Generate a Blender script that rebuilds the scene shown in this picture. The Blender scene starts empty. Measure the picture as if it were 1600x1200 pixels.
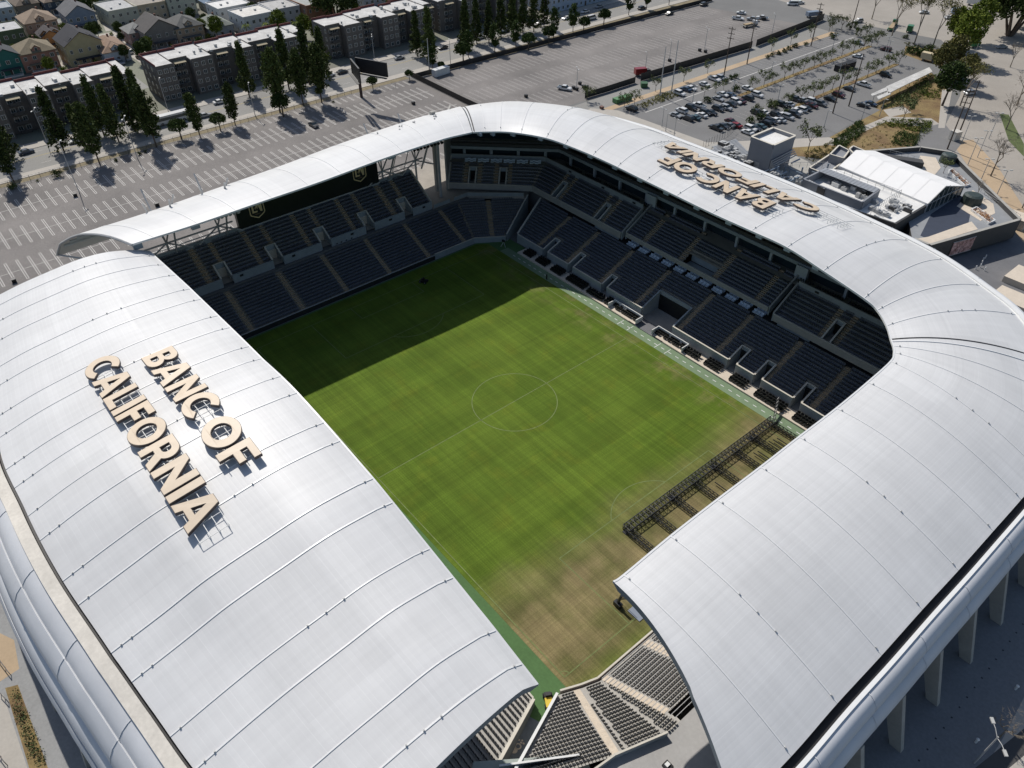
import bpy, bmesh, math, random
from mathutils import Vector, Matrix
from math import radians, sin, cos, tan, pi, sqrt, atan2, floor
random.seed(7)
SC = bpy.context.scene
COL = SC.collection
# ------------------------------------------------------------------ camera
CF = 1173.2655
CC = Vector((91.4521, -76.7026, 108.1584))
CR = ((0.64121900, 0.76735139, -0.00317043), (0.50060332, -0.42144150, -0.75616359), (-0.58157932, 0.48327933, -0.65437495))
cam_d = bpy.data.cameras.new("camera"); cam = bpy.data.objects.new("camera", cam_d); COL.objects.link(cam)
cam_d.sensor_width = 36.0; cam_d.lens = CF / 1600 * 36.0; cam_d.clip_start = 1.0; cam_d.clip_end = 6000
M = Matrix((CR[0], [-a for a in CR[1]], [-a for a in CR[2]])).transposed().to_4x4(); M.translation = CC
cam.matrix_world = M
SC.camera = cam
SC.render.resolution_x = 1024; SC.render.resolution_y = 768
# ------------------------------------------------------------------ sky and sun
SEL, SAZ = radians(47.0), radians(170.8)
SV = Vector((cos(SEL) * cos(SAZ), cos(SEL) * sin(SAZ), sin(SEL)))
w = bpy.data.worlds.new("World"); SC.world = w; w.use_nodes = True
wn = w.node_tree; bg = wn.nodes["Background"]
sky = wn.nodes.new("ShaderNodeTexSky"); sky.sky_type = 'NISHITA'; sky.sun_disc = False
sky.sun_elevation = SEL; sky.sun_rotation = atan2(SV.x, SV.y)
wn.links.new(sky.outputs[0], bg.inputs[0]); bg.inputs[1].default_value = 0.092
sl = bpy.data.lights.new("sun", 'SUN'); sl.energy = 4.1; sl.angle = radians(0.55); sl.color = (1.0, 0.955, 0.89)
so = bpy.data.objects.new("sun", sl); COL.objects.link(so)
so.rotation_euler = SV.to_track_quat('Z', 'Y').to_euler(); so.location = (0, 0, 200)
SC.view_settings.view_transform = 'Standard'; SC.view_settings.look = 'None'
SC.view_settings.exposure = 0.0; SC.view_settings.gamma = 1.0
E0 = 7.0   # street level; the pitch lies at 0

def ray(u, v):
    a, b = (u - 800) / CF, (v - 600) / CF
    return Vector([CR[0][i] * a + CR[1][i] * b + CR[2][i] for i in range(3)])
def at(u, v, z=E0):
    """surveyed point: where the sight line of a photo position meets the level z"""
    d = ray(u, v); t = (z - CC.z) / d.z
    return CC + d * t
def px(p):
    q = Vector(p) - CC; c = [sum(CR[i][j] * q[j] for j in range(3)) for i in range(3)]
    return 800 + CF * c[0] / c[2], 600 + CF * c[1] / c[2]
# ------------------------------------------------------------------ materials
MATS = {}
def mat(name, col, rough=0.8, var=0.0, scale=0.3, col2=None, bump=0.0, bscale=8.0, metal=0.0, spec=0.5, fine=0.0, emit=None, trans=0.0):
    if name in MATS: return MATS[name]
    m = bpy.data.materials.new(name); m.use_nodes = True; nt = m.node_tree; b = nt.nodes["Principled BSDF"]
    b.inputs["Base Color"].default_value = (*col, 1); b.inputs["Roughness"].default_value = rough
    b.inputs["Metallic"].default_value = metal; b.inputs["Specular IOR Level"].default_value = spec
    tc = nt.nodes.new("ShaderNodeTexCoord")
    if var > 0 or col2:
        n = nt.nodes.new("ShaderNodeTexNoise"); n.inputs["Scale"].default_value = scale; n.inputs["Detail"].default_value = 6; n.inputs["Roughness"].default_value = 0.65
        nt.links.new(tc.outputs["Object"], n.inputs["Vector"])
        r = nt.nodes.new("ShaderNodeValToRGB"); c2 = col2 or col
        lo = tuple(max(0, c * (1 - var)) for c in col); hi = tuple(min(1, c * (1 + var)) for c in c2)
        r.color_ramp.elements[0].position = 0.32; r.color_ramp.elements[0].color = (*lo, 1)
        r.color_ramp.elements[1].position = 0.68; r.color_ramp.elements[1].color = (*hi, 1)
        nt.links.new(n.outputs["Fac"], r.inputs["Fac"]); src = r.outputs["Color"]
        if fine > 0:
            n2 = nt.nodes.new("ShaderNodeTexNoise"); n2.inputs["Scale"].default_value = 2.3; n2.inputs["Detail"].default_value = 8
            nt.links.new(tc.outputs["Object"], n2.inputs["Vector"])
            mr = nt.nodes.new("ShaderNodeMapRange"); mr.inputs[1].default_value = 0.3; mr.inputs[2].default_value = 0.7
            mr.inputs[3].default_value = 1 - fine; mr.inputs[4].default_value = 1 + fine
            nt.links.new(n2.outputs["Fac"], mr.inputs[0])
            mx = nt.nodes.new("ShaderNodeVectorMath"); mx.operation = 'SCALE'
            nt.links.new(src, mx.inputs[0]); nt.links.new(mr.outputs[0], mx.inputs["Scale"]); src = mx.outputs[0]
        nt.links.new(src, b.inputs["Base Color"])
    if bump > 0:
        n3 = nt.nodes.new("ShaderNodeTexNoise"); n3.inputs["Scale"].default_value = bscale; n3.inputs["Detail"].default_value = 4
        nt.links.new(tc.outputs["Object"], n3.inputs["Vector"])
        bp = nt.nodes.new("ShaderNodeBump"); bp.inputs["Strength"].default_value = bump
        nt.links.new(n3.outputs["Fac"], bp.inputs["Height"]); nt.links.new(bp.outputs[0], b.inputs["Normal"])
    if emit:
        b.inputs["Emission Color"].default_value = (*emit, 1); b.inputs["Emission Strength"].default_value = 1.0
    MATS[name] = m
    return m
def tinted(name, col, rough=0.5, var=0.25, hue=None, spec=0.3):
    """foliage or fabric whose tone shifts from leaf clump to leaf clump and from plant to plant"""
    if name in MATS: return MATS[name]
    m = bpy.data.materials.new(name); m.use_nodes = True; nt = m.node_tree; b = nt.nodes["Principled BSDF"]
    b.inputs["Roughness"].default_value = rough; b.inputs["Specular IOR Level"].default_value = spec
    g = nt.nodes.new("ShaderNodeNewGeometry"); oi = nt.nodes.new("ShaderNodeObjectInfo")
    a = nt.nodes.new("ShaderNodeMath"); a.operation = 'ADD'
    nt.links.new(g.outputs["Random Per Island"], a.inputs[0])
    ms = nt.nodes.new("ShaderNodeMath"); ms.operation = 'MULTIPLY'; ms.inputs[1].default_value = 0.6
    nt.links.new(oi.outputs["Random"], ms.inputs[0]); nt.links.new(ms.outputs[0], a.inputs[1])
    r = nt.nodes.new("ShaderNodeValToRGB"); c2 = hue or col
    r.color_ramp.elements[0].position = 0.0; r.color_ramp.elements[0].color = (*[c * (1 - var) for c in col], 1)
    r.color_ramp.elements[1].position = 1.0; r.color_ramp.elements[1].color = (*[c * (1 + var) for c in c2], 1)
    dv = nt.nodes.new("ShaderNodeMath"); dv.operation = 'DIVIDE'; dv.inputs[1].default_value = 1.6
    nt.links.new(a.outputs[0], dv.inputs[0]); nt.links.new(dv.outputs[0], r.inputs["Fac"]); nt.links.new(r.outputs["Color"], b.inputs["Base Color"])
    MATS[name] = m
    return m
# ------------------------------------------------------------------ mesh builder
class MB:
    def __init__(s): s.v = []; s.f = []; s.m = []; s.uv = []
    def face(s, pts, mi=0, uv=None):
        n = len(s.v); s.v += [tuple(p) for p in pts]; s.f.append(list(range(n, n + len(pts)))); s.m.append(mi); s.uv.append(uv)
    def box(s, x0, x1, y0, y1, z0, z1, mi=0, bottom=True):
        n = len(s.v)
        s.v += [(x0, y0, z0), (x1, y0, z0), (x1, y1, z0), (x0, y1, z0), (x0, y0, z1), (x1, y0, z1), (x1, y1, z1), (x0, y1, z1)]
        fs = [(4, 5, 6, 7), (0, 1, 5, 4), (1, 2, 6, 5), (2, 3, 7, 6), (3, 0, 4, 7)] + ([(3, 2, 1, 0)] if bottom else [])
        for f in fs: s.f.append([n + i for i in f]); s.m.append(mi); s.uv.append(None)
    def hexa(s, P, mi=0):
        """8 corners: bottom ring of 4 then top ring of 4"""
        n = len(s.v); s.v += [tuple(p) for p in P]
        for f in [(4, 5, 6, 7), (0, 1, 5, 4), (1, 2, 6, 5), (2, 3, 7, 6), (3, 0, 4, 7), (3, 2, 1, 0)]:
            s.f.append([n + i for i in f]); s.m.append(mi); s.uv.append(None)
    def obox(s, c, ax, L, W, z0, z1, mi=0):
        """box on a plan centre c, long axis direction ax (2D)"""
        a = Vector((ax[0], ax[1])).normalized(); b = Vector((-a.y, a.x)); c = Vector((c[0], c[1]))
        q = [c - a * L / 2 - b * W / 2, c + a * L / 2 - b * W / 2, c + a * L / 2 + b * W / 2, c - a * L / 2 + b * W / 2]
        s.hexa([(p.x, p.y, z0) for p in q] + [(p.x, p.y, z1) for p in q], mi)
    def prism(s, poly, z0, z1, mi=0, top_mi=None, bottom=False):
        n = len(poly); a = sum(poly[i][0] * poly[(i + 1) % n][1] - poly[(i + 1) % n][0] * poly[i][1] for i in range(n))
        P = list(poly) if a > 0 else list(reversed(poly))
        s.face([(p[0], p[1], z1) for p in P], mi if top_mi is None else top_mi)
        if bottom: s.face([(p[0], p[1], z0) for p in reversed(P)], mi)
        for i in range(n):
            p, q = P[i], P[(i + 1) % n]
            s.face([(p[0], p[1], z0), (q[0], q[1], z0), (q[0], q[1], z1), (p[0], p[1], z1)], mi)
    def tube(s, p, q, r, mi=0, n=6, r2=None):
        p, q = Vector(p), Vector(q); d = (q - p).normalized(); r2 = r if r2 is None else r2
        u = d.orthogonal().normalized(); v_ = d.cross(u); k = len(s.v)
        for c, rr in ((p, r), (q, r2)):
            for i in range(n):
                a = 2 * pi * i / n; s.v.append(tuple(c + (u * cos(a) + v_ * sin(a)) * rr))
        for i in range(n):
            j = (i + 1) % n; s.f.append([k + i, k + j, k + n + j, k + n + i]); s.m.append(mi); s.uv.append(None)
        s.f.append([k + i for i in reversed(range(n))]); s.m.append(mi); s.uv.append(None)
        s.f.append([k + n + i for i in range(n)]); s.m.append(mi); s.uv.append(None)
    def strip(s, A, B, mi=0, uv=None, flip=False):
        """quads between two equally long polylines"""
        for i in range(len(A) - 1):
            q = [A[i], A[i + 1], B[i + 1], B[i]]
            s.face(q[::-1] if flip else q, mi, uv)
    def wallstrip(s, pts, h0, h1, th, mi=0, cap=None):
        """standing wall along 3D points (their z is the foot), height h0..h1, thickness th"""
        for i in range(len(pts) - 1):
            p, q = Vector(pts[i]), Vector(pts[i + 1]); d = Vector((q.x - p.x, q.y - p.y))
            if d.length < 1e-6: continue
            d.normalize(); n = Vector((-d.y, d.x, 0)) * th / 2; Z = Vector((0, 0, 1))
            s.hexa([p - n + Z * h0, q - n + Z * h0, q + n + Z * h0, p + n + Z * h0, p - n + Z * h1, q - n + Z * h1, q + n + Z * h1, p + n + Z * h1], mi)
            if cap is not None:
                n2 = n * 1.3
                s.hexa([p - n2 + Z * (h1 + .003), q - n2 + Z * (h1 + .003), q + n2 + Z * (h1 + .003), p + n2 + Z * (h1 + .003), p - n2 + Z * (h1 + .1), q - n2 + Z * (h1 + .1), q + n2 + Z * (h1 + .1), p + n2 + Z * (h1 + .1)], cap)
    def add(s, o, T=None):
        n = len(s.v); s.v += [tuple(T @ Vector(p)) if T else p for p in o.v]
        s.f += [[n + i for i in f] for f in o.f]; s.m += o.m; s.uv += o.uv
    def mesh(s, name, mats, smooth=False):
        me = bpy.data.meshes.new(name); me.from_pydata(s.v, [], s.f)
        for m in (mats if isinstance(mats, (list, tuple)) else [mats]): me.materials.append(m)
        me.polygons.foreach_set("material_index", s.m)
        if any(u is not None for u in s.uv):
            L = me.uv_layers.new(name="UVMap"); k = 0; d = []
            for f, u in zip(s.f, s.uv):
                for i in range(len(f)): d += list(u[i]) if u else [0, 0]
            L.data.foreach_set("uv", d)
        if smooth: me.polygons.foreach_set("use_smooth", [True] * len(me.polygons))
        me.update(); return me
    def build(s, name, mats, parent=None, loc=None, smooth=False):
        return link(name, s.mesh(name, mats, smooth), parent, loc)
def link(name, me, parent=None, loc=None, rz=0.0):
    o = bpy.data.objects.new(name, me); COL.objects.link(o)
    if parent: o.parent = parent
    if loc is not None: o.location = loc
    if rz: o.rotation_euler.z = rz
    return o
def tag(o, label=None, cat=None, group=None, kind=None):
    if label: o["label"] = label
    if cat: o["category"] = cat
    if group: o["group"] = group
    if kind: o["kind"] = kind
    return o
def empty(name, loc=(0, 0, 0), rz=0.0, label=None, cat=None, group=None):
    o = link(name, None, None, loc, rz); o.empty_display_size = 0.5
    return tag(o, label, cat, group)
KIDS = {}
def kids(o):
    return [c for c in bpy.data.objects if c.parent == o]
def proto_tree(o):
    return [(c, [(g, []) for g in kids(c)]) for c in kids(o)]
def dup(root, tree, loc, rz=0.0, sc=None):
    r = root.copy(); COL.objects.link(r); r.location = loc; r.rotation_euler.z = rz
    if sc: r.scale = sc
    for c, gs in tree:
        d = c.copy(); COL.objects.link(d); d.parent = r
        for g, _ in gs:
            e = g.copy(); COL.objects.link(e); e.parent = d
    return r
def xform(T, pts): return [T @ Vector(p) for p in pts]
def lerp(a, b, t): return a + (b - a) * t
def table(xs, ys, x):
    """smooth (Catmull-Rom) interpolation of a table"""
    if x <= xs[0]: i = 0
    elif x >= xs[-1]: i = len(xs) - 2
    else:
        i = 0
        while xs[i + 1] < x: i += 1
    t = (x - xs[i]) / (xs[i + 1] - xs[i]); t = max(-0.2, min(1.2, t))
    p1, p2 = ys[i], ys[i + 1]
    p0 = ys[i - 1] if i > 0 else 2 * p1 - p2
    p3 = ys[i + 2] if i + 2 < len(ys) else 2 * p2 - p1
    return 0.5 * ((2 * p1) + (-p0 + p2) * t + (2 * p0 - 5 * p1 + 4 * p2 - p3) * t * t + (-p0 + 3 * p1 - 3 * p2 + p3) * t ** 3)
# ================================================================== ground
m_asph = mat("asphalt", (.16, .158, .152), .9, .12, .05, fine=.08)
m_lot = mat("car park asphalt", (.170, .157, .147), .9, .17, .045, col2=(.20, .184, .171), fine=.15)
m_street = mat("street asphalt", (.255, .248, .23), .9, .08, .05, fine=.07)
m_eastlot = mat("east car park asphalt", (.175, .172, .168), .9, .10, .06, fine=.07)
m_walk = mat("pavement concrete", (.40, .37, .325), .85, .06, .2, fine=.05)
m_tan = mat("tan footpath", (.43, .32, .205), .85, .08, .1, fine=.06)
m_verge = mat("dry verge", (.20, .165, .10), .95, .25, .4, fine=.2)
m_mulch = mat("bark mulch", (.22, .13, .062), .95, .35, .12, col2=(.20, .15, .06), fine=.25)
m_croad = mat("pale concrete road", (.33, .30, .26), .9, .10, .06, fine=.08)
m_plaza = mat("grey plaza paving", (.27, .27, .265), .85, .08, .3, fine=.08)
m_conc = mat("concrete", (.36, .345, .31), .8, .10, .4, fine=.06)
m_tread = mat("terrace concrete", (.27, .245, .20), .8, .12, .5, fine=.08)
m_lconc = mat("pale concrete", (.60, .52, .42), .8, .06, .4, fine=.05)
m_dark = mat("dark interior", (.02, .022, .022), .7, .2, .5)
m_black = mat("black paint", (.012, .012, .013), .5)
m_white = mat("white paint", (.72, .72, .70), .5, .04, .5)
m_line = mat("worn white line paint", (.60, .58, .54), .8, .15, .7)
m_faint = mat("faded line paint", (.36, .34, .32), .85, .1, .7)
m_steel = mat("grey painted steel", (.42, .42, .41), .45, .05, .8)
m_dgrey = mat("dark grey cladding", (.06, .058, .056), .6, .15, .3)
m_glass = mat("dark glass", (.03, .045, .05), .12, spec=.6)
HX0, HX1, HY0, HY1 = -70.0, 74.0, -57.5, 57.5
def sheet(name, poly, z, m, parent=None, kind='structure', label=None):
    b = MB(); n = len(poly); a = sum(poly[i][0] * poly[(i + 1) % n][1] - poly[(i + 1) % n][0] * poly[i][1] for i in range(n))
    P = poly if a > 0 else poly[::-1]
    b.face([(p[0], p[1], z) for p in P]); o = b.build(name, m, parent)
    if parent is None: tag(o, kind=kind, label=label)
    return o
def A2(*uv, z=E0): return [tuple(at(u, v, z)[:2]) for u, v in uv]
g = MB(); B_ = 2500
o_ = [(-B_, -B_), (B_, -B_), (B_, B_), (-B_, B_)]; i_ = [(HX0, HY0), (HX1, HY0), (HX1, HY1), (HX0, HY1)]
for k in range(4):
    j = (k + 1) % 4
    g.face([(*o_[k], E0), (*o_[j], E0), (*i_[j], E0), (*i_[k], E0)])
for k in range(4):   # the retaining sides of the sunken bowl
    j = (k + 1) % 4
    g.face([(*i_[k], E0), (*i_[j], E0), (*i_[j], -.05), (*i_[k], -.05)])
g.face([(*p, -.05) for p in i_])
tag(g.build("ground", m_asph), kind='structure')
# ------------------------------------------------------------------ pitch
def grass_mat():
    m = bpy.data.materials.new("mown pitch grass"); m.use_nodes = True; nt = m.node_tree; N = nt.nodes; Lk = nt.links; b = N["Principled BSDF"]
    b.inputs["Roughness"].default_value = .95; b.inputs["Specular IOR Level"].default_value = .15
    tc = N.new("ShaderNodeTexCoord"); sp = N.new("ShaderNodeSeparateXYZ"); Lk.new(tc.outputs["Object"], sp.inputs[0])
    def noise(scale, det=4, vec=None, rough=.6):
        n = N.new("ShaderNodeTexNoise"); n.inputs["Scale"].default_value = scale; n.inputs["Detail"].default_value = det; n.inputs["Roughness"].default_value = rough
        Lk.new(vec or tc.outputs["Object"], n.inputs["Vector"]); return n.outputs["Fac"]
    def mapv(sx, sy):
        n = N.new("ShaderNodeMapping"); n.inputs["Scale"].default_value = (sx, sy, 1); Lk.new(tc.outputs["Object"], n.inputs["Vector"]); return n.outputs[0]
    def mr(x, a, b_, c, d):
        n = N.new("ShaderNodeMapRange"); Lk.new(x, n.inputs[0])
        for i, q in enumerate((a, b_, c, d)): n.inputs[i + 1].default_value = q
        n.interpolation_type = 'SMOOTHSTEP'; return n.outputs[0]
    def math_(op, x, y=None):
        n = N.new("ShaderNodeMath"); n.operation = op
        for i, q in enumerate((x, y)):
            if q is None: continue
            if isinstance(q, (int, float)): n.inputs[i].default_value = q
            else: Lk.new(q, n.inputs[i])
        return n.outputs[0]
    def mix(f, a, b_):
        n = N.new("ShaderNodeMix"); n.data_type = 'RGBA'; Lk.new(f, n.inputs[0])
        for i, q in ((6, a), (7, b_)):
            if isinstance(q, tuple): n.inputs[i].default_value = (*q, 1)
            else: Lk.new(q, n.inputs[i])
        return n.outputs[2]
    green = mix(mr(noise(.055, 6), .35, .65, 0, 1), (.078, .125, .014), (.100, .150, .018))
    green = mix(mr(noise(.16, 5), .50, .72, 0, .38), green, (.145, .165, .018))
    brown = mix(mr(noise(.12, 7), .35, .65, 0, 1), (.125, .118, .045), (.215, .172, .085))
    # worn ground before the near goal, and thin bands along the far touchline
    edge = math_('ADD', math_('ADD', sp.outputs[0], math_('MULTIPLY', math_('ABSOLUTE', sp.outputs[1]), .07)), math_('MULTIPLY', math_('SUBTRACT', noise(.05, 5), .5), 14))
    wear = mr(edge, 31, 43, 0, .97)
    greenback = mr(sp.outputs[0], 52.5, 56, 0, .5)
    wear = math_('MULTIPLY', wear, math_('SUBTRACT', 1, greenback))
    tl = math_('MULTIPLY', mr(sp.outputs[1], 27, 34, 0, .55), mr(noise(.22, 5), .45, .65, 0, 1))
    wear = math_('MAXIMUM', wear, tl)
    c = mix(wear, green, brown)
    for sx, sy, amt in ((.02, .5, .22), (.5, .02, .10), (.012, 4.6, .22), (4.6, .012, .18)):
        n = noise(1.0, 3, mapv(sx, sy), .7)
        s = mr(n, .35, .7, 1 - amt * .42, 1 + amt * .75)
        v = N.new("ShaderNodeVectorMath"); v.operation = 'SCALE'; Lk.new(c, v.inputs[0]); Lk.new(s, v.inputs["Scale"]); c = v.outputs[0]
    # broad mowing bands across the pitch
    bands = math_('SINE', math_('MULTIPLY', sp.outputs[0], 2 * pi / 11.0)); s = mr(bands, -.3, .3, .955, 1.05)
    v = N.new("ShaderNodeVectorMath"); v.operation = 'SCALE'; Lk.new(c, v.inputs[0]); Lk.new(s, v.inputs["Scale"]); c = v.outputs[0]
    n = noise(5.0, 6); s = mr(n, .3, .7, .86, 1.14)
    v = N.new("ShaderNodeVectorMath"); v.operation = 'SCALE'; Lk.new(c, v.inputs[0]); Lk.new(s, v.inputs["Scale"]); c = v.outputs[0]
    Lk.new(c, b.inputs["Base Color"]); return m
tag(sheet("pitch_surround", [(-57.6, -44), (62, -44), (62, 43), (-57.6, 43)], -.008, mat("green artificial turf", (.075, .155, .050), .9, .10, .2, fine=.08)), kind='structure')
tag(sheet("touchline_strip", [(-50, 36.7), (56.2, 36.7), (56.2, 39.55), (-50, 39.55)], .004, mat("sunlit green artificial turf", (.175, .245, .145), .9, .08, .15, fine=.06)), kind='structure')  # same turf as the surround; the sun's paling is put into its colour
pitch = tag(sheet("pitch", [(-57, -35.2), (56.1, -35.2), (56.1, 36.7), (-55, 36.7), (-57, 34)], 0.0, grass_mat()), kind='structure')
ml = mat("worn pitch line chalk", (.15, .19, .065), .9, .3, .8)
LX, LY = 52.6, 34.3
def seg(b, x0, y0, x1, y1, wd=.16, z=.008, mi=0):
    d = Vector((x1 - x0, y1 - y0)); n = Vector((-d.y, d.x)).normalized() * wd / 2
    b.face([(x0 - n.x, y0 - n.y, z), (x1 - n.x, y1 - n.y, z), (x1 + n.x, y1 + n.y, z), (x0 + n.x, y0 + n.y, z)], mi)
def ring(b, cx, cy, r, a0, a1, wd=.16, z=.008, n=64):
    for i in range(n):
        a, c = radians(lerp(a0, a1, i / n)), radians(lerp(a0, a1, (i + 1) / n))
        b.face([(cx + cos(a) * (r - wd / 2), cy + sin(a) * (r - wd / 2), z), (cx + cos(a) * (r + wd / 2), cy + sin(a) * (r + wd / 2), z),
                (cx + cos(c) * (r + wd / 2), cy + sin(c) * (r + wd / 2), z), (cx + cos(c) * (r - wd / 2), cy + sin(c) * (r - wd / 2), z)])
b = MB()
for q in ((-LX, -LY, LX, -LY), (LX, -LY, LX, LY), (LX, LY, -LX, LY), (-LX, LY, -LX, -LY), (0, -LY, 0, LY)): seg(b, *q)
for s in (-1, 1):
    seg(b, s * LX, -20.16, s * (LX - 16.5), -20.16); seg(b, s * (LX - 16.5), -20.16, s * (LX - 16.5), 20.16); seg(b, s * (LX - 16.5), 20.16, s * LX, 20.16)
    seg(b, s * LX, -9.16, s * (LX - 5.5), -9.16); seg(b, s * (LX - 5.5), -9.16, s * (LX - 5.5), 9.16); seg(b, s * (LX - 5.5), 9.16, s * LX, 9.16)
    a = 53.05; ring(b, s * (LX - 11), 0, 9.15, 180 - a if s > 0 else -a, 180 + a if s > 0 else a, n=32)
    for t in (-1, 1):
        a0 = {(1, 1): 180, (1, -1): 90, (-1, 1): 270, (-1, -1): 0}[(s, t)]; ring(b, s * LX, t * LY, 1.0, a0, a0 + 90, .13, n=8)
ring(b, 0, 0, 9.15, 0, 360, .17, n=96)
tag(b.build("pitch_markings", ml), kind='structure')
b = MB(); x = -46
while x < 56:
    b.face([(x, 38.0, .012), (x + .95, 38.0, .012), (x + .95, 38.16, .012), (x, 38.16, .012)]); x += 2.15
for x in (-5.4, -2.2, 6.6, 9.6): b.face([(x, 36.9, .012), (x + .14, 36.9, .012), (x + .14, 39.2, .012), (x, 39.2, .012)])
tag(b.build("strip_markings", m_white), kind='structure')
# ================================================================== roofs
def roof_mat():
    m = bpy.data.materials.new("white roof membrane"); m.use_nodes = True; nt = m.node_tree; N = nt.nodes; Lk = nt.links; b = N["Principled BSDF"]
    b.inputs["Roughness"].default_value = .42; b.inputs["Specular IOR Level"].default_value = .30
    uv = N.new("ShaderNodeUVMap"); uv.uv_map = "UVMap"; sp = N.new("ShaderNodeSeparateXYZ"); Lk.new(uv.outputs[0], sp.inputs[0])
    def M_(op, x, y=None):
        n = N.new("ShaderNodeMath"); n.operation = op
        for i, q in enumerate((x, y)):
            if q is None: continue
            if isinstance(q, (int, float)): n.inputs[i].default_value = q
            else: Lk.new(q, n.inputs[i])
        return n.outputs[0]
    def mr(x, a, b_, c, d):
        n = N.new("ShaderNodeMapRange"); Lk.new(x, n.inputs[0])
        for i, q in enumerate((a, b_, c, d)): n.inputs[i + 1].default_value = q
        return n.outputs[0]
    vv = M_('MULTIPLY', sp.outputs[1], 1.55); fl = M_('FLOOR', vv); fr = M_('FRACT', vv)
    wn_ = N.new("ShaderNodeTexWhiteNoise"); wn_.noise_dimensions = '1D'; Lk.new(fl, wn_.inputs["W"])
    tone = mr(wn_.outputs["Value"], 0, 1, .975, 1.02)
    cv = N.new("ShaderNodeCombineXYZ"); Lk.new(M_('FLOOR', M_('DIVIDE', sp.outputs[0], 12.85)), cv.inputs[0]); Lk.new(M_('FLOOR', M_('DIVIDE', sp.outputs[1], 12.4)), cv.inputs[1])
    w2 = N.new("ShaderNodeTexWhiteNoise"); w2.noise_dimensions = '3D'; Lk.new(cv.outputs[0], w2.inputs["Vector"])
    tone = M_('MULTIPLY', tone, mr(w2.outputs["Value"], 0, 1, .935, 1.02))
    tc = N.new("ShaderNodeTexCoord"); n1 = N.new("ShaderNodeTexNoise"); n1.inputs["Scale"].default_value = .12; n1.inputs["Detail"].default_value = 6; Lk.new(tc.outputs["Object"], n1.inputs[0])
    tone = M_('MULTIPLY', tone, mr(n1.outputs["Fac"], 0.3, .7, .94, 1.03))
    seam = M_('GREATER_THAN', M_('ABSOLUTE', M_('SUBTRACT', fr, .5)), .43)
    mp = N.new("ShaderNodeMapping"); mp.inputs["Scale"].default_value = (.09, 1.4, 1); Lk.new(uv.outputs[0], mp.inputs[0])
    n2 = N.new("ShaderNodeTexNoise"); n2.inputs["Scale"].default_value = 1.0; n2.inputs["Detail"].default_value = 3; Lk.new(mp.outputs[0], n2.inputs[0])
    tone = M_('MULTIPLY', tone, M_('ADD', 1, M_('MULTIPLY', seam, mr(n2.outputs["Fac"], .35, .65, -.02, .075))))
    mp2 = N.new("ShaderNodeMapping"); mp2.inputs["Scale"].default_value = (1.1, .05, 1); Lk.new(uv.outputs[0], mp2.inputs[0])
    n4 = N.new("ShaderNodeTexNoise"); n4.inputs["Scale"].default_value = 1.0; n4.inputs["Detail"].default_value = 5; Lk.new(mp2.outputs[0], n4.inputs[0])
    tone = M_('MULTIPLY', tone, mr(n4.outputs["Fac"], .3, .7, .955, 1.02))
    v = N.new("ShaderNodeVectorMath"); v.operation = 'SCALE'; v.inputs[0].default_value = (.675, .672, .662); Lk.new(tone, v.inputs["Scale"]); Lk.new(v.outputs[0], b.inputs["Base Color"])
    rib = M_('POWER', M_('ABSOLUTE', M_('SINE', M_('MULTIPLY', vv, pi))), .5)
    h = M_('ADD', M_('MULTIPLY', rib, .022), M_('MULTIPLY', n2.outputs["Fac"], .045))
    bp = N.new("ShaderNodeBump"); bp.inputs["Strength"].default_value = .14; bp.inputs["Distance"].default_value = 1.0; Lk.new(h, bp.inputs["Height"]); Lk.new(bp.outputs[0], b.inputs["Normal"])
    return m
m_roof = roof_mat()
m_rib = mat("white rib cap", (.70, .70, .69), .35)
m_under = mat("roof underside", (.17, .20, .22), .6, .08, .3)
m_clad = mat("blue grey curved cladding", (.60, .61, .625), .5, .07, .15, spec=.35)
m_par = mat("cream parapet", (.60, .56, .49), .7, .10, .3, fine=.08)
m_gut = mat("black gutter", (.012, .012, .014), .6)
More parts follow.
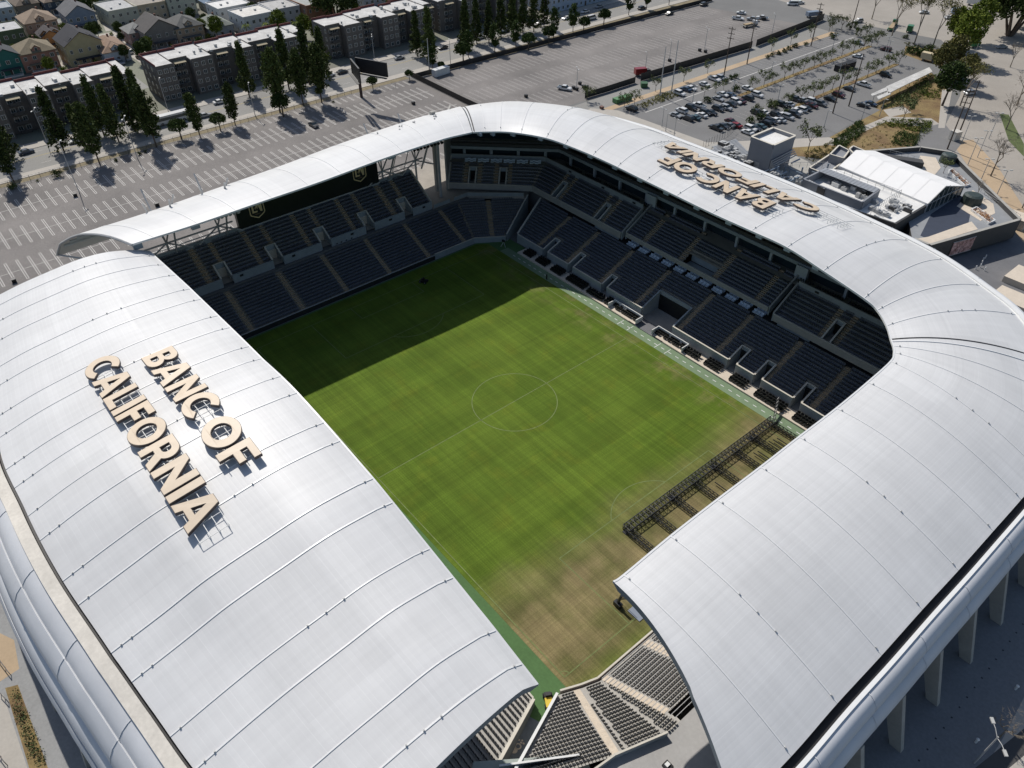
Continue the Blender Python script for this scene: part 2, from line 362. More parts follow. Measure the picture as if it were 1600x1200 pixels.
def roof_grid(S, us, vs, vlen, ulen, name, parent, under=1.1, um=None):
    """S(i,t) gives a point; us station parameters, vs across parameters"""
    P = [[Vector(S(u, t)) for t in vs] for u in us]
    b = MB()
    for i in range(len(us) - 1):
        for j in range(len(vs) - 1):
            q = [P[i][j], P[i + 1][j], P[i + 1][j + 1], P[i][j + 1]]
            nz = (q[1] - q[0]).cross(q[3] - q[0]).z
            U = [(ulen(us[i]), vlen(vs[j])), (ulen(us[i + 1]), vlen(vs[j])), (ulen(us[i + 1]), vlen(vs[j + 1])), (ulen(us[i]), vlen(vs[j + 1]))]
            if nz < 0: q = q[::-1]; U = U[::-1]
            b.face(q, 0, U)
    me_top = b
    bm_ = bmesh.new(); me = me_top.mesh(name, m_roof); bm_.from_mesh(me); bmesh.ops.remove_doubles(bm_, verts=bm_.verts, dist=.0005); bm_.to_mesh(me); bm_.free()
    me.polygons.foreach_set("use_smooth", [True] * len(me.polygons))
    o = link(name, me, parent)
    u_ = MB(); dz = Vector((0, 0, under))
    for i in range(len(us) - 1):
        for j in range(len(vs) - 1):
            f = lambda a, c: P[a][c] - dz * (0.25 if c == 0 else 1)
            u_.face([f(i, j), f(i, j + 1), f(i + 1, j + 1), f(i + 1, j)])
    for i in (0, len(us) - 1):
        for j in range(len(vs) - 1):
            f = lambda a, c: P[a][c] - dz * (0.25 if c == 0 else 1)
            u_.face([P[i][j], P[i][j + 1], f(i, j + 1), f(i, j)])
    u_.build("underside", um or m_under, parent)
    e = MB()   # bright edge trim along the inner lip
    for i in range(len(us) - 1):
        a, c = P[i][0], P[i + 1][0]; n = (P[i][1] - P[i][0]); n.z = 0; n.normalize()
        e.hexa([a - n * .12 - Vector((0, 0, .32)), c - n * .12 - Vector((0, 0, .32)), c + n * .15 - Vector((0, 0, .32)), a + n * .15 - Vector((0, 0, .32)),
                a - n * .12 + Vector((0, 0, .07)), c - n * .12 + Vector((0, 0, .07)), c + n * .15 + Vector((0, 0, .07)), a + n * .15 + Vector((0, 0, .07))])
    e.build("edge_trim", m_rib, parent)
    return P
def rib_mesh(pts, wd=.30, h=.07):
    b = MB(); n_ = len(pts)
    for i in range(n_ - 1):
        a, c = Vector(pts[i]), Vector(pts[i + 1]); d = c - a; n = Vector((-d.y, d.x, 0)).normalized() * wd / 2; Z = Vector((0, 0, h)); Y = Vector((0, 0, -.05))
        b.hexa([a - n + Y, c - n + Y, c + n + Y, a + n + Y, a - n + Z, c - n + Z, c + n + Z, a + n + Z])
    return b
bkb = MB(); bkb.box(-.09, .09, -.09, .09, .05, .26); BKM = bkb.mesh("rib_bracket", m_steel)
def bracket_bits(pts, parent, which):
    for k in which: link("rib_bracket", BKM, parent, pts[k])
VS = [i / 28 for i in range(29)]
# ---- left canopy (y < 0)
LXS = [-60, -37, -5, 7, 27.6, 40, 53, 61]
LH = {0: [28.0, 30.7, 33.2, 34.3, 33.1, 31.0, 28.8, 27.0], .07: [29.1, 31.2, 33.7, 34.7, 33.5, 31.6, 29.9, 28.6], .26: [30.6, 31.7, 34.1, 35.1, 33.7, 32.1, 30.8, 29.4],
      .44: [31.0, 31.8, 33.8, 34.6, 33.0, 31.4, 30.2, 29.4], .66: [30.5, 31.1, 32.8, 33.7, 32.0, 30.4, 29.3, 28.6], .83: [29.9, 30.4, 31.6, 32.3, 30.4, 29.1, 28.2, 27.6], 1.0: [29.0, 29.2, 29.8, 30.3, 29.0, 27.6, 26.8, 26.2]}
LT = sorted(LH)
def l_outer(x): return table([-60, -45, -16, 0, 14, 28, 37, 47, 61], [-76.5, -80.5, -85.0, -85.2, -84.7, -83.3, -82.2, -80.9, -78.5], x)
def l_z(x, t): return table(LT, [table(LXS, LH[k], x) for k in LT], t)
def l_pt(x, t):
    if x > 60.5: x = 61 + (x - 61) + 2.2 * max(0, t - .1)
    yo = l_outer(x); y = lerp(-47.8, yo, t); return (x, y, l_z(min(x, 62), t))
def l_roofz(x, y): t = (y + 47.8) / (l_outer(x) + 47.8); return l_z(x, t)
lr = empty("roof_canopy", (0, 0, 0), 0, "big white arched canopy in the left foreground with tan letters and glare on it", "stadium roof")
lus = [-60 + 121 * i / 96 for i in range(97)]
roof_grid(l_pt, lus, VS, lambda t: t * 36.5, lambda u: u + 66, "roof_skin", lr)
lribs = [58.2, 53.5, 45.2, 40.4, 32.2, 27.6, 19.2, 14.8, 6.8, 1.4, -5.6, -10.2, -18.0, -23.2, -31.1, -36.3, -44.2, -50.6, -56.2]
for i, x in enumerate(lribs):
    pts = [l_pt(x, t) for t in VS]
    rib_mesh(pts, .15 if i % 2 else .20).build("rib", m_rib, lr); bracket_bits(pts, lr, (1, 27, 26) if i % 3 else (1, 10, 12, 14, 27))
def along(stations, prof, mi_of, parent, name, mats, closed_end=True):
    """sweep a profile of (outward, dz) along stations [(point, outward dir)]"""
    b = MB()
    rows = [[Vector((p[0] + n[0] * d, p[1] + n[1] * d, p[2] + dz)) for d, dz in prof] for p, n in stations]
    for i in range(len(rows) - 1):
        for j in range(len(prof) - 1):
            b.face([rows[i][j], rows[i + 1][j], rows[i + 1][j + 1], rows[i][j + 1]], mi_of(j))
    me = b.mesh(name, mats)
    if 'cladding' in name:
        bm_ = bmesh.new(); bm_.from_mesh(me); bmesh.ops.remove_doubles(bm_, verts=bm_.verts, dist=.001)
        for e in bm_.edges: e.smooth = len(e.link_faces) == 2 and e.calc_face_angle(0) < .62
        for f in bm_.faces: f.smooth = True
        bm_.to_mesh(me); bm_.free()
    return link(name, me, parent)
lst = []
for i in range(97):
    x = -60 + 121 * i / 96; p = Vector(l_pt(x, 1.0)); q = Vector(l_pt(x + .5, 1.0)); d = (q - p).normalized(); n = Vector((d.y, -d.x)); lst.append((p, n))
along(lst, [(0, -.02), (.04, -.5), (.34, -.5), (.38, -.05)], lambda j: 0, lr, "gutter", [m_gut])
along(lst, [(.39, -.5), (.39, .22), (1.95, .22), (1.98, -.6)], lambda j: 0, lr, "parapet", [m_par])
CP = [(1.95, -.25), (2.5, -.45), (3.3, -1.0), (3.9, -1.7), (4.0, -2.0), (4.15, -1.85), (4.9, -2.5), (5.6, -3.6), (5.9, -4.6), (5.75, -5.3), (5.2, -5.5), (5.3, -6.1), (6.2, -6.4), (6.9, -7.3), (7.3, -8.6), (7.35, -9.4), (7.5, -9.3), (7.9, -10.2), (7.9, -11.4), (7.3, -12.3), (5.5, -12.6)]
o = along(lst, CP, lambda j: 0, lr, "curved_cladding", [m_clad])
for i in range(6, 97, 10):
    p, n = lst[i]
    rib_mesh([(p.x + n.x * (d + .03), p.y + n.y * (d + .03), p.z + z + .03) for d, z in CP[:10]], .08, .05).build("panel_joint", m_clad, lr)
b = MB()
for i in range(96):
    (p, n), (q, n2) = lst[i], lst[i + 1]; P_ = [Vector((a.x + c.x * 3.0, a.y + c.y * 3.0)) for a, c in ((p, n), (q, n2))]
    b.face([(P_[0].x, P_[0].y, E0), (P_[1].x, P_[1].y, E0), (P_[1].x, P_[1].y, 18), (P_[0].x, P_[0].y, 18)])
b.build("facade_wall", m_dgrey, lr)
def fin(base, top, ax, parent, wb=1.3, wt=2.4, th=.7):
    a = Vector((ax[0], ax[1], 0)).normalized(); n = Vector((-a.y, a.x, 0)) * th / 2; B0 = Vector(base); T0 = Vector(top); b = MB()
    b.hexa([B0 - a * wb / 2 - n, B0 + a * wb / 2 - n, B0 + a * wb / 2 + n, B0 - a * wb / 2 + n, T0 - a * wt / 2 - n, T0 + a * wt / 2 - n, T0 + a * wt / 2 + n, T0 - a * wt / 2 + n])
    b.build("fin_column", m_conc, parent)
for k in range(-4, 6):
    x = 4.6 + k * 9.6; i = min(96, max(0, int((x + 60) / 121 * 96))); p, n = lst[i]
    fin((p.x + n.x * 8.6, p.y + n.y * 8.6, E0), (p.x + n.x * 6.2, p.y + n.y * 6.2, p.z - 12.2), n, lr)
# ---- canopy that wraps the right side and the near end
WI = [(-59, 35.6, 31.2), (-57.3, 38.9, 31.0), (-52.2, 42.8, 31.4), (-42.0, 45.5, 32.4), (-33.0, 47.5, 32.0), (-23, 48, 31.9), (-13, 48, 31.7), (-3, 48, 31.5), (8, 48, 31.3), (18, 48, 31.4), (26.5, 48, 31.4), (35, 48, 30.1), (44.1, 48, 28.5), (47.3, 47.6, 27.7), (50.7, 45.2, 27.2), (53.3, 42.1, 27.1), (54.6, 40.5, 27.2), (55.7, 38.6, 27.4), (56.8, 35.2, 27.9), (57.5, 26.4, 28.6), (57.5, 17.6, 28.1), (57.5, 7.4, 28.3), (57.5, -2.1, 28.3), (57.5, -12, 28.6), (57.5, -21.6, 28.6), (57.5, -30.3, 28.0), (57.5, -32.2, 28.3)]
WO = [(-94.3, 55.8, 20.2), (-91.5, 63, 20.6), (-83, 73, 21.4), (-63, 82, 23), (-45, 84.4, 24), (-31, 84.6, 24.2), (-18, 84.8, 24.3), (-5, 84.8, 24.3), (8, 84.6, 24.3), (18, 83.9, 24.3), (27, 82.8, 24.4), (36, 81.6, 24.5), (44.5, 80.0, 24.4), (54, 76.5, 24.2), (63, 72.0, 24), (72.5, 62.5, 23.6), (78.3, 54, 23.4), (82.3, 44.5, 23.3), (83.7, 34, 23.3), (83.8, 26.4, 23.3), (83.8, 17.6, 23.2), (83.8, 7.4, 23.2), (83.7, -2.1, 23.3), (83.7, -12, 23.4), (83.6, -21.6, 23.6), (83.6, -30.3, 22.8), (83.2, -39.6, 22.4)]
WA = [4.2, 4.4, 4.6, 4.5, 4.0, 3.6, 3.3, 3.0, 2.8, 2.7, 2.7, 2.7, 2.5, 2.3, 2.1, 1.9, 1.8, 1.8, 1.8, 1.8, 1.75, 1.75, 1.75, 1.75, 1.7, 1.8, 1.8]
WK = list(range(len(WI)))
def w_pt(k, t):
    I = [table(WK, [p[c] for p in WI], k) for c in range(3)]; O = [table(WK, [p[c] for p in WO], k) for c in range(3)]; A = table(WK, WA, k)
    x, y, z = (lerp(I[c], O[c], t) for c in range(3))
    if k > 25: y += (k - 25) * 4.6 * t * (1 - t) * 1.55 * (1 if t < .6 else .9)      # the free end is a curve, not a straight cut
    bump = 4 * A * t * (1 - t) * (1 + .25 * (.5 - t))
    return (x, y, z + bump)
wr = empty("roof_canopy", (0, 0, 0), 0, "long white canopy wrapping round the right side and bottom right corner of the stadium", "stadium roof")
def wlen(k):
    i = int(min(len(WI) - 2, max(0, floor(k)))); return WL[i] + (k - i) * (WL[i + 1] - WL[i])
WL = [0]
for i in range(len(WI) - 1):
    a = (Vector(WI[i]) + Vector(WO[i])) / 2; c = (Vector(WI[i + 1]) + Vector(WO[i + 1])) / 2; WL.append(WL[-1] + (c - a).length)
wus = []
for i in range(len(WI) - 1): wus += [i + j / 5 for j in range(5)]
wus.append(len(WI) - 1)
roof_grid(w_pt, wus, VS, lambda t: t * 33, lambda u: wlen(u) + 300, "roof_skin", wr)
for i, k in enumerate([.9, 1.6, 2.3, 3, 3.6, 4.5, 5.3, 6.2, 7.1, 8.0, 9.0, 10.0, 11, 12, 13, 14, 16, 17, 18, 19, 20, 21, 22, 23, 24, 25]):
    pts = [w_pt(k, t) for t in VS]
    rib_mesh(pts, .16).build("rib", m_rib, wr); bracket_bits(pts, wr, (1, 27) if i % 3 else (1, 12, 15, 18, 27))
rib_mesh([w_pt(0.12, t) for t in VS], .3, .05).build("expansion_joint", m_gut, wr)
rib_mesh([w_pt(15, t) for t in VS], .3, .05).build("expansion_joint", m_gut, wr)
rib_mesh([w_pt(15.25, t) for t in VS], .22, .12).build("rib", m_rib, wr)
wst = []
for u in wus:
    p = Vector(w_pt(u, 1.0)); q = Vector(w_pt(u + .02, 1.0)) if u < len(WI) - 1 else p + (p - Vector(w_pt(u - .02, 1.0))); d = (q - p); d.z = 0; d.normalize(); wst.append((p, Vector((-d.y, d.x))))
along(wst[85:], [(0, -.02), (.04, -.8), (1.0, -.8), (1.04, -.1)], lambda j: 0, wr, "gutter", [m_gut])
along(wst[85:], [(1.05, -.8), (1.05, .35), (1.55, .35), (1.58, -.6)], lambda j: 0, wr, "parapet", [m_white])
along(wst[:86], [(0, -.02), (.1, -.12), (.5, -.12), (.52, .12), (1.55, .12), (1.58, -.6)], lambda j: 0, wr, "parapet", [m_white])
CP2 = [(1.56, .1), (1.95, .05), (2.5, -.3), (3.0, -1.0), (3.2, -1.8), (3.0, -2.5), (2.75, -2.8), (3.3, -3.0), (3.9, -3.7), (4.2, -4.6), (4.1, -5.5), (3.6, -6.2), (2.6, -6.6), (.5, -6.8)]
along(wst, CP2, lambda j: 0, wr, "curved_cladding", [m_clad])
for i in range(4, len(wst), 6):
    p, n = wst[i]; rib_mesh([(p.x + n.x * (d + .03), p.y + n.y * (d + .03), p.z + z + .03) for d, z in CP2[:12]], .09, .05).build("panel_joint", m_clad, wr)
b = MB()
for i in range(len(wst) - 1):
    (p, n), (q, n2) = wst[i], wst[i + 1]; P_ = [Vector((a.x + c.x * 1.0, a.y + c.y * 1.0)) for a, c in ((p, n), (q, n2))]
    b.face([(P_[0].x, P_[0].y, E0), (P_[1].x, P_[1].y, E0), (P_[1].x, P_[1].y, 17.5), (P_[0].x, P_[0].y, 17.5)])
b.build("facade_wall", m_dgrey, wr)
# outer walkway ledge below the near cladding and the row of concrete fins
b = MB(); b.box(87.2, 87.55, -60, -13.5, 18.6, 19.0); b.box(87.2, 87.55, -60, -13.5, 17.6, 17.8); b.build("ledge", m_conc, wr)
for k in range(-4, 4): fin((90.3, -.4 + k * 9.65, E0), (86.6, -.4 + k * 9.65, 16.8), (1, 0), wr, 1.6, 2.6, .8)
# ---- thin far canopy
FYS = [-50.5, -38, -24, -8, 9, 27, 35.4]; FZ = [31.1, 30.9, 31.1, 31.3, 31.9, 31.9, 31.25]
FK = [1.0, 1.03, 1.08, 1.14, 1.2, 1.27, 1.3]; FM = [-.39, -.22, -.08, .0, .08, .30, .56]
FT = [0, .132, .25, .432, .636, .886, 1.0]; FD = [0, .2, .05, -.9, -2.9, -6.8, -10.6]
def f_pt(y, t):
    k = table(FYS, FK, y); m_ = table(FYS, FM, y); s = 28 * k * t
    dz = table(FT, FD, t); return (-59 - s * .97, y + m_ * s, table(FYS, FZ, y) + dz * lerp(1, k, .2))
fr_ = empty("roof_canopy", (0, 0, 0), 0, "slender white canopy over the far stand with black scoreboard under it", "stadium roof")
roof_grid(f_pt, [-50.5 + 85.9 * i / 60 for i in range(61)], VS, lambda t: t * 26, lambda u: u + 800, "roof_skin", fr_, under=.5, um=mat("pale underside boards", (.62, .62, .60), .6, .05, .3))
for i, y in enumerate([-46.1, -37, -28.5, -20, -11, -2.5, 6, 14.5, 22, 28.5, 33.2]):
    rib_mesh([f_pt(y, t) for t in VS], .2).build("rib", m_rib, fr_)
for y0 in (-50.2,):
    b = MB()
    P = [Vector(f_pt(y0, t)) for t in VS]
    for i in range(len(P) - 1): b.tube(P[i] - Vector((0, .4, .25)), P[i + 1] - Vector((0, .4, .25)), .28)
    b.tube(P[-1] + Vector((0, -.3, -.2)), P[14] + Vector((2, .2, -6.2)), .2); b.build("end_truss", m_steel, fr_)
b = MB()
for t in (.55, .68, .8, .9):
    for y in range(-50, -20, 6): b.tube(Vector(f_pt(y, t)) - Vector((0, 0, .75)), Vector(f_pt(y + 6, t)) - Vector((0, 0, .75)), .26, n=5)
b.build("purlin", m_white, fr_)
# ================================================================== grandstands
m_seat = tinted("dark blue grey stadium seat", (.118, .127, .150), .38, .25, spec=.5)
m_seatk = tinted("black stadium seat", (.034, .036, .036), .35, .25, spec=.6)
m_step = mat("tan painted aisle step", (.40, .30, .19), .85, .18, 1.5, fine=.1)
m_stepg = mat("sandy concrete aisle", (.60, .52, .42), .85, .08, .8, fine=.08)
m_wall = mat("grey bowl wall", (.30, .33, .34), .75, .10, .4, fine=.05)
m_wcap = mat("bright wall coping", (.58, .54, .46), .7, .06, .6)
m_deck = mat("concourse deck", (.34, .31, .27), .85, .12, .25, fine=.1)
sb = MB()     # a tip-up seat, its back to +y, 0.46 m wide
sb.hexa([(-.22, -.16, .38), (.22, -.16, .38), (.22, .18, .36), (-.22, .18, .36), (-.22, -.20, .46), (.22, -.20, .46), (.22, .20, .43), (-.22, .20, .43)])
sb.hexa([(-.22, .17, .40), (.22, .17, .40), (.22, .23, .40), (-.22, .23, .40), (-.20, .27, .88), (.20, .27, .88), (.20, .33, .87), (-.20, .33, .87)])
sb.box(-.04, .04, .0, .16, .0, .38, 0, False)
sf = MB()     # the same seat folded up
sf.hexa([(-.20, .06, .36), (.20, .06, .36), (.20, .15, .36), (-.20, .15, .36), (-.19, .08, .76), (.19, .08, .76), (.19, .15, .76), (-.19, .15, .76)])
sf.hexa([(-.20, .17, .38), (.20, .17, .38), (.20, .22, .38), (-.20, .22, .38), (-.17, .25, .84), (.17, .25, .84), (.17, .29, .83), (-.17, .29, .83)])
sf.box(-.04, .04, .05, .16, .0, .36, 0, False)
SEATME = {}
FOLD = ('bronze black stadium seat', 'black stadium seat')
m_seatn = tinted('bronze black stadium seat', (.082, .078, .068), .4, .3, spec=.4)
def seat_me(m):
    if m.name not in SEATME: SEATME[m.name] = (sf if m.name in FOLD else sb).mesh("seat", m)
    return SEATME[m.name]
def seats_out(parent, L, m, pick, n=100, name="seat"):
    """L: list of (pos, t, nrm). The n seats that show largest are objects, the rest one mass."""
    L = sorted(L, key=lambda s: (0 if pick(s[0]) else 1, (s[0] - CC).length))
    for p, t, nn in L[:n]:
        o = link(name, seat_me(m), parent, p); o.rotation_euler.z = atan2(t[1], t[0])
    if len(L) > n:
        V = []; F = []; sb_ = sf if m.name in FOLD else sb; base = sb_.v
        for p, t, nn in L[n:]:
            k = len(V)
            V += [(p.x + t[0] * a - t[1] * c_, p.y + t[1] * a + t[0] * c_, p.z + z) for a, c_, z in base]
            F += [[k + i for i in f] for f in sb_.f]
        me = bpy.data.meshes.new("seats"); me.from_pydata(V, [], F); me.materials.append(m); me.update()
        o = link("seats", me, parent); o["kind"] = "stuff"
class Stand:
    def __init__(s, parent, poly, z0, rows, depth, riser, e0=0.0, e1=0.0, aisles=(), voms=(), mt=None, ms=None, mst=None, pitch=.50, seatlines=True):
        s.P = [Vector(p) for p in poly]; s.z0, s.rows, s.dp, s.rs = z0, rows, depth, riser; s.parent = parent
        s.T = [(s.P[i + 1] - s.P[i]).normalized() for i in range(len(poly) - 1)]; s.N = [Vector((-t.y, t.x)) for t in s.T]
        s.M = []
        for i in range(len(s.P)):
            if i == 0: m_ = s.N[0] - s.T[0] * e0
            elif i == len(s.P) - 1: m_ = s.N[-1] + s.T[-1] * e1
            else:
                k = s.N[i - 1] + s.N[i]; m_ = k / k.dot(s.N[i])
            s.M.append(m_)
        s.voms = voms; b = MB(); als = {}; st = []
        for k in range(rows):
            d0, d1 = k * depth, (k + 1) * depth; z = z0 + k * riser
            for i in range(len(s.T)):
                t, n = s.T[i], s.N[i]; L = (s.P[i + 1] - s.P[i]).length
                ta = lambda d: s.M[i].dot(t) * d; tb = lambda d: L + s.M[i + 1].dot(t) * d
                iv = [(None, None)]; cuts = sorted([(a, c) for (q, a, c, r0, r1) in voms if q == i and r0 <= k <= r1]); cur = None; out = []
                for a, c in cuts: out.append((cur, a)); cur = c
                out.append((cur, None))
                for a, c in out:
                    q = lambda al_, d: s.P[i] + t * al_ + n * d
                    a0, a1 = (ta(d0), ta(d1)) if a is None else (a, a); c0, c1 = (tb(d0), tb(d1)) if c is None else (c, c)
                    A, B, C, D = q(a0, d0), q(c0, d0), q(c1, d1), q(a1, d1)
                    b.face([(A.x, A.y, z), (B.x, B.y, z), (C.x, C.y, z), (D.x, D.y, z)])
                    b.face([(A.x, A.y, z - riser), (B.x, B.y, z - riser), (B.x, B.y, z), (A.x, A.y, z)])
                ds = d0 + depth * .52
                a = max(ta(d0), ta(d1)) + .35; e = min(tb(d0), tb(d1)) - .25
                while a < e:
                    ok = all(abs(a - p_) > w_ / 2 + .2 for (q_, p_, w_) in aisles if q_ == i) and all(not (c0 - .5 < a < c1 + .5) for (q_, c0, c1, r0, r1) in voms if q_ == i and r0 <= k <= r1 + 1)
                    if ok:
                        p = s.P[i] + t * a + n * ds; st.append((Vector((p.x, p.y, z)), (t.x, t.y), n))
                    a += pitch
                for (q_, p_, w_) in aisles:
                    if q_ != i or any(c0 - .3 < p_ < c1 + .3 for (q2, c0, c1, r0, r1) in voms if q2 == i and r0 <= k <= r1): continue
                    if not (max(ta(d0), ta(d1)) < p_ < min(tb(d0), tb(d1))): continue
                    al = als.setdefault((i, p_), MB()); c1 = s.P[i] + t * p_ + n * (d0 + depth * .75); c2 = s.P[i] + t * p_ + n * (d0 + depth * .25)
                    al.obox(c1, t, w_, depth * .5 - .01, z + .004, z + riser * .5); al.obox(c2, t, w_, depth * .5 - .01, z + .002, z + .02)
        s.tier = b.build("seating_tier", mt or m_tread, parent)
        for al in als.values(): al.build("aisle_steps", mst or m_step, parent)
        s.seats = st
        if ms: seats_out(parent, st, ms, s.pick if hasattr(s, 'pick') else (lambda p: True))
    def q(s, i, al, d, k=None):
        p = s.P[i] + s.T[i] * al + s.N[i] * d; return Vector((p.x, p.y, s.z0 + (d / s.dp) * s.rs if k is None else k))
    def front(s, h0, h1, th, m, cap=None, off=-.15, skip=(), name="front_wall"):
        b = None
        for i in range(len(s.T)):
            L = (s.P[i + 1] - s.P[i]).length; cur = s.M[i].dot(s.T[i]) * off
            for a, c in sorted([(a, c) for (q_, a, c) in skip if q_ == i]) + [(L + s.M[i + 1].dot(s.T[i]) * off, None)]:
                if a - cur > .05: b = MB(); b.wallstrip([s.q(i, cur, off, h0), s.q(i, a, off, h0)], 0, h1 - h0, th, 0, 1 if cap else None); o = b.build(name, [m] + ([cap] if cap else []), s.parent)
                cur = c
        return o
    def side(s, end, h, th, m, cap=None, base=None, name="side_wall", rows=None):
        """stepped parapet that climbs along one end of the tier"""
        i = 0 if end == 0 else len(s.T) - 1; Mx = s.M[0] if end == 0 else s.M[-1]; P0 = s.P[0] if end == 0 else s.P[-1]
        D = (rows or s.rows) * s.dp; b = MB(); n_ = 10
        tt = s.T[i] * (-1 if end == 0 else 1) * th * .55
        for k in range(n_):
            a, c = D * k / n_, D * (k + 1) / n_
            A = P0 + Mx * a + tt; C = P0 + Mx * c + tt; za, zc = s.z0 + a / s.dp * s.rs, s.z0 + c / s.dp * s.rs
            dd = (C - A).normalized(); nn = Vector((-dd.y, dd.x)) * th / 2; lo = (za - 1.4, zc - 1.4) if base is None else (base, base)
            b.hexa([(A.x - nn.x, A.y - nn.y, lo[0]), (C.x - nn.x, C.y - nn.y, lo[1]), (C.x + nn.x, C.y + nn.y, lo[1]), (A.x + nn.x, A.y + nn.y, lo[0]),
                    (A.x - nn.x, A.y - nn.y, za + h), (C.x - nn.x, C.y - nn.y, zc + h), (C.x + nn.x, C.y + nn.y, zc + h), (A.x + nn.x, A.y + nn.y, za + h)])
            if cap:
                n2 = nn * 1.35
                b.hexa([(A.x - n2.x, A.y - n2.y, za + h + .003), (C.x - n2.x, C.y - n2.y, zc + h + .003), (C.x + n2.x, C.y + n2.y, zc + h + .003), (A.x + n2.x, A.y + n2.y, za + h + .003),
                        (A.x - n2.x, A.y - n2.y, za + h + .09), (C.x - n2.x, C.y - n2.y, zc + h + .09), (C.x + n2.x, C.y + n2.y, zc + h + .09), (A.x + n2.x, A.y + n2.y, za + h + .09)], 1)
        return b.build(name, [m] + ([cap] if cap else []), s.parent)
    def vom(s, i, a0, a1, r0, r1, floor_z, m, cap, back_m, h=1.0, frontopen=True):
        """U of walls round a stair mouth cut into the tier"""
        b = MB(); th = .25; D0, D1 = r0 * s.dp, (r1 + 1) * s.dp
        for a in (a0, a1):
            A, C = s.q(i, a, D0), s.q(i, a, D1)
            zt0 = max(A.z, floor_z) + h; zt1 = C.z + h
            for (lo, hi0, hi1, wd, mi) in ((floor_z - .05, zt0, zt1, th, 0), (None, zt0, zt1, th * 1.5, 1)):
                nn = s.T[i] * wd / 2
                l0, l1 = (lo, lo) if lo is not None else (hi0 + .004, hi1 + .004)
                h0, h1 = (hi0, hi1) if lo is not None else (hi0 + .1, hi1 + .1)
                b.hexa([(A.x - nn.x, A.y - nn.y, l0), (C.x - nn.x, C.y - nn.y, l1), (C.x + nn.x, C.y + nn.y, l1), (A.x + nn.x, A.y + nn.y, l0),
                        (A.x - nn.x, A.y - nn.y, h0), (C.x - nn.x, C.y - nn.y, h1), (C.x + nn.x, C.y + nn.y, h1), (A.x + nn.x, A.y + nn.y, h0)], mi)
        A, C = s.q(i, a0 + .14, D1), s.q(i, a1 - .14, D1); b.wallstrip([A, C], -.4, h - .01, th, 0, 1)
        A, C = s.q(i, a0 + .14, D1 - .2, floor_z), s.q(i, a1 - .14, D1 - .2, floor_z); top = s.q(i, a0, D1).z - .4
        if top - floor_z > .4: b.wallstrip([A, C], 0, top - floor_z, .08, 2)
        A, B, C, D = s.q(i, a0, D0, floor_z), s.q(i, a1, D0, floor_z), s.q(i, a1, D1, floor_z), s.q(i, a0, D1, floor_z)
        b.face([A, B, C, D], 3)
        return b.build("stair_mouth", [m, cap, back_m, m_deck], s.parent)
# ---- far stand -------------------------------------------------------------
fs = empty("grandstand", (0, 0, 0), 0, "far stand in full shade with dark blue seats under the black scoreboard", "grandstand")
fa = [(0, y + 46, 1.15) for y in (-45, -32.4, -18.9, -6.5, 6.3, 18.8, 31.0)] + [(1, 5.2, 1.25)]
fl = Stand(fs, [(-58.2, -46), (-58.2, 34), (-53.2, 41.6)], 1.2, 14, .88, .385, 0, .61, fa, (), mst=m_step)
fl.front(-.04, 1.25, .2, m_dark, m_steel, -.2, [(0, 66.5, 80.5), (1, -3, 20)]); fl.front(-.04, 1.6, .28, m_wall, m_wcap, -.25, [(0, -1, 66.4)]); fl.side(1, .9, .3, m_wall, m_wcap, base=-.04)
seats_out(fs, fl.seats, m_seat, lambda p: p.y > -34)
vy = [-32.3, -18.9, -5.4, 7.8, 20.2]
fu = Stand(fs, [(-71.2, -46), (-71.2, 29.2)], 8.2, 11, .86, .56, 0, 0, [(0, y + 46, 1.2) for y in (-34.9, -21.6, -8.1, 5.0, 17.6)] + [(0, y + 46 + 2.2, 1.0) for y in vy], [(0, y + 46 - .1, y + 46 + 2.6, 0, 3) for y in vy])
for y in vy: fu.vom(0, y + 45.9, y + 48.6, 0, 3, 7.6, m_wall, m_wcap, m_lconc, 1.0)
seats_out(fs, fu.seats, m_seat, lambda p: p.y > -30)
fu.side(1, .8, .35, m_wcap, None, base=6.9)
b = MB()
for y0, y1 in [(-46, vy[0] - .1)] + [(vy[i] + 2.6, vy[i + 1] - .1) for i in range(4)] + [(vy[4] + 2.6, 29.2)]:
    b.wallstrip([(-70.95, y0, 6.3), (-70.95, y1, 6.3)], 0, 2.9, .22, 0, 1)
b.build("tier_parapet", [m_wall, m_wall], fs)
b = MB()
for y in (-42, -28, -14, 3, 15, 26): b.box(-70.83, -70.78, y, y + .9, 8.2, 8.75)
for y in (-1.5, -.2, 1.3, 2.9): b.box(-70.83, -70.78, y, y + .45, 7.2, 7.5)
b.build("wall_plate", m_black, fs)
b = MB(); b.wallstrip([(-80.8, -46, 13.8), (-80.8, 29.2, 13.8)], -6.8, 1.5, .35, 0, 1); b.build("rear_wall", [m_wall, m_conc], fs)
b = MB(); b.box(-71.3, -70.5, -46, 34, 6.1, 6.6); b.build("cross_aisle", m_tread, fs)
# corner deck between far stand and the corner tiers
pd = [(-70.5, 29.3), (-70.4, 41), (-59.3, 53.5), (-66, 66), (-95, 66), (-95, 29.3)]
dk = MB(); dk.prism(pd, 6.5, 7.35, 0); dk.build("corner_deck", m_deck, fs)
b = MB(); b.wallstrip([(-70.3, 29.5, 7.35), (-70.3, 35.0, 7.35)], 0, 1.0, .2, 0, 1); b.wallstrip([(-70.3, 36.5, 7.35), (-70.2, 41.2, 7.35), (-59.5, 53.4, 7.35)], 0, 1.0, .2, 0, 1); b.build("deck_parapet", [m_wall, m_conc], fs)
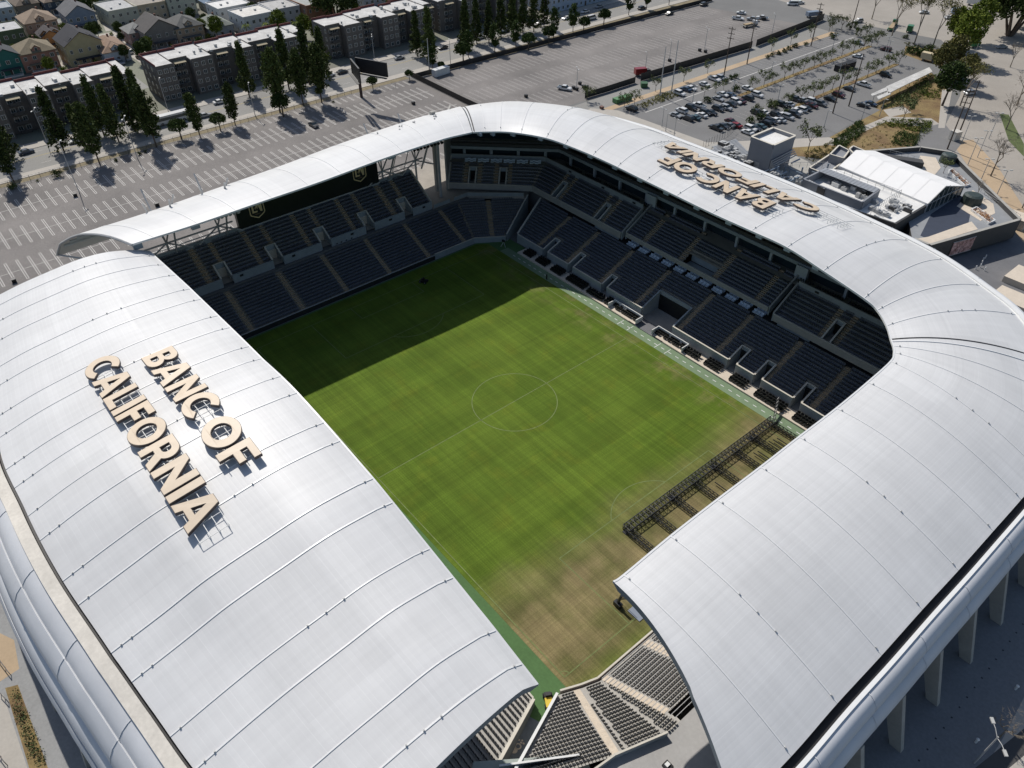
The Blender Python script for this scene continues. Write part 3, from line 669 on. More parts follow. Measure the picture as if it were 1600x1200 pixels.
# ---- scoreboard with two club shields ------------------------------------------
def plane_x(u, v, x): d = ray(u, v); t = (x - CC.x) / d.x; return CC + d * t
def curve_mesh(name, loops, ext, mats, parent=None, off=0.0, warp=None):
    """flat filled outline with holes, given thickness; warp moves each vertex to its place"""
    cu = bpy.data.curves.new(name, 'CURVE'); cu.dimensions = '2D'; cu.fill_mode = 'BOTH'; cu.extrude = ext; cu.offset = off
    for L in loops:
        sp = cu.splines.new('POLY'); sp.points.add(len(L) - 1)
        for i, p in enumerate(L): sp.points[i].co = (p[0], p[1], 0, 1)
        sp.use_cyclic_u = True
    ob = bpy.data.objects.new(name, cu); me = bpy.data.meshes.new_from_object(ob); bpy.data.objects.remove(ob); bpy.data.curves.remove(cu)
    if warp:
        for v in me.vertices: v.co = warp(v.co)
    me.materials.clear()
    for m in mats: me.materials.append(m)
    me.name = name
    return link(name, me, parent)
scb = empty("scoreboard", (-80, 0, 15), 0, "long black scoreboard with two gold shield emblems above the far stand", "scoreboard")
b = MB(); b.box(-.8, .6, -22.3, 18.2, .4, 9.0); b.build("screen", mat("black screen", (.012, .015, .016), .35, .3, .15), scb)
b = MB(); b.box(.61, .75, -22.4, 18.3, .1, .38); b.build("screen_ledge", m_steel, scb)
m_gold = mat("gold emblem", (.78, .60, .30), .5, .1, 2.0); m_gb = mat("brown shield edge", (.16, .11, .055), .5)
def arc(cx, cy, rx, ry, a0, a1, n=10): return [(cx + rx * cos(radians(lerp(a0, a1, i / n))), cy + ry * sin(radians(lerp(a0, a1, i / n)))) for i in range(n + 1)]
def shield(s): return [(-.78 * s, .95 * s), (.78 * s, .95 * s), (.80 * s, -.45 * s), (.74 * s, -.62 * s), (.1 * s, -.98 * s), (0, -1.02 * s), (-.1 * s, -.98 * s), (-.74 * s, -.62 * s), (-.80 * s, -.45 * s)]
for (u, v) in ((401, 326), (561.5, 270)):
    c = plane_x(u, v, -79.38)
    H = 2.5
    W_ = lambda x0: (lambda co: Vector((x0 + co.z, c.y + co.x * H, c.z + co.y * H)))
    e = empty("club_emblem", (-79.38 + 80, c.y, c.z - 15)); e.parent = scb
    def WP(x0): return lambda co: Vector((x0 + co.z, co.x * H, co.y * H))
    curve_mesh("shield_rim", [shield(1.0), shield(.88)], .02, [m_gold], e, 0, WP(.03))
    curve_mesh("shield_face", [shield(.87)], .015, [m_black], e, 0, WP(.02))
    curve_mesh("emblem_letters", [[(-.52, .55), (-.34, .55), (-.34, -.20), (.02, -.20), (.02, -.36), (-.52, -.36)],
        [(-.16, -.08), (.02, -.08), (.16, .30), (.34, -.36), (.54, -.36), (.54, .62), (.38, .62), (.38, .22), (.22, .68), (.08, .68)],
        [(-.22, .08), (-.10, .30), (-.02, .22), (-.10, .04)], [(-.14, .40), (-.02, .60), (.03, .46), (-.05, .30)]], .02, [m_gold], e, 0, WP(.05))
    curve_mesh("emblem_bar", [[(-.30, -.52), (.30, -.52), (.26, -.60), (-.26, -.60)]], .015, [m_gb], e, 0, WP(.05))
# roof trusses, braces and flood lights over the far stand
def T_(p, q, r=.16): b = MB(); b.tube(p, q, r, 0, 6); b.build('roof_truss', m_steel, fr_)
for ya, yb in ((-46, -23), (19, 34)):
    T_((-81.2, ya, 17.2), (-81.2, yb, 17.2), .22); T_((-83.2, ya, 14.8), (-83.2, yb, 14.8), .16); T_((-84.5, ya, 20.5), (-84.5, yb, 20.5), .16)
for y in (-39.5, -26.8, 20.5, 31.5):
    T_((-81.2, y, 8), (-81.2, y, 17.2), .3); T_((-81.2, y, 17.2), (-75, y - 3.4, 31), .2); T_((-81.2, y, 17.2), (-75, y + 3.4, 31), .2); T_((-81.2, y, 17.2), (-88, y, 28.5), .2)
    T_((-81.2, y, 17.2), (-79, y - 6, 15.3), .2); T_((-81.2, y, 17.2), (-79, y + 5, 15.3), .2); T_((-72, y + 1.5, 31.5), (-80.6, y + 1.5, 14.5), .24)
for y in (24, 28, 34.8): T_((-74, y, 31.5), (-82, y, 15), .13)
T_((-74.5, 34.9, 31), (-74.5, 34.9, 7.3), .42)
b = MB(); b.box(-79.2, -78.2, 36.2, 37.4, 7.35, 30.5); b.build("corner_pier", m_conc, fr_)
for i in range(9):
    p = at(lerp(647, 690, i / 8), lerp(235, 223, i / 8), 29.0); b = MB(); b.tube(p + Vector((.3, 0, 0)), p + Vector((-.5, 0, .35)), .42, 0, 8, .3); b.tube(p + Vector((0, 0, .3)), p + Vector((0, 0, 1.6)), .06, 1); b.build("flood_light", [m_black, m_steel], fr_)
for i in range(6):
    p = at(lerp(340, 372, i / 5), lerp(341, 331, i / 5), 29.0); b = MB(); b.tube(p + Vector((.3, 0, 0)), p + Vector((-.5, 0, .35)), .42, 0, 8, .3); b.tube(p + Vector((0, 0, .3)), p + Vector((0, 0, 1.6)), .06, 1); b.build("flood_light", [m_steel, m_steel], fr_)
for u, v in ((215, 383), (305, 352), (442, 294), (347, 333), (545, 262), (612, 243)):
    p = at(u, v, 29.6); b = MB(); b.box(p.x - .8, p.x + .1, p.y - .9, p.y + .9, p.z - .9, p.z + .7); b.build("speaker_box", mat("pale grey box", (.33, .38, .42), .5), fr_)
# ---- right stand -----------------------------------------------------------
rs = empty("grandstand", (0, 0, 0), 0, "long right hand stand with field boxes, lounge chairs and a raised second tier", "grandstand")
RX0 = -50.0
rv = [(-38.5, 1.9, 4), (-28.6, 1.9, 4), (-16.2, 1.9, 3), (23.6, 2.2, 4), (30.4, 2.0, 4), (40.2, 2.0, 4)]
ra = [-42.0, -30.9, -18.4, -6.0, 7.6, 18.8, 31.8, 43.3]
rl = Stand(rs, [(RX0, 43.3), (51.5, 43.3), (58.5, 36.3)], 2.3, 14, .88, .355, .36, 0, [(0, x - RX0, 1.2) for x in ra], [(0, x - RX0 - w_ / 2, x - RX0 + w_ / 2, 0, r) for x, w_, r in rv] + [(0, -3.4 - RX0, 6.4 - RX0, 0, 6)], ms=None)
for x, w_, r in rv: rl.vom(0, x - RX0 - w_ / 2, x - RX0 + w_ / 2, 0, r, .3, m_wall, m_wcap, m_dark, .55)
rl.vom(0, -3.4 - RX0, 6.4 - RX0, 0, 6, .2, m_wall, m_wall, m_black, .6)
rl.front(.3, 2.95, .28, m_wall, m_wcap, -.2, [(0, x - RX0 - w_ / 2, x - RX0 + w_ / 2) for x, w_, r in rv] + [(0, -3.4 - RX0, 6.4 - RX0)])
rl.side(0, .7, .35, m_wall, m_wcap, base=-.04)
seats_out(rs, rl.seats, m_seat, lambda p: 12 < p.x < 38 and p.z < 6)
b = MB()
for x0, x1 in ((-46, -4.1), (6.7, 56)): b.box(x0, x1, 39.62, 43.1, -.04, .34)
b.build("field_terrace", m_lconc, rs)
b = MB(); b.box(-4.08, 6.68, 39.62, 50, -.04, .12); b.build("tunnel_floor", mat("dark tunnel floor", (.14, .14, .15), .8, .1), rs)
m_chair = mat("black club chair", (.014, .015, .014), .35, spec=.6)
cb = MB(); cb.box(-.3, .3, -.3, .25, .12, .48); cb.box(-.3, .3, .2, .36, .3, .98); cb.box(-.34, -.26, -.28, .3, .3, .62); cb.box(.26, .34, -.28, .3, .3, .62)
chme = cb.mesh("club_chair", m_chair)
chl = []
def chairs(x0, x1, ys, step=.82):
    x = x0
    while x < x1:
        for y in ys: chl.append((x, y, .34 + (.0 if y < 41 else .18)))
        x += step
chairs(-44, -41, (40.5, 41.3, 42.1)); chairs(-39, -35, (40.5, 41.3, 42.1)); chairs(-33, -29.5, (40.5, 41.3, 42.1)); chairs(-27, -21, (40.6, 41.5, 42.2)); chairs(-19.5, -14, (40.6, 41.5)); chairs(-13.2, -11.6, (40.6, 41.5, 42.2))
chairs(12.8, 16.8, (40.6, 41.5)); chairs(18.5, 21.8, (40.6, 41.5, 42.2)); chairs(25.6, 29.2, (40.5, 41.3, 42.1)); chairs(32.2, 39.0, (40.5, 41.3, 42.1)); chairs(41.8, 54, (40.5, 41.3, 42.1))
random.shuffle(chl)
chl.sort(key=lambda q: -q[0])
for i, (x, y, z) in enumerate(chl[:100]): link("club_chair", chme, rs, (x, y, z), random.uniform(-.25, .25))
V = MB()
for x, y, z in chl[100:]: V.add(cb, Matrix.Translation((x, y, z)) @ Matrix.Rotation(random.uniform(-.25, .25), 4, 'Z'))
o = V.build("club_chairs", m_chair, rs); o["kind"] = "stuff"
# dugouts
for x0, x1, lab in ((-11.4, -2.0, "open white walled team bench pit left of the players' tunnel"), (3.0, 12.3, "open white walled team bench pit right of the players' tunnel")):
    d = empty("team_dugout", ((x0 + x1) / 2, 40.3, .35), 0, lab, "dugout", "team benches beside the touchline"); w_ = (x1 - x0) / 2
    b = MB(); b.box(-w_, w_, 1.75, 1.95, 0, 1.35); b.box(-w_, -w_ + .18, -.5, 1.74, 0, 1.3); b.box(w_ - .18, w_, -.5, 1.74, 0, 1.3); b.build("dugout_wall", m_white, d)
    b = MB(); b.box(-w_ + .2, w_ - .2, -.6, 1.7, -.003, .03); b.build("dugout_floor", m_lconc, d)
    for k in range(13):
        for yy in (.5, 1.25):
            if random.random() < .8: link("bench_seat", chme, d, (-w_ + .8 + k * (2 * w_ - 1.6) / 12, yy, .03))
# second tier
t1 = Stand(rs, [(-76.5, 39.4), (-59.3, 56.6), (-24.0, 56.6)], 9.0, 8, .92, .60, 0, 0, [(0, 4.6, 1.1), (0, 8.6, 1.1), (0, 13.5, 1.1), (0, 17.5, 1.1), (1, 7.2, 1.1), (1, 10.6, 1.1), (1, 24.2, 1.1), (1, 27.6, 1.1)], [(0, 5.6, 7.6, 0, 4), (0, 14.5, 16.5, 0, 4), (1, 8.0, 9.8, 0, 4), (1, 25.0, 26.8, 0, 4)])
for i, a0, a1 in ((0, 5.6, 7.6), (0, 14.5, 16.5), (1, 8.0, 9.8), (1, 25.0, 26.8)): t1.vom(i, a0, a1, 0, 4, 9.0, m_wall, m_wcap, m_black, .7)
seats_out(rs, t1.seats, m_seat, lambda p: p.x > -50)
t1.front(8.0, 9.7, .3, m_conc, m_wcap); t1.side(1, .8, .3, m_wall, m_conc); t1.side(0, .9, .35, m_wcap)
t2 = Stand(rs, [(-22.9, 57.4), (21.2, 57.4)], 9.25, 11, .84, .46, 0, 0, [(0, 5.6, 1.3), (0, 17.4, 1.3), (0, 28.2, 1.3), (0, 40.2, 1.3)], [(0, 18.4, 27.2, 0, 3), (0, 18.4, 27.2, 9, 10)])
seats_out(rs, t2.seats, m_seat, lambda p: p.x > -5)
t2.front(8.75, 9.85, .3, m_conc, m_wcap); t2.side(0, .8, .3, m_wall, m_conc); t2.side(1, .8, .3, m_wall, m_conc)
b = MB(); b.wallstrip([(-4.4, 61.4, 8.9), (4.2, 61.4, 8.9)], -.3, 2.0, .2); b.wallstrip([(-4.4, 65.6, 12.3), (4.2, 65.6, 12.3)], 0, 1.5, .25); b.box(-4.5, 4.3, 58.1, 61.2, 8.3, 8.45); b.build("loge_box", m_wall, rs)
t3 = Stand(rs, [(23.3, 56.5), (57.0, 56.5), (63, 51)], 9.0, 8, .92, .60, 0, 0, [(0, 11.2, 1.1), (0, 14.8, 1.1), (0, 27, 1.1)], [(0, 12.0, 14.0, 0, 4)])
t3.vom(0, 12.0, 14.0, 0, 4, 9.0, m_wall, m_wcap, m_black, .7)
seats_out(rs, t3.seats, m_seat, lambda p: p.x < 50)
t3.front(8.0, 9.7, .3, m_conc, m_wcap); t3.side(0, .8, .3, m_wall, m_conc)
b = MB()
for pts in ([t1.q(0, -1, 7.45, 13.8), t1.q(0, 24.3 + 3.1, 7.45, 13.8), (-24.0, 64.05, 13.8)], [(23.3, 63.95, 13.8), (56.5, 63.95, 13.8), (66, 56, 13.8)]): b.wallstrip(pts, -.6, 1.35, .25, 0, 1)
b.build("tier_parapet", [m_wall, m_conc], rs)
b = MB()
for x in (-52, -39, -27.5, 27.5, 44): b.box(x, x + 1.0, 63.75, 63.8, 14.35, 14.85)
b.build("wall_plate", m_black, rs)
# club terrace between the tiers: floor, pale lounge seats
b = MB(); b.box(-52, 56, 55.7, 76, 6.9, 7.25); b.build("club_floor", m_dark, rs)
b = MB(); b.box(24.6, 33, 56.45, 56.7, 7.3, 8.0); b.box(-33.5, -24.6, 56.45, 56.7, 7.3, 8.0); b.build("club_rail", m_wall, rs)
m_lounge = mat("pale lounge chair", (.55, .62, .68), .5, .1, 1.0)
lb = MB(); lb.box(-.42, .42, -.4, .4, .1, .42); lb.box(-.42, .42, .28, .45, .4, .85)
lme = lb.mesh("lounge_chair", m_lounge)
for k in range(11):
    cx = lerp(-20.3, 19.4, k / 10)
    for i in range(3):
        for j in range(2): link("lounge_chair", lme, rs, (cx - .95 + i * .95, 56.9 + j * 1.2 - .2, 7.26))
# suites behind: floor, columns, beam, upper terrace, glazing
def offs(pts, d):  # offset polyline to its left
    P = [Vector(p) for p in pts]; T = [(P[i + 1] - P[i]).normalized() for i in range(len(P) - 1)]; out = []
    for i in range(len(P)):
        if i == 0: m_ = Vector((-T[0].y, T[0].x))
        elif i == len(P) - 1: m_ = Vector((-T[-1].y, T[-1].x))
        else:
            a, c = Vector((-T[i - 1].y, T[i - 1].x)), Vector((-T[i].y, T[i].x)); k = a + c; m_ = k / k.dot(c)
        out.append(P[i] + m_ * d)
    return out
base = [(-82.2, 44.6), (-59.8, 67.0), (47, 67.0), (59, 57.5)]
def pl(d, z): return [(p.x, p.y, z) for p in offs(base, d)]
def ribbon(d0, z0, d1, z1, b, mi=0): b.strip(pl(d0, z0), pl(d1, z1), mi)
b = MB(); ribbon(-3.0, 13.85, 6, 13.85, b); b.build("suite_terrace", m_tread, rs)
b = MB(); ribbon(1.6, 13.8, 1.6, 17.0, b); b.build("suite_glazing", m_glass, rs)
b = MB(); b.wallstrip(pl(.3, 16.6), 0, .85, .5); b.build("ring_beam", m_wall, rs)
b = MB(); ribbon(.2, 17.4, 3.0, 17.4, b); ribbon(3.0, 17.4, 3.0, 18.0, b); ribbon(3.0, 18.0, 5.0, 18.0, b); b.build("upper_terrace", m_tread, rs)
b = MB(); ribbon(5.0, 17.9, 5.0, 24.6, b); b.build("upper_glazing", m_glass, rs)
b = MB(); b.wallstrip(pl(.45, 17.45), 0, .9, .12); b.build("balustrade", m_dgrey, rs)
ut = []
for x in [-57 + .56 * i for i in range(200)]:
    if int((x + 57) / 5.6) % 1 == 0 and ((x + 57) % 5.6) > 1.0:
        for d, z in ((1.6, 17.4), (3.6, 18.0)): ut.append((Vector((x, 67 + d, z)), (1, 0), None))
for x in [-57 + .62 * i for i in range(180)]:
    if ((x + 57) % 7.5) > 1.2 and not (-23.5 < x < 21.8):
        for d, z in ((-1.9, 13.85), (-.9, 13.85)): ut.append((Vector((x, 67 + d, z)), (1, 0), None))
seats_out(rs, ut, m_seatk, lambda p: p.x > -30)
m_colm = mat("pale column", (.42, .45, .46), .7)
def colm(x0, x1, y0, y1, z0, z1): b = MB(); b.box(x0, x1, y0, y1, z0, z1); b.build("suite_column", m_colm, rs)
for k in range(11): x = -55.0 + 9.75 * k; colm(x - .3, x + .3, 66.95, 67.6, 13.86, 16.58)
for x in (-23.4, 21.9): colm(x - 1.5, x + 1.5, 66.3, 66.9, 13.4, 17.2)
for k in range(4): p = offs(base, .3)[0].lerp(offs(base, .3)[1], (k + .5) / 4); colm(p.x - .3, p.x + .3, p.y - .3, p.y + .3, 13.86, 16.58)
for k in range(6):
    c = Vector((-77.6, 45.9)).lerp(Vector((-61.5, 62.0)), (k + .5) / 6)
    for i in range(4):
        p = c + Vector((.707, .707)) * (-1.2 + .8 * i) + Vector((-.707, .707)) * (.4 * (i % 2)); link("lounge_chair", lme, rs, (p.x, p.y, 13.9), radians(45))
# end wall of the upper levels facing the far canopy, and the dark gap under the second tier
b = MB(); b.wallstrip([(-76.9, 38.9, 7.4), (-86, 48, 7.4)], 0, 20, .5); b.build("end_pier", m_conc, rs)
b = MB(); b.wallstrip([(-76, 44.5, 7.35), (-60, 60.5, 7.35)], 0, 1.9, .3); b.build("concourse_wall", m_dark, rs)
for k in range(14):     # speaker boxes and hangers along the inner lip of the roof
    q = Vector(w_pt(.4 + k * .8, 0)); b = MB(); b.box(q.x - .7, q.x + .7, q.y + .2, q.y + .8, q.z - 1.1, q.z - .3); b.build("speaker_box", MATS["pale grey box"], wr)
# ---- near stand ---------------------------------------------------------------
ns = empty("grandstand", (0, 0, 0), 0, "sunlit near stand with pale steps and black seats at the bottom corner", "grandstand")
NP = [(56.9, 34.5), (56.9, -31.2), (56.0, -33.9), (54.5, -37.4)]
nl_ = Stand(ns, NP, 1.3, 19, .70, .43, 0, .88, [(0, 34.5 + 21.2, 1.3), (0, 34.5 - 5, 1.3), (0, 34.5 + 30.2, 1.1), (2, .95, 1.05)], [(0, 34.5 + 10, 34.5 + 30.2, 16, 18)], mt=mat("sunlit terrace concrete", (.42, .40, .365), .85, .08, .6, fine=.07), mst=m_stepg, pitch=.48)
seats_out(ns, [q for q in nl_.seats if q[0].y <= -29.9], m_seatk, lambda p: p.z < 5); seats_out(ns, [q for q in nl_.seats if q[0].y > -29.9], m_seatn, lambda p: p.y < -20)
nl_.front(-.04, 1.35, .22, mat("pinkish wall", (.42, .37, .36), .7, .08), m_wcap, -.55)
nl_.side(1, .75, .3, m_wcap, m_white, base=-.04)
b = MB()      # bright rails in front of each row of the block under the canopy
for k in range(19):
    for i in range(1):
        A, C = nl_.q(0, 34.5 - 20, k * .70 + .12), nl_.q(0, 34.5 + 31.0, k * .70 + .12); b.box(A.x - .03, A.x + .03, C.y, A.y, A.z + .62, A.z + .68)
        y = C.y
        while y < C.y + 14: b.box(A.x - .02, A.x + .02, y, y + .04, A.z, A.z + .63, 0, False); y += 1.6
b.build("row_rail", mat("galvanised rail", (.55, .55, .54), .4), ns)
b = MB(); b.prism([(70.25, 34), (70.25, -32.2), (67.8, -40.5), (66.4, -56), (84, -60), (84, 34)], 8.6, 9.35); b.build("concourse_deck", mat("smooth grey concourse", (.37, .36, .345), .85, .10, .2, fine=.05), ns)
b = MB(); b.wallstrip([(70.4, -33.2, 9.35), (68.0, -40.5, 9.35), (66.9, -49.5, 9.35)], 0, 1.0, .2, 0, 1); b.build("deck_parapet", [m_wall, m_wcap], ns)
b = MB(); b.box(72.5, 73.6, -36.6, -35.6, 9.36, 9.7); b.box(72.7, 73.2, -36.4, -35.8, 9.71, 9.9, 1); b.build("floor_hatch", [m_black, m_white], ns)
b = MB()
p0, p1, p2, p3 = at(740, 1190, 7.9), at(915, 1178, 7.9), at(950, 1290, 7.9), at(700, 1330, 7.9); b.prism([tuple(p[:2]) for p in (p0, p1, p2, p3)], 7.2, 7.9); b.build("balcony_deck", mat("pale green grey deck", (.34, .38, .35), .8, .12, .5), ns)
for u, v in ((845, 1196), (853, 1195), (878, 1193), (886, 1192), (906, 1190), (866, 1199)):
    p = at(u, v, 7.9); link("deck_chair", chme, ns, (p.x, p.y, 7.9), radians(20), )
b = MB(); p0, p1 = at(780, 1198, 8.6), at(905, 1181, 8.6); b.wallstrip([(p0.x, p0.y, 7.9), (p1.x, p1.y, 7.9)], 0, 1.0, .2, 0, 1); b.build("balcony_wall", [m_wall, m_white], ns)
# ---- left stand, mostly below its canopy ---------------------------------------
ls = empty("grandstand", (0, 0, 0), 0, "left stand hidden below its canopy with a strip of rows showing by the ramp", "grandstand")
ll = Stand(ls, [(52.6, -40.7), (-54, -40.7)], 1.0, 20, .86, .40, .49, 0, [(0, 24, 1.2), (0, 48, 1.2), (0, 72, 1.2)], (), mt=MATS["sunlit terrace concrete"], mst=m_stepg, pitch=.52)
seats_out(ls, ll.seats, m_seatk, lambda p: p.x > 48)
ll.front(-.04, 1.4, .22, m_wall, m_wcap); ll.side(0, .8, .35, mat('slate wall', (.11, .125, .14), .8, .1), m_wcap, base=-.04)
b = MB(); b.box(-60, 52, -84, -58.2, 8.6, 9.1); b.build("concourse_deck", m_deck, ls)
# ramp between the left and near stands with its painted emblem
rp = [tuple(at(u, v, .3)[:2]) for u, v in ((816, 1112), (862, 1137), (790, 1270), (715, 1222))]
b = MB(); b.face([(rp[0][0], rp[0][1], .02), (rp[1][0], rp[1][1], .02), (rp[2][0], rp[2][1], 2.6), (rp[3][0], rp[3][1], 2.6)]); tag(b.build("service_ramp", mat("dark slate ramp", (.15, .175, .20), .8, .15, .4, fine=.06)), kind='structure')
def ramp_pt(u, v):
    o, n_ = Vector((rp[0][0], rp[0][1], .05)), (Vector((rp[1][0], rp[1][1], .02)) - Vector((rp[0][0], rp[0][1], .02))).cross(Vector((rp[3][0], rp[3][1], 2.6)) - Vector((rp[0][0], rp[0][1], .02)))
    d = ray(u, v); return CC + d * ((o - CC).dot(n_) / d.dot(n_))
b = MB(); c = ramp_pt(803, 1166)
def loop(cx, cy, r, wd):
    for i in range(14):
        a, e = 2 * pi * i / 14, 2 * pi * (i + 1) / 14; q = []
        for rr, an in ((r - wd, a), (r, a), (r, e), (r - wd, e)):
            x_, y_ = c.x + cx + rr * cos(an), c.y + cy + rr * sin(an); P0 = Vector((rp[0][0], rp[0][1])); D3 = Vector((rp[3][0], rp[3][1])) - P0
            q.append((x_, y_))
        b.face([(x, y, PZ(x, y)) for x, y in q])
def PZ(x, y):
    o = Vector((rp[0][0], rp[0][1], .02)); n_ = (Vector((rp[1][0], rp[1][1], .02)) - o).cross(Vector((rp[3][0], rp[3][1], 2.6)) - o); return o.z - (n_.x * (x - o.x) + n_.y * (y - o.y)) / n_.z + .03
for cx, cy, r, wd in ((-.3, .0, .55, .2), (.35, .45, .5, .2), (-.15, -.7, .45, .2), (.45, -.35, .5, .45), (-.75, -.35, .35, .15), (.2, 1.15, .16, .16), (.5, 1.35, .16, .16), (.05, 1.5, .14, .14), (-.25, 1.2, .14, .14)): loop(cx, cy, r, wd)
tag(b.build("painted_emblem", m_stepg), "beige curled emblem with dots painted on the dark ramp", "emblem")
# ================================================================== builders for the surroundings
m_leafd = tinted("dark evergreen leaves", (.026, .046, .014), .75, .5, (.072, .092, .024), spec=.12)
m_leafr = tinted("round tree leaves", (.030, .055, .014), .75, .45, (.055, .080, .020), spec=.12)
m_leafo = tinted("olive leaves", (.070, .090, .036), .8, .4, (.105, .125, .050), spec=.12)
m_leafb = tinted("bright leaves", (.075, .115, .018), .75, .4, (.15, .18, .025), spec=.12)
m_leafdry = tinted("dry bush leaves", (.090, .100, .030), .85, .4, (.145, .13, .045), spec=.1)
m_bark = mat("bark", (.10, .075, .055), .9, .2, 2.0)
m_barkp = mat("pale bark", (.22, .185, .145), .9, .2, 2.0)
def leaves(b, c, r, n, size, rng, flat=1.0):
    """a clump of small leaf faces round a centre"""
    for _ in range(n):
        while True:
            q = Vector((rng.uniform(-1, 1), rng.uniform(-1, 1), rng.uniform(-1, 1)))
            if q.length < 1: break
        p = c + Vector((q.x * r, q.y * r, q.z * r * flat))
        a = Vector((rng.gauss(0, 1), rng.gauss(0, 1), rng.gauss(0, 1))).normalized(); d = a.orthogonal().normalized(); e = a.cross(d)
        s = size * rng.uniform(.6, 1.3); d = d * s; e = e * s * rng.uniform(.5, .9)
        b.face([p - d, p - e * .8, p + d, p + e])
def tree_mesh(kind, seed):
    rng = random.Random(seed); cr = MB(); tk = MB()
    if kind == 'column':       # tall dark street tree, narrow crown on a bare stem
        H = 1.0; base = Vector((0, 0, 0)); lean = Vector((rng.uniform(-.03, .03), rng.uniform(-.03, .03), 1))
        tk.tube((0, 0, 0), lean * 8, .30, 0, 6, .2); tk.tube(lean * 8, lean * 18, .2, 0, 6, .05)
        for i in range(150):
            t = rng.random() ** .8; z = lerp(4.2, 21.5, t); R = (4.1 * (1 - ((t - .28) / .74) ** 2) ** .5 if t > .28 else 4.1 * (.45 + .55 * t / .28)) if t < .98 else .4
            a = rng.uniform(0, 2 * pi); rr = R * rng.uniform(.25, 1.0) * (1 + .22 * sin(3 * a + seed)); c = lean * z; c = Vector((c.x + cos(a) * rr * .8, c.y + sin(a) * rr * .8, z))
            leaves(cr, c, rng.uniform(.8, 1.5), 30, .42, rng, 1.15)
            if i % 9 == 0: tk.tube(lean * (z - 1), c, .07, 0, 4, .02)
    elif kind == 'spire':      # pointed conifer
        tk.tube((0, 0, 0), (0, 0, 20), .3, 0, 6, .05)
        for i in range(150):
            t = rng.random() ** .9; z = lerp(2.0, 21.5, t); R = 4.0 * (1 - t) ** .75 + .15; a = rng.uniform(0, 2 * pi); rr = R * rng.uniform(.3, 1.05)
            leaves(cr, Vector((cos(a) * rr * .85, sin(a) * rr * .85, z)), rng.uniform(.7, 1.3), 28, .40, rng, .9)
    elif kind == 'round':
        tk.tube((0, 0, 0), (.1, 0, 2.4), .24, 0, 6, .17)
        for k in range(5):
            a = k * 1.26 + rng.random(); tk.tube((.1, 0, 2.3), (1.5 * cos(a), 1.5 * sin(a), 4.0), .12, 0, 5, .04)
        for i in range(70):
            a = rng.uniform(0, 2 * pi); u = rng.uniform(-.5, 1); rr = 2.5 * sqrt(max(0, 1 - u * u)) * rng.uniform(.55, 1.0); leaves(cr, Vector((cos(a) * rr, sin(a) * rr, 4.3 + u * 1.6)), rng.uniform(.6, 1.0), 28, .28, rng, .8)
    elif kind == 'oval':
        tk.tube((0, 0, 0), (0, .1, 6), .16, 0, 5, .07)
        for i in range(60):
            t = rng.random(); z = lerp(2.6, 9.2, t); R = 1.9 * sqrt(max(.05, 1 - (2 * t - .9) ** 2)); a = rng.uniform(0, 2 * pi); rr = R * rng.uniform(.2, 1); leaves(cr, Vector((cos(a) * rr, sin(a) * rr, z)), rng.uniform(.55, 1.0), 26, .3, rng)
    elif kind == 'airy':       # small car park tree, thin crown
        tk.tube((0, 0, 0), (0, 0, 2.0), .10, 0, 5, .07)
        for k in range(6):
            a = k * 1.05 + rng.random(); e = Vector((1.5 * cos(a), 1.5 * sin(a), rng.uniform(3.4, 4.9))); tk.tube((0, 0, 1.9), e, .05, 0, 4, .02)
            for j in range(3): leaves(cr, e + Vector((rng.uniform(-.8, .8), rng.uniform(-.8, .8), rng.uniform(-.9, .5))), rng.uniform(.5, .95), 24, .21, rng)
    elif kind == 'big':        # broad fig with a dense dark dome
        for k in range(6):
            a = k * 1.05; tk.tube((cos(a) * .5, sin(a) * .5, 0), (cos(a) * 3.5, sin(a) * 3.5, 7.0), .5, 0, 6, .2)
        for i in range(260):
            a = rng.uniform(0, 2 * pi); u = rng.uniform(-.45, 1); rr = 7.8 * sqrt(max(0, 1 - u * u)) * rng.uniform(.6, 1.0) * (1 + .12 * sin(4 * a)); leaves(cr, Vector((cos(a) * rr, sin(a) * rr, 9.0 + u * 5.4)), rng.uniform(1.1, 2.0), 32, .46, rng)
    elif kind == 'medium':
        tk.tube((0, 0, 0), (.2, 0, 4.6), .34, 0, 6, .22)
        for k in range(5):
            a = k * 1.3; tk.tube((.2, 0, 4.2), (2.6 * cos(a), 2.6 * sin(a), 8.2), .16, 0, 5, .05)
        for i in range(120):
            a = rng.uniform(0, 2 * pi); u = rng.uniform(-.7, 1); rr = 3.9 * sqrt(max(0, 1 - u * u)) * rng.uniform(.45, 1.0); leaves(cr, Vector((cos(a) * rr, sin(a) * rr, 8.4 + u * 3.9)), rng.uniform(.8, 1.4), 28, .34, rng)
    elif kind == 'sparse':     # tall thin spring foliage
        tips = []
        def br(p, d, L, r, k):
            q = p + d * L; tk.tube(p, q, r, 0, 4, r * .65)
            if k == 0: tips.append(q); return
            for _ in range(3): br(q, (d + Vector((rng.uniform(-.65, .65), rng.uniform(-.65, .65), rng.uniform(-.1, .5)))).normalized(), L * .72, r * .6, k - 1)
        br(Vector((0, 0, 0)), Vector((0, 0, 1)), 4.6, .22, 3)
        for q in tips: leaves(cr, q, 1.3, 26, .2, rng)
    elif kind == 'bare':
        def br(p, d, L, r, k):
            q = p + d * L; tk.tube(p, q, r, 0, 4, r * .6)
            if k == 0: return
            for _ in range(3 if k > 1 else 4): br(q, (d + Vector((rng.uniform(-.8, .8), rng.uniform(-.8, .8), rng.uniform(-.1, .55)))).normalized(), L * rng.uniform(.55, .8), r * .6, k - 1)
        br(Vector((0, 0, 0)), Vector((0, 0, 1)), 3.2, .24, 4)
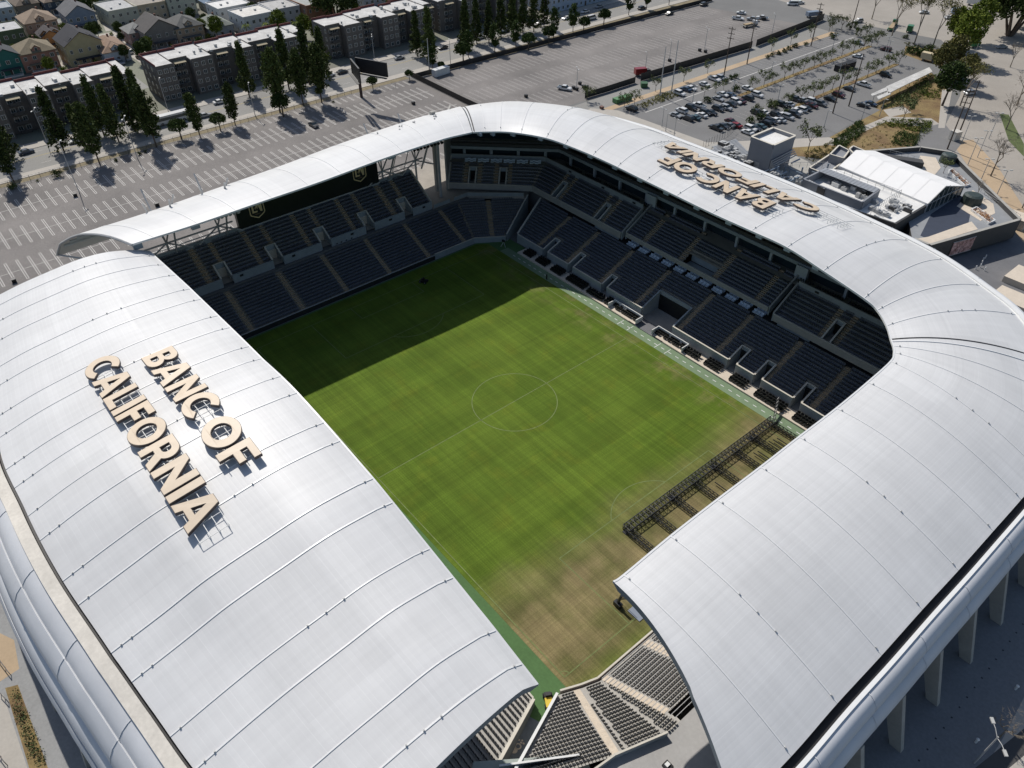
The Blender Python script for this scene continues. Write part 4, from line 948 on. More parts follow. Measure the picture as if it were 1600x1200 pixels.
        for _ in range(90):   # twigs kept as the thin outer crown
            a = rng.uniform(0, 2 * pi); z = rng.uniform(6, 9.2); p = Vector((cos(a) * rng.uniform(.5, 3.2), sin(a) * rng.uniform(.5, 3.2), z)); cr.tube(p, p + Vector((rng.uniform(-1, 1), rng.uniform(-1, 1), rng.uniform(-.2, 1))), .035, 0, 3, .015)
    elif kind == 'palm':
        tk.tube((0, 0, 0), (.2, .1, 6.0), .22, 0, 6, .17)
        for k in range(22):
            a = k * 2.4; el = rng.uniform(-.5, 1.0); L = 2.4; p0 = Vector((.2, .1, 6.0)); p1 = p0 + Vector((cos(a), sin(a), el * .6 + .35)) * L * .55; p2 = p1 + Vector((cos(a), sin(a), el * .5 - .75)) * L * .55; n = Vector((-sin(a), cos(a), 0)) * .28
            cr.face([p0 - n * .3, p1 - n, p1 + n, p0 + n * .3]); cr.face([p1 - n, p2 - n * .2, p2 + n * .2, p1 + n])
    elif kind == 'shrub':
        for k in range(3): tk.tube((0, 0, 0), (cos(k * 2) * .4, sin(k * 2) * .4, .7), .04, 0, 4, .02)
        for i in range(16): leaves(cr, Vector((rng.uniform(-.8, .8), rng.uniform(-.8, .8), rng.uniform(.3, 1.1))), .5, 18, .16, rng)
    elif kind == 'topiary':
        tk.tube((0, 0, 0), (0, 0, .5), .06, 0, 4)
        for i in range(14):
            a = rng.uniform(0, 2 * pi); leaves(cr, Vector((cos(a) * .55, sin(a) * .55, rng.uniform(.4, 2.0))), .42, 20, .15, rng)
    return cr, tk
TREEP = {}
def tree(kind, x, y, z, label, cat, group, leafm, barkm, name, sc=1.0, var=3, rz=None, sz=None):
    key = (kind, leafm.name, var and random.randrange(var), name)
    if key not in TREEP:
        cr, tk = tree_mesh(kind, hash(kind) % 97 * 0 + sum(map(ord, kind)) + 31 * key[2])
        TREEP[key] = (cr.mesh("crown", leafm), tk.mesh("trunk", barkm))
    c, t = TREEP[key]
    e = empty(name, (x, y, z), random.uniform(0, 6.28) if rz is None else rz, label, cat, group); e.scale = (sc, sc, sz or sc)
    link("crown", c, e); link("trunk" if kind not in ('shrub', 'topiary') else "stem", t, e)
    return e
# ---- vehicles ---------------------------------------------------------------
m_tyre = mat("tyre rubber", (.015, .015, .015), .8); m_hub = mat("wheel hub", (.3, .3, .3), .4, metal=.6)
def paint(n, c): return mat("car paint " + n, c, .28, spec=.6)
PAINT = dict(white=(.62, .62, .61), silver=(.32, .33, .34), black=(.012, .012, .014), dark=(.035, .037, .042), blue=(.03, .055, .10), red=(.22, .015, .015), darkred=(.07, .012, .012), grey=(.12, .125, .13), teal=(.05, .09, .10), tan=(.25, .21, .16))
def car_parts(kind):
    """profiles along x (front at +x), width along y"""
    body, glass = MB(), MB()
    if kind == 'sedan':
        prof = [(-2.25, .35), (-2.3, .75), (-2.15, .95), (-1.55, 1.0), (1.0, .98), (1.9, .86), (2.25, .68), (2.3, .4)]; cab = [(-1.6, .98), (-1.0, 1.42), (.35, 1.44), (1.05, .97)]
    elif kind == 'suv':
        prof = [(-2.3, .4), (-2.35, 1.0), (-2.25, 1.08), (-1.5, 1.1), (1.1, 1.1), (2.0, 1.0), (2.3, .8), (2.35, .42)]; cab = [(-2.15, 1.08), (-1.85, 1.72), (.5, 1.74), (1.2, 1.09)]
    elif kind == 'pickup':
        prof = [(-2.75, .5), (-2.78, 1.05), (-2.7, 1.08), (-.9, 1.08), (1.3, 1.1), (2.3, 1.05), (2.75, .85), (2.8, .45)]; cab = [(-.95, 1.08), (-.75, 1.75), (.75, 1.76), (1.4, 1.09)]
    else:   # van
        prof = [(-2.6, .4), (-2.65, 1.1), (-2.6, 1.15), (-1.5, 1.18), (1.3, 1.15), (2.1, 1.05), (2.5, .85), (2.55, .45)]; cab = [(-2.58, 1.15), (-2.5, 1.98), (1.0, 2.02), (1.9, 1.12)]
    W = .92
    def loft(b, P, w0, w1, z0):
        n = len(P); L = [(x, -w0, z) for x, z in P]; R = [(x, w0, z) for x, z in P]
        for i in range(n - 1): b.face([L[i], R[i], R[i + 1], L[i + 1]][::-1])
        bl = [(P[0][0], -w0, z0), (P[-1][0], -w0, z0)]
        b.face([(x, -w0, z) for x, z in P][::-1]); b.face([(x, w0, z) for x, z in P])
        b.face([(P[0][0], -w0, P[0][1]), (P[-1][0], -w0, P[-1][1]), (P[-1][0], w0, P[-1][1]), (P[0][0], w0, P[0][1])][::-1])
    loft(body, prof, W, W, .35)
    (x0, z0), (x1, z1), (x2, z2), (x3, z3) = cab; wi = W - .14
    B = [(x0, -W + .03, z0), (x3, -W + .03, z3), (x3, W - .03, z3), (x0, W - .03, z0)]; T = [(x1, -wi, z1), (x2, -wi, z2), (x2, wi, z2), (x1, wi, z1)]
    glass.hexa(B + T)
    e = .02
    body.hexa([(x1 - .02, -wi - e, z1 - .04), (x2 + .04, -wi - e, z2 - .04), (x2 + .04, wi + e, z2 - .04), (x1 - .02, wi + e, z1 - .04), (x1 + .05, -wi + .05, z1 + .04), (x2 - .05, -wi + .05, z2 + .04), (x2 - .05, wi - .05, z2 + .04), (x1 + .05, wi - .05, z1 + .04)])
    if kind == 'pickup':
        body.box(-2.72, -1.0, -.9, -.8, 1.05, 1.22); body.box(-2.72, -1.0, .8, .9, 1.05, 1.22); glass.box(-2.6, -1.05, -.78, .78, 1.09, 1.1)
    xs = {'sedan': (-1.4, 1.4), 'suv': (-1.4, 1.42), 'pickup': (-1.7, 1.75), 'van': (-1.6, 1.6)}[kind]
    lamp = MB(); xf = prof[-1][0]; zf = prof[-2][1] - .06
    return body, glass, xs, W, (xf, zf, prof[0][0], prof[1][1] - .15)
CARP = {}
wb = MB(); wb.tube((0, -.11, 0), (0, .11, 0), .34, 0, 12); wb.tube((0, -.118, 0), (0, .118, 0), .19, 1, 8); WHEEL = wb.mesh("wheel", [m_tyre, m_hub])
m_head = mat("headlight glass", (.5, .5, .48), .15); m_tail = mat("tail light", (.25, .02, .02), .3)
def car(kind, colour, x, y, rz, label, group, z=E0, name=None):
    if kind not in CARP:
        body, glass, xs, W, (xf, zf, xb, zb) = car_parts(kind)
        h = MB(); h.box(xf - .12, xf + .03, -.3, .3, -.09, .09); CARP[kind] = (body, glass.mesh("windows", m_glass), xs, W, (xf, zf, xb, zb), {})
        hb = MB(); hb.box(-.07, .04, -.2, .2, -.08, .08); CARP['head'] = hb.mesh("headlight", m_head); CARP['tail'] = hb.mesh("tail_light", m_tail)
    body, glass, xs, W, (xf, zf, xb, zb), cm = CARP[kind]
    if colour not in cm: cm[colour] = body.mesh("body", paint(colour, PAINT[colour]))
    nm = name or {'sedan': 'parked_car', 'suv': 'parked_car', 'pickup': 'pickup_truck', 'van': 'van'}[kind]
    e = empty(nm, (x, y, z + .012), rz, label, {'sedan': 'car', 'suv': 'car', 'pickup': 'pickup truck', 'van': 'van'}[kind], group)
    link("body", cm[colour], e); link("windows", glass, e)
    for a in xs:
        for s in (-1, 1): link("wheel", WHEEL, e, (a, s * (W - .06), .34))
    for s in (-1, 1): link("headlight", CARP['head'], e, (xf - .02, s * .62, zf)); link("tail_light", CARP['tail'], e, (xb + .02, s * .66, zb), pi)
    return e
ORD = ["first", "second", "third", "fourth", "fifth", "sixth", "seventh", "eighth", "ninth", "tenth", "eleventh", "twelfth", "thirteenth", "fourteenth", "fifteenth", "sixteenth", "seventeenth", "eighteenth", "nineteenth", "twentieth"]
def ordn(i): return ORD[i] if i < 20 else ("%d%s" % (i + 1, {1: 'st', 2: 'nd', 3: 'rd'}.get((i + 1) % 10, 'th') if (i + 1) % 100 not in (11, 12, 13) else 'th'))
# ---- houses -----------------------------------------------------------------
m_trim = mat("white house trim", (.58, .57, .53), .6)
winb = MB(); winb.box(-.5, .5, -.05, .05, 0, 1.25); WIN = winb.mesh("window", m_glass)
frb = MB(); frb.box(-.62, .62, -.035, .035, -.12, 0); frb.box(-.62, .62, -.035, .035, 1.25, 1.37); frb.box(-.62, -.5, -.035, .035, 0, 1.25); frb.box(.5, .62, -.035, .035, 0, 1.25); frb.box(-.03, .03, -.06, .06, .0, 1.25); FRM = frb.mesh("frame", m_trim)
drb = MB(); drb.box(-.5, .5, -.05, .05, 0, 2.1); drb.box(.3, .38, -.09, .09, .95, 1.05); m_door = mat("dark door", (.07, .045, .03), .5)
DOOR = drb.mesh("door", m_door)
def window(parent, x, y, z, rz, s=1.0):
    w_ = link("window", WIN, parent, (x, y, z), rz); w_.scale = (s, 1, 1); f_ = link("frame", FRM, w_); return w_
def hip(b, w, d, z, h, ov=.5, ridge=.5, mi=0):
    W_, D_ = w / 2 + ov, d / 2 + ov; r = max(0, W_ - D_) if W_ >= D_ else 0; r2 = max(0, D_ - W_) if D_ > W_ else 0
    A = [(-W_, -D_, z), (W_, -D_, z), (W_, D_, z), (-W_, D_, z)]; p, q = ((-r, 0, z + h), (r, 0, z + h)) if W_ >= D_ else ((0, -r2, z + h), (0, r2, z + h))
    if W_ >= D_:
        b.face([A[0], A[1], q, p]); b.face([A[1], A[2], q]); b.face([A[2], A[3], p, q]); b.face([A[3], A[0], p])
    else:
        b.face([A[1], A[2], q, p]); b.face([A[0], A[1], p]); b.face([A[3], A[0], p, q]); b.face([A[2], A[3], q])
    b.face([(x, y, z - .02) for x, y, z in A[::-1]])
    for i in range(4):
        u, v = A[i], A[(i + 1) % 4]; b.face([(u[0], u[1], z - .2), (v[0], v[1], z - .2), v, u])
def gable(b, w, d, z, h, ov=.45):
    W_, D_ = w / 2 + ov, d / 2 + ov; p, q = (-W_, 0, z + h), (W_, 0, z + h)
    b.face([(-W_, -D_, z), (W_, -D_, z), q, p]); b.face([(W_, D_, z), (-W_, D_, z), p, q])
    b.face([(-W_, -D_, z - .15), (W_, -D_, z - .15), (W_, 0, z + h - .15), (-W_, 0, z + h - .15)][::-1]); b.face([(W_, D_, z - .15), (-W_, D_, z - .15), (-W_, 0, z + h - .15), (W_, 0, z + h - .15)][::-1])
    for x in (-W_, W_): b.face([(x, -D_, z - .15), (x, 0, z + h - .15), (x, 0, z + h), (x, -D_, z)]); b.face([(x, D_, z), (x, 0, z + h), (x, 0, z + h - .15), (x, D_, z - .15)])
def house(x, y, w, d, h, rt, wc, rc, label, rz=0.0, dormers=1, flat_parapet=.5, floors=2, name="house", cat="house", group="houses behind the apartment blocks", rh=None):
    e = empty(name, (x, y, E0), rz, label, cat, group)
    mw = mat("wall " + str(wc), wc, .85, .10, .4, fine=.06); mr = mat("roof " + str(rc), rc, .9, .14, .5, fine=.12)
    b = MB(); b.box(-w / 2, w / 2, -d / 2, d / 2, 0, h)
    if rt == 'gable':
        rh = rh or d * .32
        for s in (-1, 1): b.face([(s * w / 2, -d / 2, h), (s * w / 2, d / 2, h), (s * w / 2, 0, h + rh * (d / 2) / (d / 2 + .45) - .1)])
    b.build("wall", mw, e)
    r = MB()
    if rt == 'hip': rh = rh or min(w, d) * .28; hip(r, w, d, h + .03, rh)
    elif rt == 'gable': gable(r, w, d, h, rh)
    else:
        r.box(-w / 2 + .3, w / 2 - .3, -d / 2 + .3, d / 2 - .3, h + .01, h + .12)
    ro = r.build("roof", mr, e)
    if rt == 'flat':
        p = MB(); H = h + flat_parapet
        p.box(-w / 2 - .1, w / 2 + .1, -d / 2 - .1, -d / 2 + .25, h - .3, H); p.box(-w / 2 - .1, w / 2 + .1, d / 2 - .25, d / 2 + .1, h - .3, H); p.box(-w / 2 - .1, -w / 2 + .25, -d / 2 + .26, d / 2 - .26, h - .3, H); p.box(w / 2 - .25, w / 2 + .1, -d / 2 + .26, d / 2 - .26, h - .3, H); p.build("parapet", mw, e)
        for k in range(2):
            q = MB(); q.box(-.5, .5, -.4, .4, .12, .8); q.build("roof_vent", m_steel, ro, (random.uniform(-w / 3, w / 3), random.uniform(-d / 3, d / 3), h))
    else:
        q = MB(); q.box(-.35, .35, -.35, .35, 0, 1.6); q.build("chimney", mat("brick chimney", (.20, .10, .07), .9), ro, (-w * .22, d * .15, h + (rh or 2) * .55))
    # the front that faces the street and the stadium is +x
    nf = floors
    for f in range(nf):
        z = .95 + f * (h / nf)
        n = max(2, int(d / 3.0))
        for i in range(n):
            yy = -d / 2 + (i + .5) * d / n
            if f == 0 and i == n // 2: link("door", DOOR, e, (w / 2 + .03, yy, .05), pi / 2); continue
            window(e, w / 2 + .03, yy, z, pi / 2, 1.25 if i % 2 else .9)
        n = max(2, int(w / 4.0))
        for i in range(n):
            xx = -w / 2 + (i + .5) * w / n; window(e, xx, -d / 2 - .03, z, 0, .85)
    if rt != 'flat':
        for k in range(dormers):
            yy = 0 if dormers == 1 else (-d / 4 + k * d / 2); q = MB(); dw = 1.5
            zb = h + .25; xo = w / 2 - (.3 if rt == 'hip' else 1.0)
            q.hexa([(xo - 2.6, yy - dw, zb), (xo, yy - dw, zb), (xo, yy + dw, zb), (xo - 2.6, yy + dw, zb), (xo - 2.6, yy - dw, zb + 1.1), (xo, yy - dw, zb + 1.1), (xo, yy + dw, zb + 1.1), (xo - 2.6, yy + dw, zb + 1.1)])
            q.face([(xo, yy - dw, zb + 1.1), (xo, yy + dw, zb + 1.1), (xo, yy, zb + 2.2)]); do = q.build("dormer", mw, e)
            g_ = MB(); c1 = dw + .3
            for s in (-1, 1): g_.hexa([(xo - 3.6, yy, zb + 2.22), (xo + .35, yy, zb + 2.22), (xo + .35, yy + s * c1, zb + .95), (xo - 3.6, yy + s * c1, zb + .95), (xo - 3.6, yy, zb + 2.4), (xo + .35, yy, zb + 2.4), (xo + .35, yy + s * c1, zb + 1.12), (xo - 3.6, yy + s * c1, zb + 1.12)])
            g_.build("dormer_roof", mr, e); window(e, xo + .05, yy, zb + .05, pi / 2, .8)
    if floors > 1 and rt != 'flat':
        q = MB(); q.box(w / 2, w / 2 + 2.4, -d * .34, d * .34, 2.75, 2.95); q.box(w / 2 + .02, w / 2 + 2.3, -d * .33, d * .33, 0, .5, 1)
        for yy in (-d * .32, 0, d * .32): q.box(w / 2 + 2.15, w / 2 + 2.3, yy - .08, yy + .08, .5, 2.75, 1)
        q.build("porch", [mr, m_trim], e)
    return e
# ---- poles and lamps -----------------------------------------------------------
m_wood = mat("creosoted pole wood", (.075, .055, .042), .9, .15, 2)
def lamp_post(x, y, h, label, group, arm=2.0, rz=0.0, two=False, z=E0, name="street_lamp"):
    e = empty(name, (x, y, z), rz, label, "street lamp", group)
    b = MB(); b.tube((0, 0, 0), (0, 0, h), .13, 0, 6, .08); b.build("pole", m_steel, e)
    for s in ((1, -1) if two else (1,)):
        b = MB(); b.tube((0, 0, h - .3), (s * arm * .5, 0, h + .1), .05, 0, 5); b.tube((s * arm * .5, 0, h + .1), (s * arm, 0, h + .12), .05, 0, 5); b.build("arm", m_steel, e)
        b = MB(); b.box(s * arm - .4, s * arm + .4, -.2, .2, h + .02, h + .2); b.build("lamp_head", mat("lamp housing", (.45, .45, .43), .5), e)
    return e
def utility_pole(x, y, h, label, wood=True, arms=2, rz=0.0, z=E0):
    m = m_wood if wood else m_steel; e = empty("utility_pole", (x, y, z), rz, label, "utility pole", "utility poles")
    b = MB(); b.tube((0, 0, 0), (0, 0, h), .24, 0, 7, .14); b.build("pole", m, e)
    for k in range(arms):
        b = MB(); zz = h - .8 - 1.7 * k; b.box(-1.3, 1.3, -.09, .09, zz, zz + .16)
        for xx in (-1.2, -.5, .5, 1.2): b.tube((xx, 0, zz + .16), (xx, 0, zz + .5), .06, 0, 5)
        b.build("crossarm", m, e)
    return e
def person(x, y, z, top, legs, label, rz=0.0):
    """one continuous figure grown over a skeleton, about 1.75 m tall"""
    e = empty("person", (x, y, z), rz, label, "person")
    J = dict(p=(0, 0, .96, .13), c=(0, 0, 1.28, .15), n=(0, 0, 1.50, .06), h=(0, .02, 1.66, .10), a=(-.20, 0, 1.42, .06), b=(.20, 0, 1.42, .06), d=(-.27, -.02, 1.13, .045), f=(.27, -.02, 1.13, .045), g=(-.26, .12, .90, .04), i=(.26, .12, .90, .04), j=(-.10, 0, .86, .10), k=(.10, 0, .86, .10), l=(-.12, .05, .50, .065), m=(.13, .0, .50, .065), o=(-.12, -.03, .09, .045), q=(.14, .05, .09, .045), r=(-.12, .13, .04, .04), s=(.14, .2, .04, .04))
    ks = list(J); ed = [(ks.index(u), ks.index(v)) for u, v in ("pc", "cn", "nh", "ca", "cb", "ad", "bf", "dg", "fi", "pj", "pk", "jl", "km", "lo", "mq", "or", "qs")]
    me = bpy.data.meshes.new("body"); me.from_pydata([J[k][:3] for k in ks], ed, []); me.update()
    bm = bmesh.new(); bm.from_mesh(me); sk = bm.verts.layers.skin.verify(); bm.verts.ensure_lookup_table()
    for i_, k_ in enumerate(ks): bm.verts[i_][sk].radius = (J[k_][3], J[k_][3]); bm.verts[i_][sk].use_root = (k_ == 'p')
    bm.to_mesh(me); bm.free()
    o = link("body", me, e); o.modifiers.new("skin", 'SKIN'); o.modifiers.new("smooth", 'SUBSURF').levels = 1
    me.materials.append(top); hd = MB(); hd.tube((0, .02, 1.62), (0, .02, 1.76), .105, 0, 8, .085); hd.build("hair", m_black, e)
    tr_ = MB()
    for x0, xk, xf, yk, yf in ((-.10, -.12, -.12, .05, -.03), (.10, .13, .14, 0, .05)): tr_.tube((x0, 0, .92), (xk, yk, .5), .12, 0, 7, .085); tr_.tube((xk, yk, .5), (xf, yf, .1), .085, 0, 7, .07)
    tr_.build("trousers", legs, e)
    return e
# ================================================================== signs on the roof
m_face = mat("tan letter face", (.60, .48, .345), .5, .06, .5); m_side = mat("dark letter side", (.075, .055, .05), .6)
GL = dict(
    B=(.74, [[(0, 0), (0, 1)] + arc(.40, .745, .29, .255, 90, -55, 9) + arc(.42, .28, .33, .28, 58, -90, 9), [(.25, .60), (.25, .79)] + arc(.37, .695, .085, .095, 90, -90, 6), [(.25, .21), (.25, .41)] + arc(.385, .31, .11, .10, 90, -90, 6)]),
    A=(.98, [[(0, 0), (.34, 1), (.64, 1), (.98, 0), (.71, 0), (.655, .18), (.325, .18), (.27, 0)], [(.39, .38), (.49, .70), (.59, .38)]]),
    N=(.86, [[(0, 0), (0, 1), (.23, 1), (.61, .46), (.61, 1), (.86, 1), (.86, 0), (.64, 0), (.25, .55), (.25, 0)]]),
    L=(.64, [[(0, 0), (0, 1), (.26, 1), (.26, .22), (.64, .22), (.64, 0)]]),
    I=(.26, [[(0, 0), (0, 1), (.26, 1), (.26, 0)]]),
    F=(.68, [[(0, 0), (0, 1), (.68, 1), (.68, .78), (.26, .78), (.26, .60), (.62, .60), (.62, .38), (.26, .38), (.26, 0)]]),
    R=(.82, [[(0, 0), (0, 1)] + arc(.43, .67, .33, .33, 90, -50, 10) + [(.85, 0), (.56, 0), (.37, .34), (.26, .34), (.26, 0)], [(.26, .54), (.26, .79)] + arc(.40, .665, .11, .125, 90, -90, 6)]),
    O=(1.08, [arc(.54, .5, .54, .53, 0, 351, 39), arc(.54, .5, .275, .275, 0, 345, 23)]),
    C=(.96, [arc(.54, .5, .54, .53, 45, 315, 28) + arc(.54, .5, .275, .275, 312, 48, 22)]))
def sign_line(text, parent, org, dirx, cap, width, zf, tight=.055, space=.26):
    """letters laid out from org along dirx (+1 or -1) with tops on the pitch side; warped onto the roof"""
    adv = sum(space if ch == ' ' else GL[ch][0] + tight for ch in text) - tight; sx = width / adv; x = 0
    for ch in text:
        if ch == ' ': x += space * sx; continue
        w_, loops = GL[ch]
        def wp(co, dz=0.0, x=x):
            X = org[0] + dirx * (x + co.x); Y = org[1] + dirx * co.y
            return Vector((X, Y, zf(X, Y) + 1.0 + co.z + dz))
        LL = [[(px_ * sx, py_ * cap) for px_, py_ in L] for L in loops]
        o = curve_mesh("letter", LL, .2, [m_side], parent, 0.0, wp)
        curve_mesh("letter_face", LL, .02, [m_face], o, -.07, lambda co, x=x: wp(co, .235, x))
        x += (w_ + tight) * sx
def sign_frame(parent, x0, x1, ys, zf, posts):
    b = MB()
    for y in ys:
        n = 14
        for i in range(n):
            a, c = lerp(x0, x1, i / n), lerp(x0, x1, (i + 1) / n); b.tube((a, y, zf(a, y) + .75), (c, y, zf(c, y) + .75), .06, 0, 4)
        x = x0
        while x <= x1: b.tube((x, y, zf(x, y)), (x, y, zf(x, y) + .75), .05, 0, 4); x += posts
    x = x0 + .5
    while x < x1: b.tube((x, ys[0], zf(x, ys[0]) + .75), (x, ys[-1], zf(x, ys[-1]) + .75), .045, 0, 4); x += posts
    b.build("sign_frame", mat("pale sign frame", (.62, .62, .60), .5), parent)
s1 = empty("roof_sign", (0, 0, 0), 0, "tan letters BANC OF CALIFORNIA on the left foreground roof", "sign", "sponsor lettering on the roofs")
sign_line("BANC OF", s1, (-16.2, -62.8), 1, 5.0, 32.8, l_roofz); sign_line("CALIFORNIA", s1, (-21.8, -70.5), 1, 5.0, 43.4, l_roofz)
sign_frame(s1, -15, 15.5, (-62.2, -60.9, -59.6, -58.4), l_roofz, 2.4); sign_frame(s1, -18, 23.3, (-69.8, -68.4, -67.1, -65.9), l_roofz, 2.4)
def w_roofz(x, y):
    k = table([-33.8, -23, -13, -3, 8, 18, 26.5, 35], [4, 5, 6, 7, 8, 9, 10, 11], x); I = table(WK, [p[1] for p in WI], k); O = table(WK, [p[1] for p in WO], k)
    return w_pt(k, (y - I) / (O - I))[2]
s2 = empty("roof_sign", (0, 0, 0), 0, "tan letters BANC OF CALIFORNIA upside down on the far right roof", "sign", "sponsor lettering on the roofs")
sign_line("BANC OF", s2, (15.6, 59.6), -1, 5.0, 29.4, w_roofz); sign_line("CALIFORNIA", s2, (22.4, 67.3), -1, 5.0, 42.5, w_roofz)
sign_frame(s2, -13.5, 18, (59.0, 57.8, 56.6, 55.4), w_roofz, 2.4); sign_frame(s2, -22, 30, (66.8, 65.5, 64.2, 63.0), w_roofz, 2.4)
# ================================================================== stage truss lying over the near goal
m_truss = mat("black aluminium truss", (.022, .024, .026), .4, .2, 3)
stg = empty("stage_truss", (0, 0, 0), 0, "black steel lighting truss grid standing low over the worn grass by the near goal", "truss")
def box_truss(p, q, w_, name="truss_beam", step=1.0, r=.07, fl=.32):
    p, q = Vector(p), Vector(q); d = (q - p); L = d.length; d.normalize(); s = Vector((-d.y, d.x, 0)) * w_ / 2; Z = Vector((0, 0, w_ * fl)); b = MB()
    C = [s + Z, -s + Z, -s - Z, s - Z]
    for c in C: b.tube(p + c, q + c, r, 0, 4)
    n = max(2, int(L / step))
    for i in range(n + 1):
        a = p + d * (L * i / n); e = p + d * (L * min(n, i + 1) / n)
        for j in range(4):
            b.tube(a + C[j], a + C[(j + 1) % 4], r * .7, 0, 3)
            if i < n: b.tube(a + C[j], e + C[(j + 1) % 4], r * .6, 0, 3)
    return b.build(name, m_truss, stg)
TZ = .75
box_truss((39.6, -7.2, TZ), (39.6, 36.8, TZ), 1.7, step=1.0, r=.085)
for i, y in enumerate((-7.0, -.9, 5.0, 11.0, 17.2, 23.4, 29.4, 35.6)):
    box_truss((39.6, y, TZ), (57, y, TZ), 1.0, step=.9, r=.075)
    if i % 2 == 0:
        b = MB(); b.tube((46.2, y, .3), (46.2, y, TZ + 1.0), .42, 0, 8); b.box(45.7, 46.7, y - .5, y + .5, .02, .35); b.build("chain_motor", m_black, stg)
        b = MB(); b.tube((39.4, y - .3, TZ), (39.0, y - .3, TZ + 1.3), .06, 0, 4); b.tube((39.9, y + .4, TZ), (39.5, y + .4, TZ + 1.0), .06, 0, 4); b.build("hoist_arm", m_truss, stg)
box_truss((47.0, -7, TZ - .1), (47.0, 38, TZ - .1), .7, step=1.0, r=.055)
for y, k in ((14, 1), (1.6, 4), (26, 2), (31, 3)):
    for j in range(k):
        b = MB(); b.tube((42.5 + .3 * j + (3.5 if k > 3 else 0), y + j * 1.0, TZ - .2), (50.5, y + j * 1.0, TZ - .2), .11, 0, 5); b.build("cross_tube", m_truss, stg)
box_truss((39.6, 36.8, TZ), (36.9, 41.4, 2.6), .4, step=.9)
for (x, y) in ((39.6, -7.2), (39.6, 5), (39.6, 17.2), (39.6, 29.4), (57, -7.0)):
    b = MB(); b.tube((x, y, 0), (x, y, TZ + .6), .09, 0, 5); b.box(x - .5, x + .5, y - .5, y + .5, .01, .12); b.build("support_leg", m_truss, stg)
b = MB(); p = at(966, 941, 1.0); b.tube(p, p + Vector((.3, .2, 2.0)), .25); b.box(p.x - .7, p.x + .7, p.y - .4, p.y + .4, .02, .9)
for k in range(4): b.tube(p + Vector((-.5, .3 * k, .1)), p + Vector((1.2, .2 * k + .5, 1.8)), .05, 0, 4)
tag(b.build("hoist_crate", m_truss), "tangle of black rigging gear on the grass below the near roof tip", "rigging")
p = at(997, 957, .0); b = MB(); b.obox((p.x, p.y), (1, 0), 2.6, 2.2, .02, .12); tag(b.build("floor_mat", mat("grey mat", (.22, .25, .30), .8)), "grey board lying on the grass beside the near roof edge", "board")
# small things on the pitch
p = at(662, 441, 0); g_ = empty("mowing_robot", (p.x, p.y, 0), .5, "dark mower standing on the shaded far end of the pitch", "mower")
b = MB(); b.box(-.9, .9, -.6, .6, .25, .7); b.box(-.3, .3, -.3, .3, .7, 1.3); b.build("mower_body", m_black, g_)
for a, c in ((-.7, -.65), (.7, -.65), (-.7, .65), (.7, .65)): link("wheel", WHEEL, g_, (a, c, .34))
p = at(857, 1097, 0); g_ = empty("utility_cart", (p.x, p.y, .0), 2.6, "small yellow utility cart parked against the near stand wall", "cart")
b = MB(); b.box(-1.1, .3, -.55, .55, .3, .85); b.build("cart_body", mat("yellow paint", (.62, .45, .03), .4), g_); b = MB(); b.box(.31, 1.2, -.5, .5, .3, .8); b.box(.4, .9, -.4, .4, .8, 1.3); b.build("cart_seat", m_black, g_)
for a, c in ((-.8, -.6), (.9, -.6), (-.8, .6), (.9, .6)): link("wheel", WHEEL, g_, (a, c, .34))
p = at(854, 437, 0); person(p.x, p.y, 0, m_black, m_black, "person in dark clothing standing on the shaded touchline strip")
p = at(787, 385, 0); c_ = empty("camera_tripod", (p.x, p.y, 0), 0, "camera tripod with pale legs in the shaded far corner of the pitch", "tripod")
b = MB()
for k in range(3): b.tube((cos(k * 2.1) * .8, sin(k * 2.1) * .8, 0), (0, 0, 1.5), .05, 0, 4)
b.build("tripod_legs", m_white, c_); b = MB(); b.box(-.5, .3, -.25, .25, 1.5, 1.95); b.build("camera_body", m_black, c_)
# goal folded at the far end
# ================================================================== streets and car parks
def lines_sheet(name, segs, m, z, parent, wd=.12):
    b = MB()
    for x0, y0, x1, y1 in segs: seg(b, x0, y0, x1, y1, wd, z)
    return b.build(name, m, parent)
Z1 = E0 + .004
lot1 = sheet("car_park", [(-164, -260), (-60, -260), (-60, 84.5), (-164, 84.5)], Z1, m_lot)
# keep the bowl free: the sheet stops short of the stand
bpy.data.objects.remove(lot1)
lot1 = sheet("car_park", [(-164, -260), (-96, -260), (-96, 84.5), (-164, 84.5)], Z1, m_lot)
sheet("car_park", [(-96, -260), (-84.5, -260), (-84.5, 84.5), (-96, 84.5)], Z1, m_lot)
lot2 = sheet("car_park", [(-161, 84.7), (-103.5, 84.7), (-101, 180), (-103.5, 262), (-159, 250)], Z1, m_lot)
S_ = []
for xc in (-147.6, -130, -111.4, -94.0):
    y = -150.0
    while y < 82:
        for o_ in (-.24, .24): S_.append((xc - 5.6, y + o_, xc + 5.6, y + o_))
        for s in (-1, 1): S_.append((xc + s * 5.6, y - .24, xc + s * 5.6, y + .24))
        y += 2.74
    S_.append((xc, -150, xc, 82))
y = -150.0
while y < 82:
    for o_ in (-.24, .24): S_.append((-162.4, y + o_, -157.4, y + o_))
    y += 2.74
lines_sheet("stall_lines", S_, m_line, Z1 + .004, lot1, .13)
S_ = []
for xc in (-148.5, -131.5, -114.5):
    y = 90.0
    while y < 250:
        for o_ in (-.24, .24): S_.append((xc - 5.4, y + o_, xc + 5.4, y + o_))
        y += 2.74
lines_sheet("stall_lines", S_, m_faint, Z1 + .004, lot2, .14)
sheet("street", [(-188, -400), (-170.3, -400), (-170.3, 300), (-188, 300)], Z1, m_street)
kb = MB(); kb.box(-170.28, -166.6, -400, 300, E0 - .1, E0 + .13); tag(kb.build("pavement", m_walk), kind='structure')
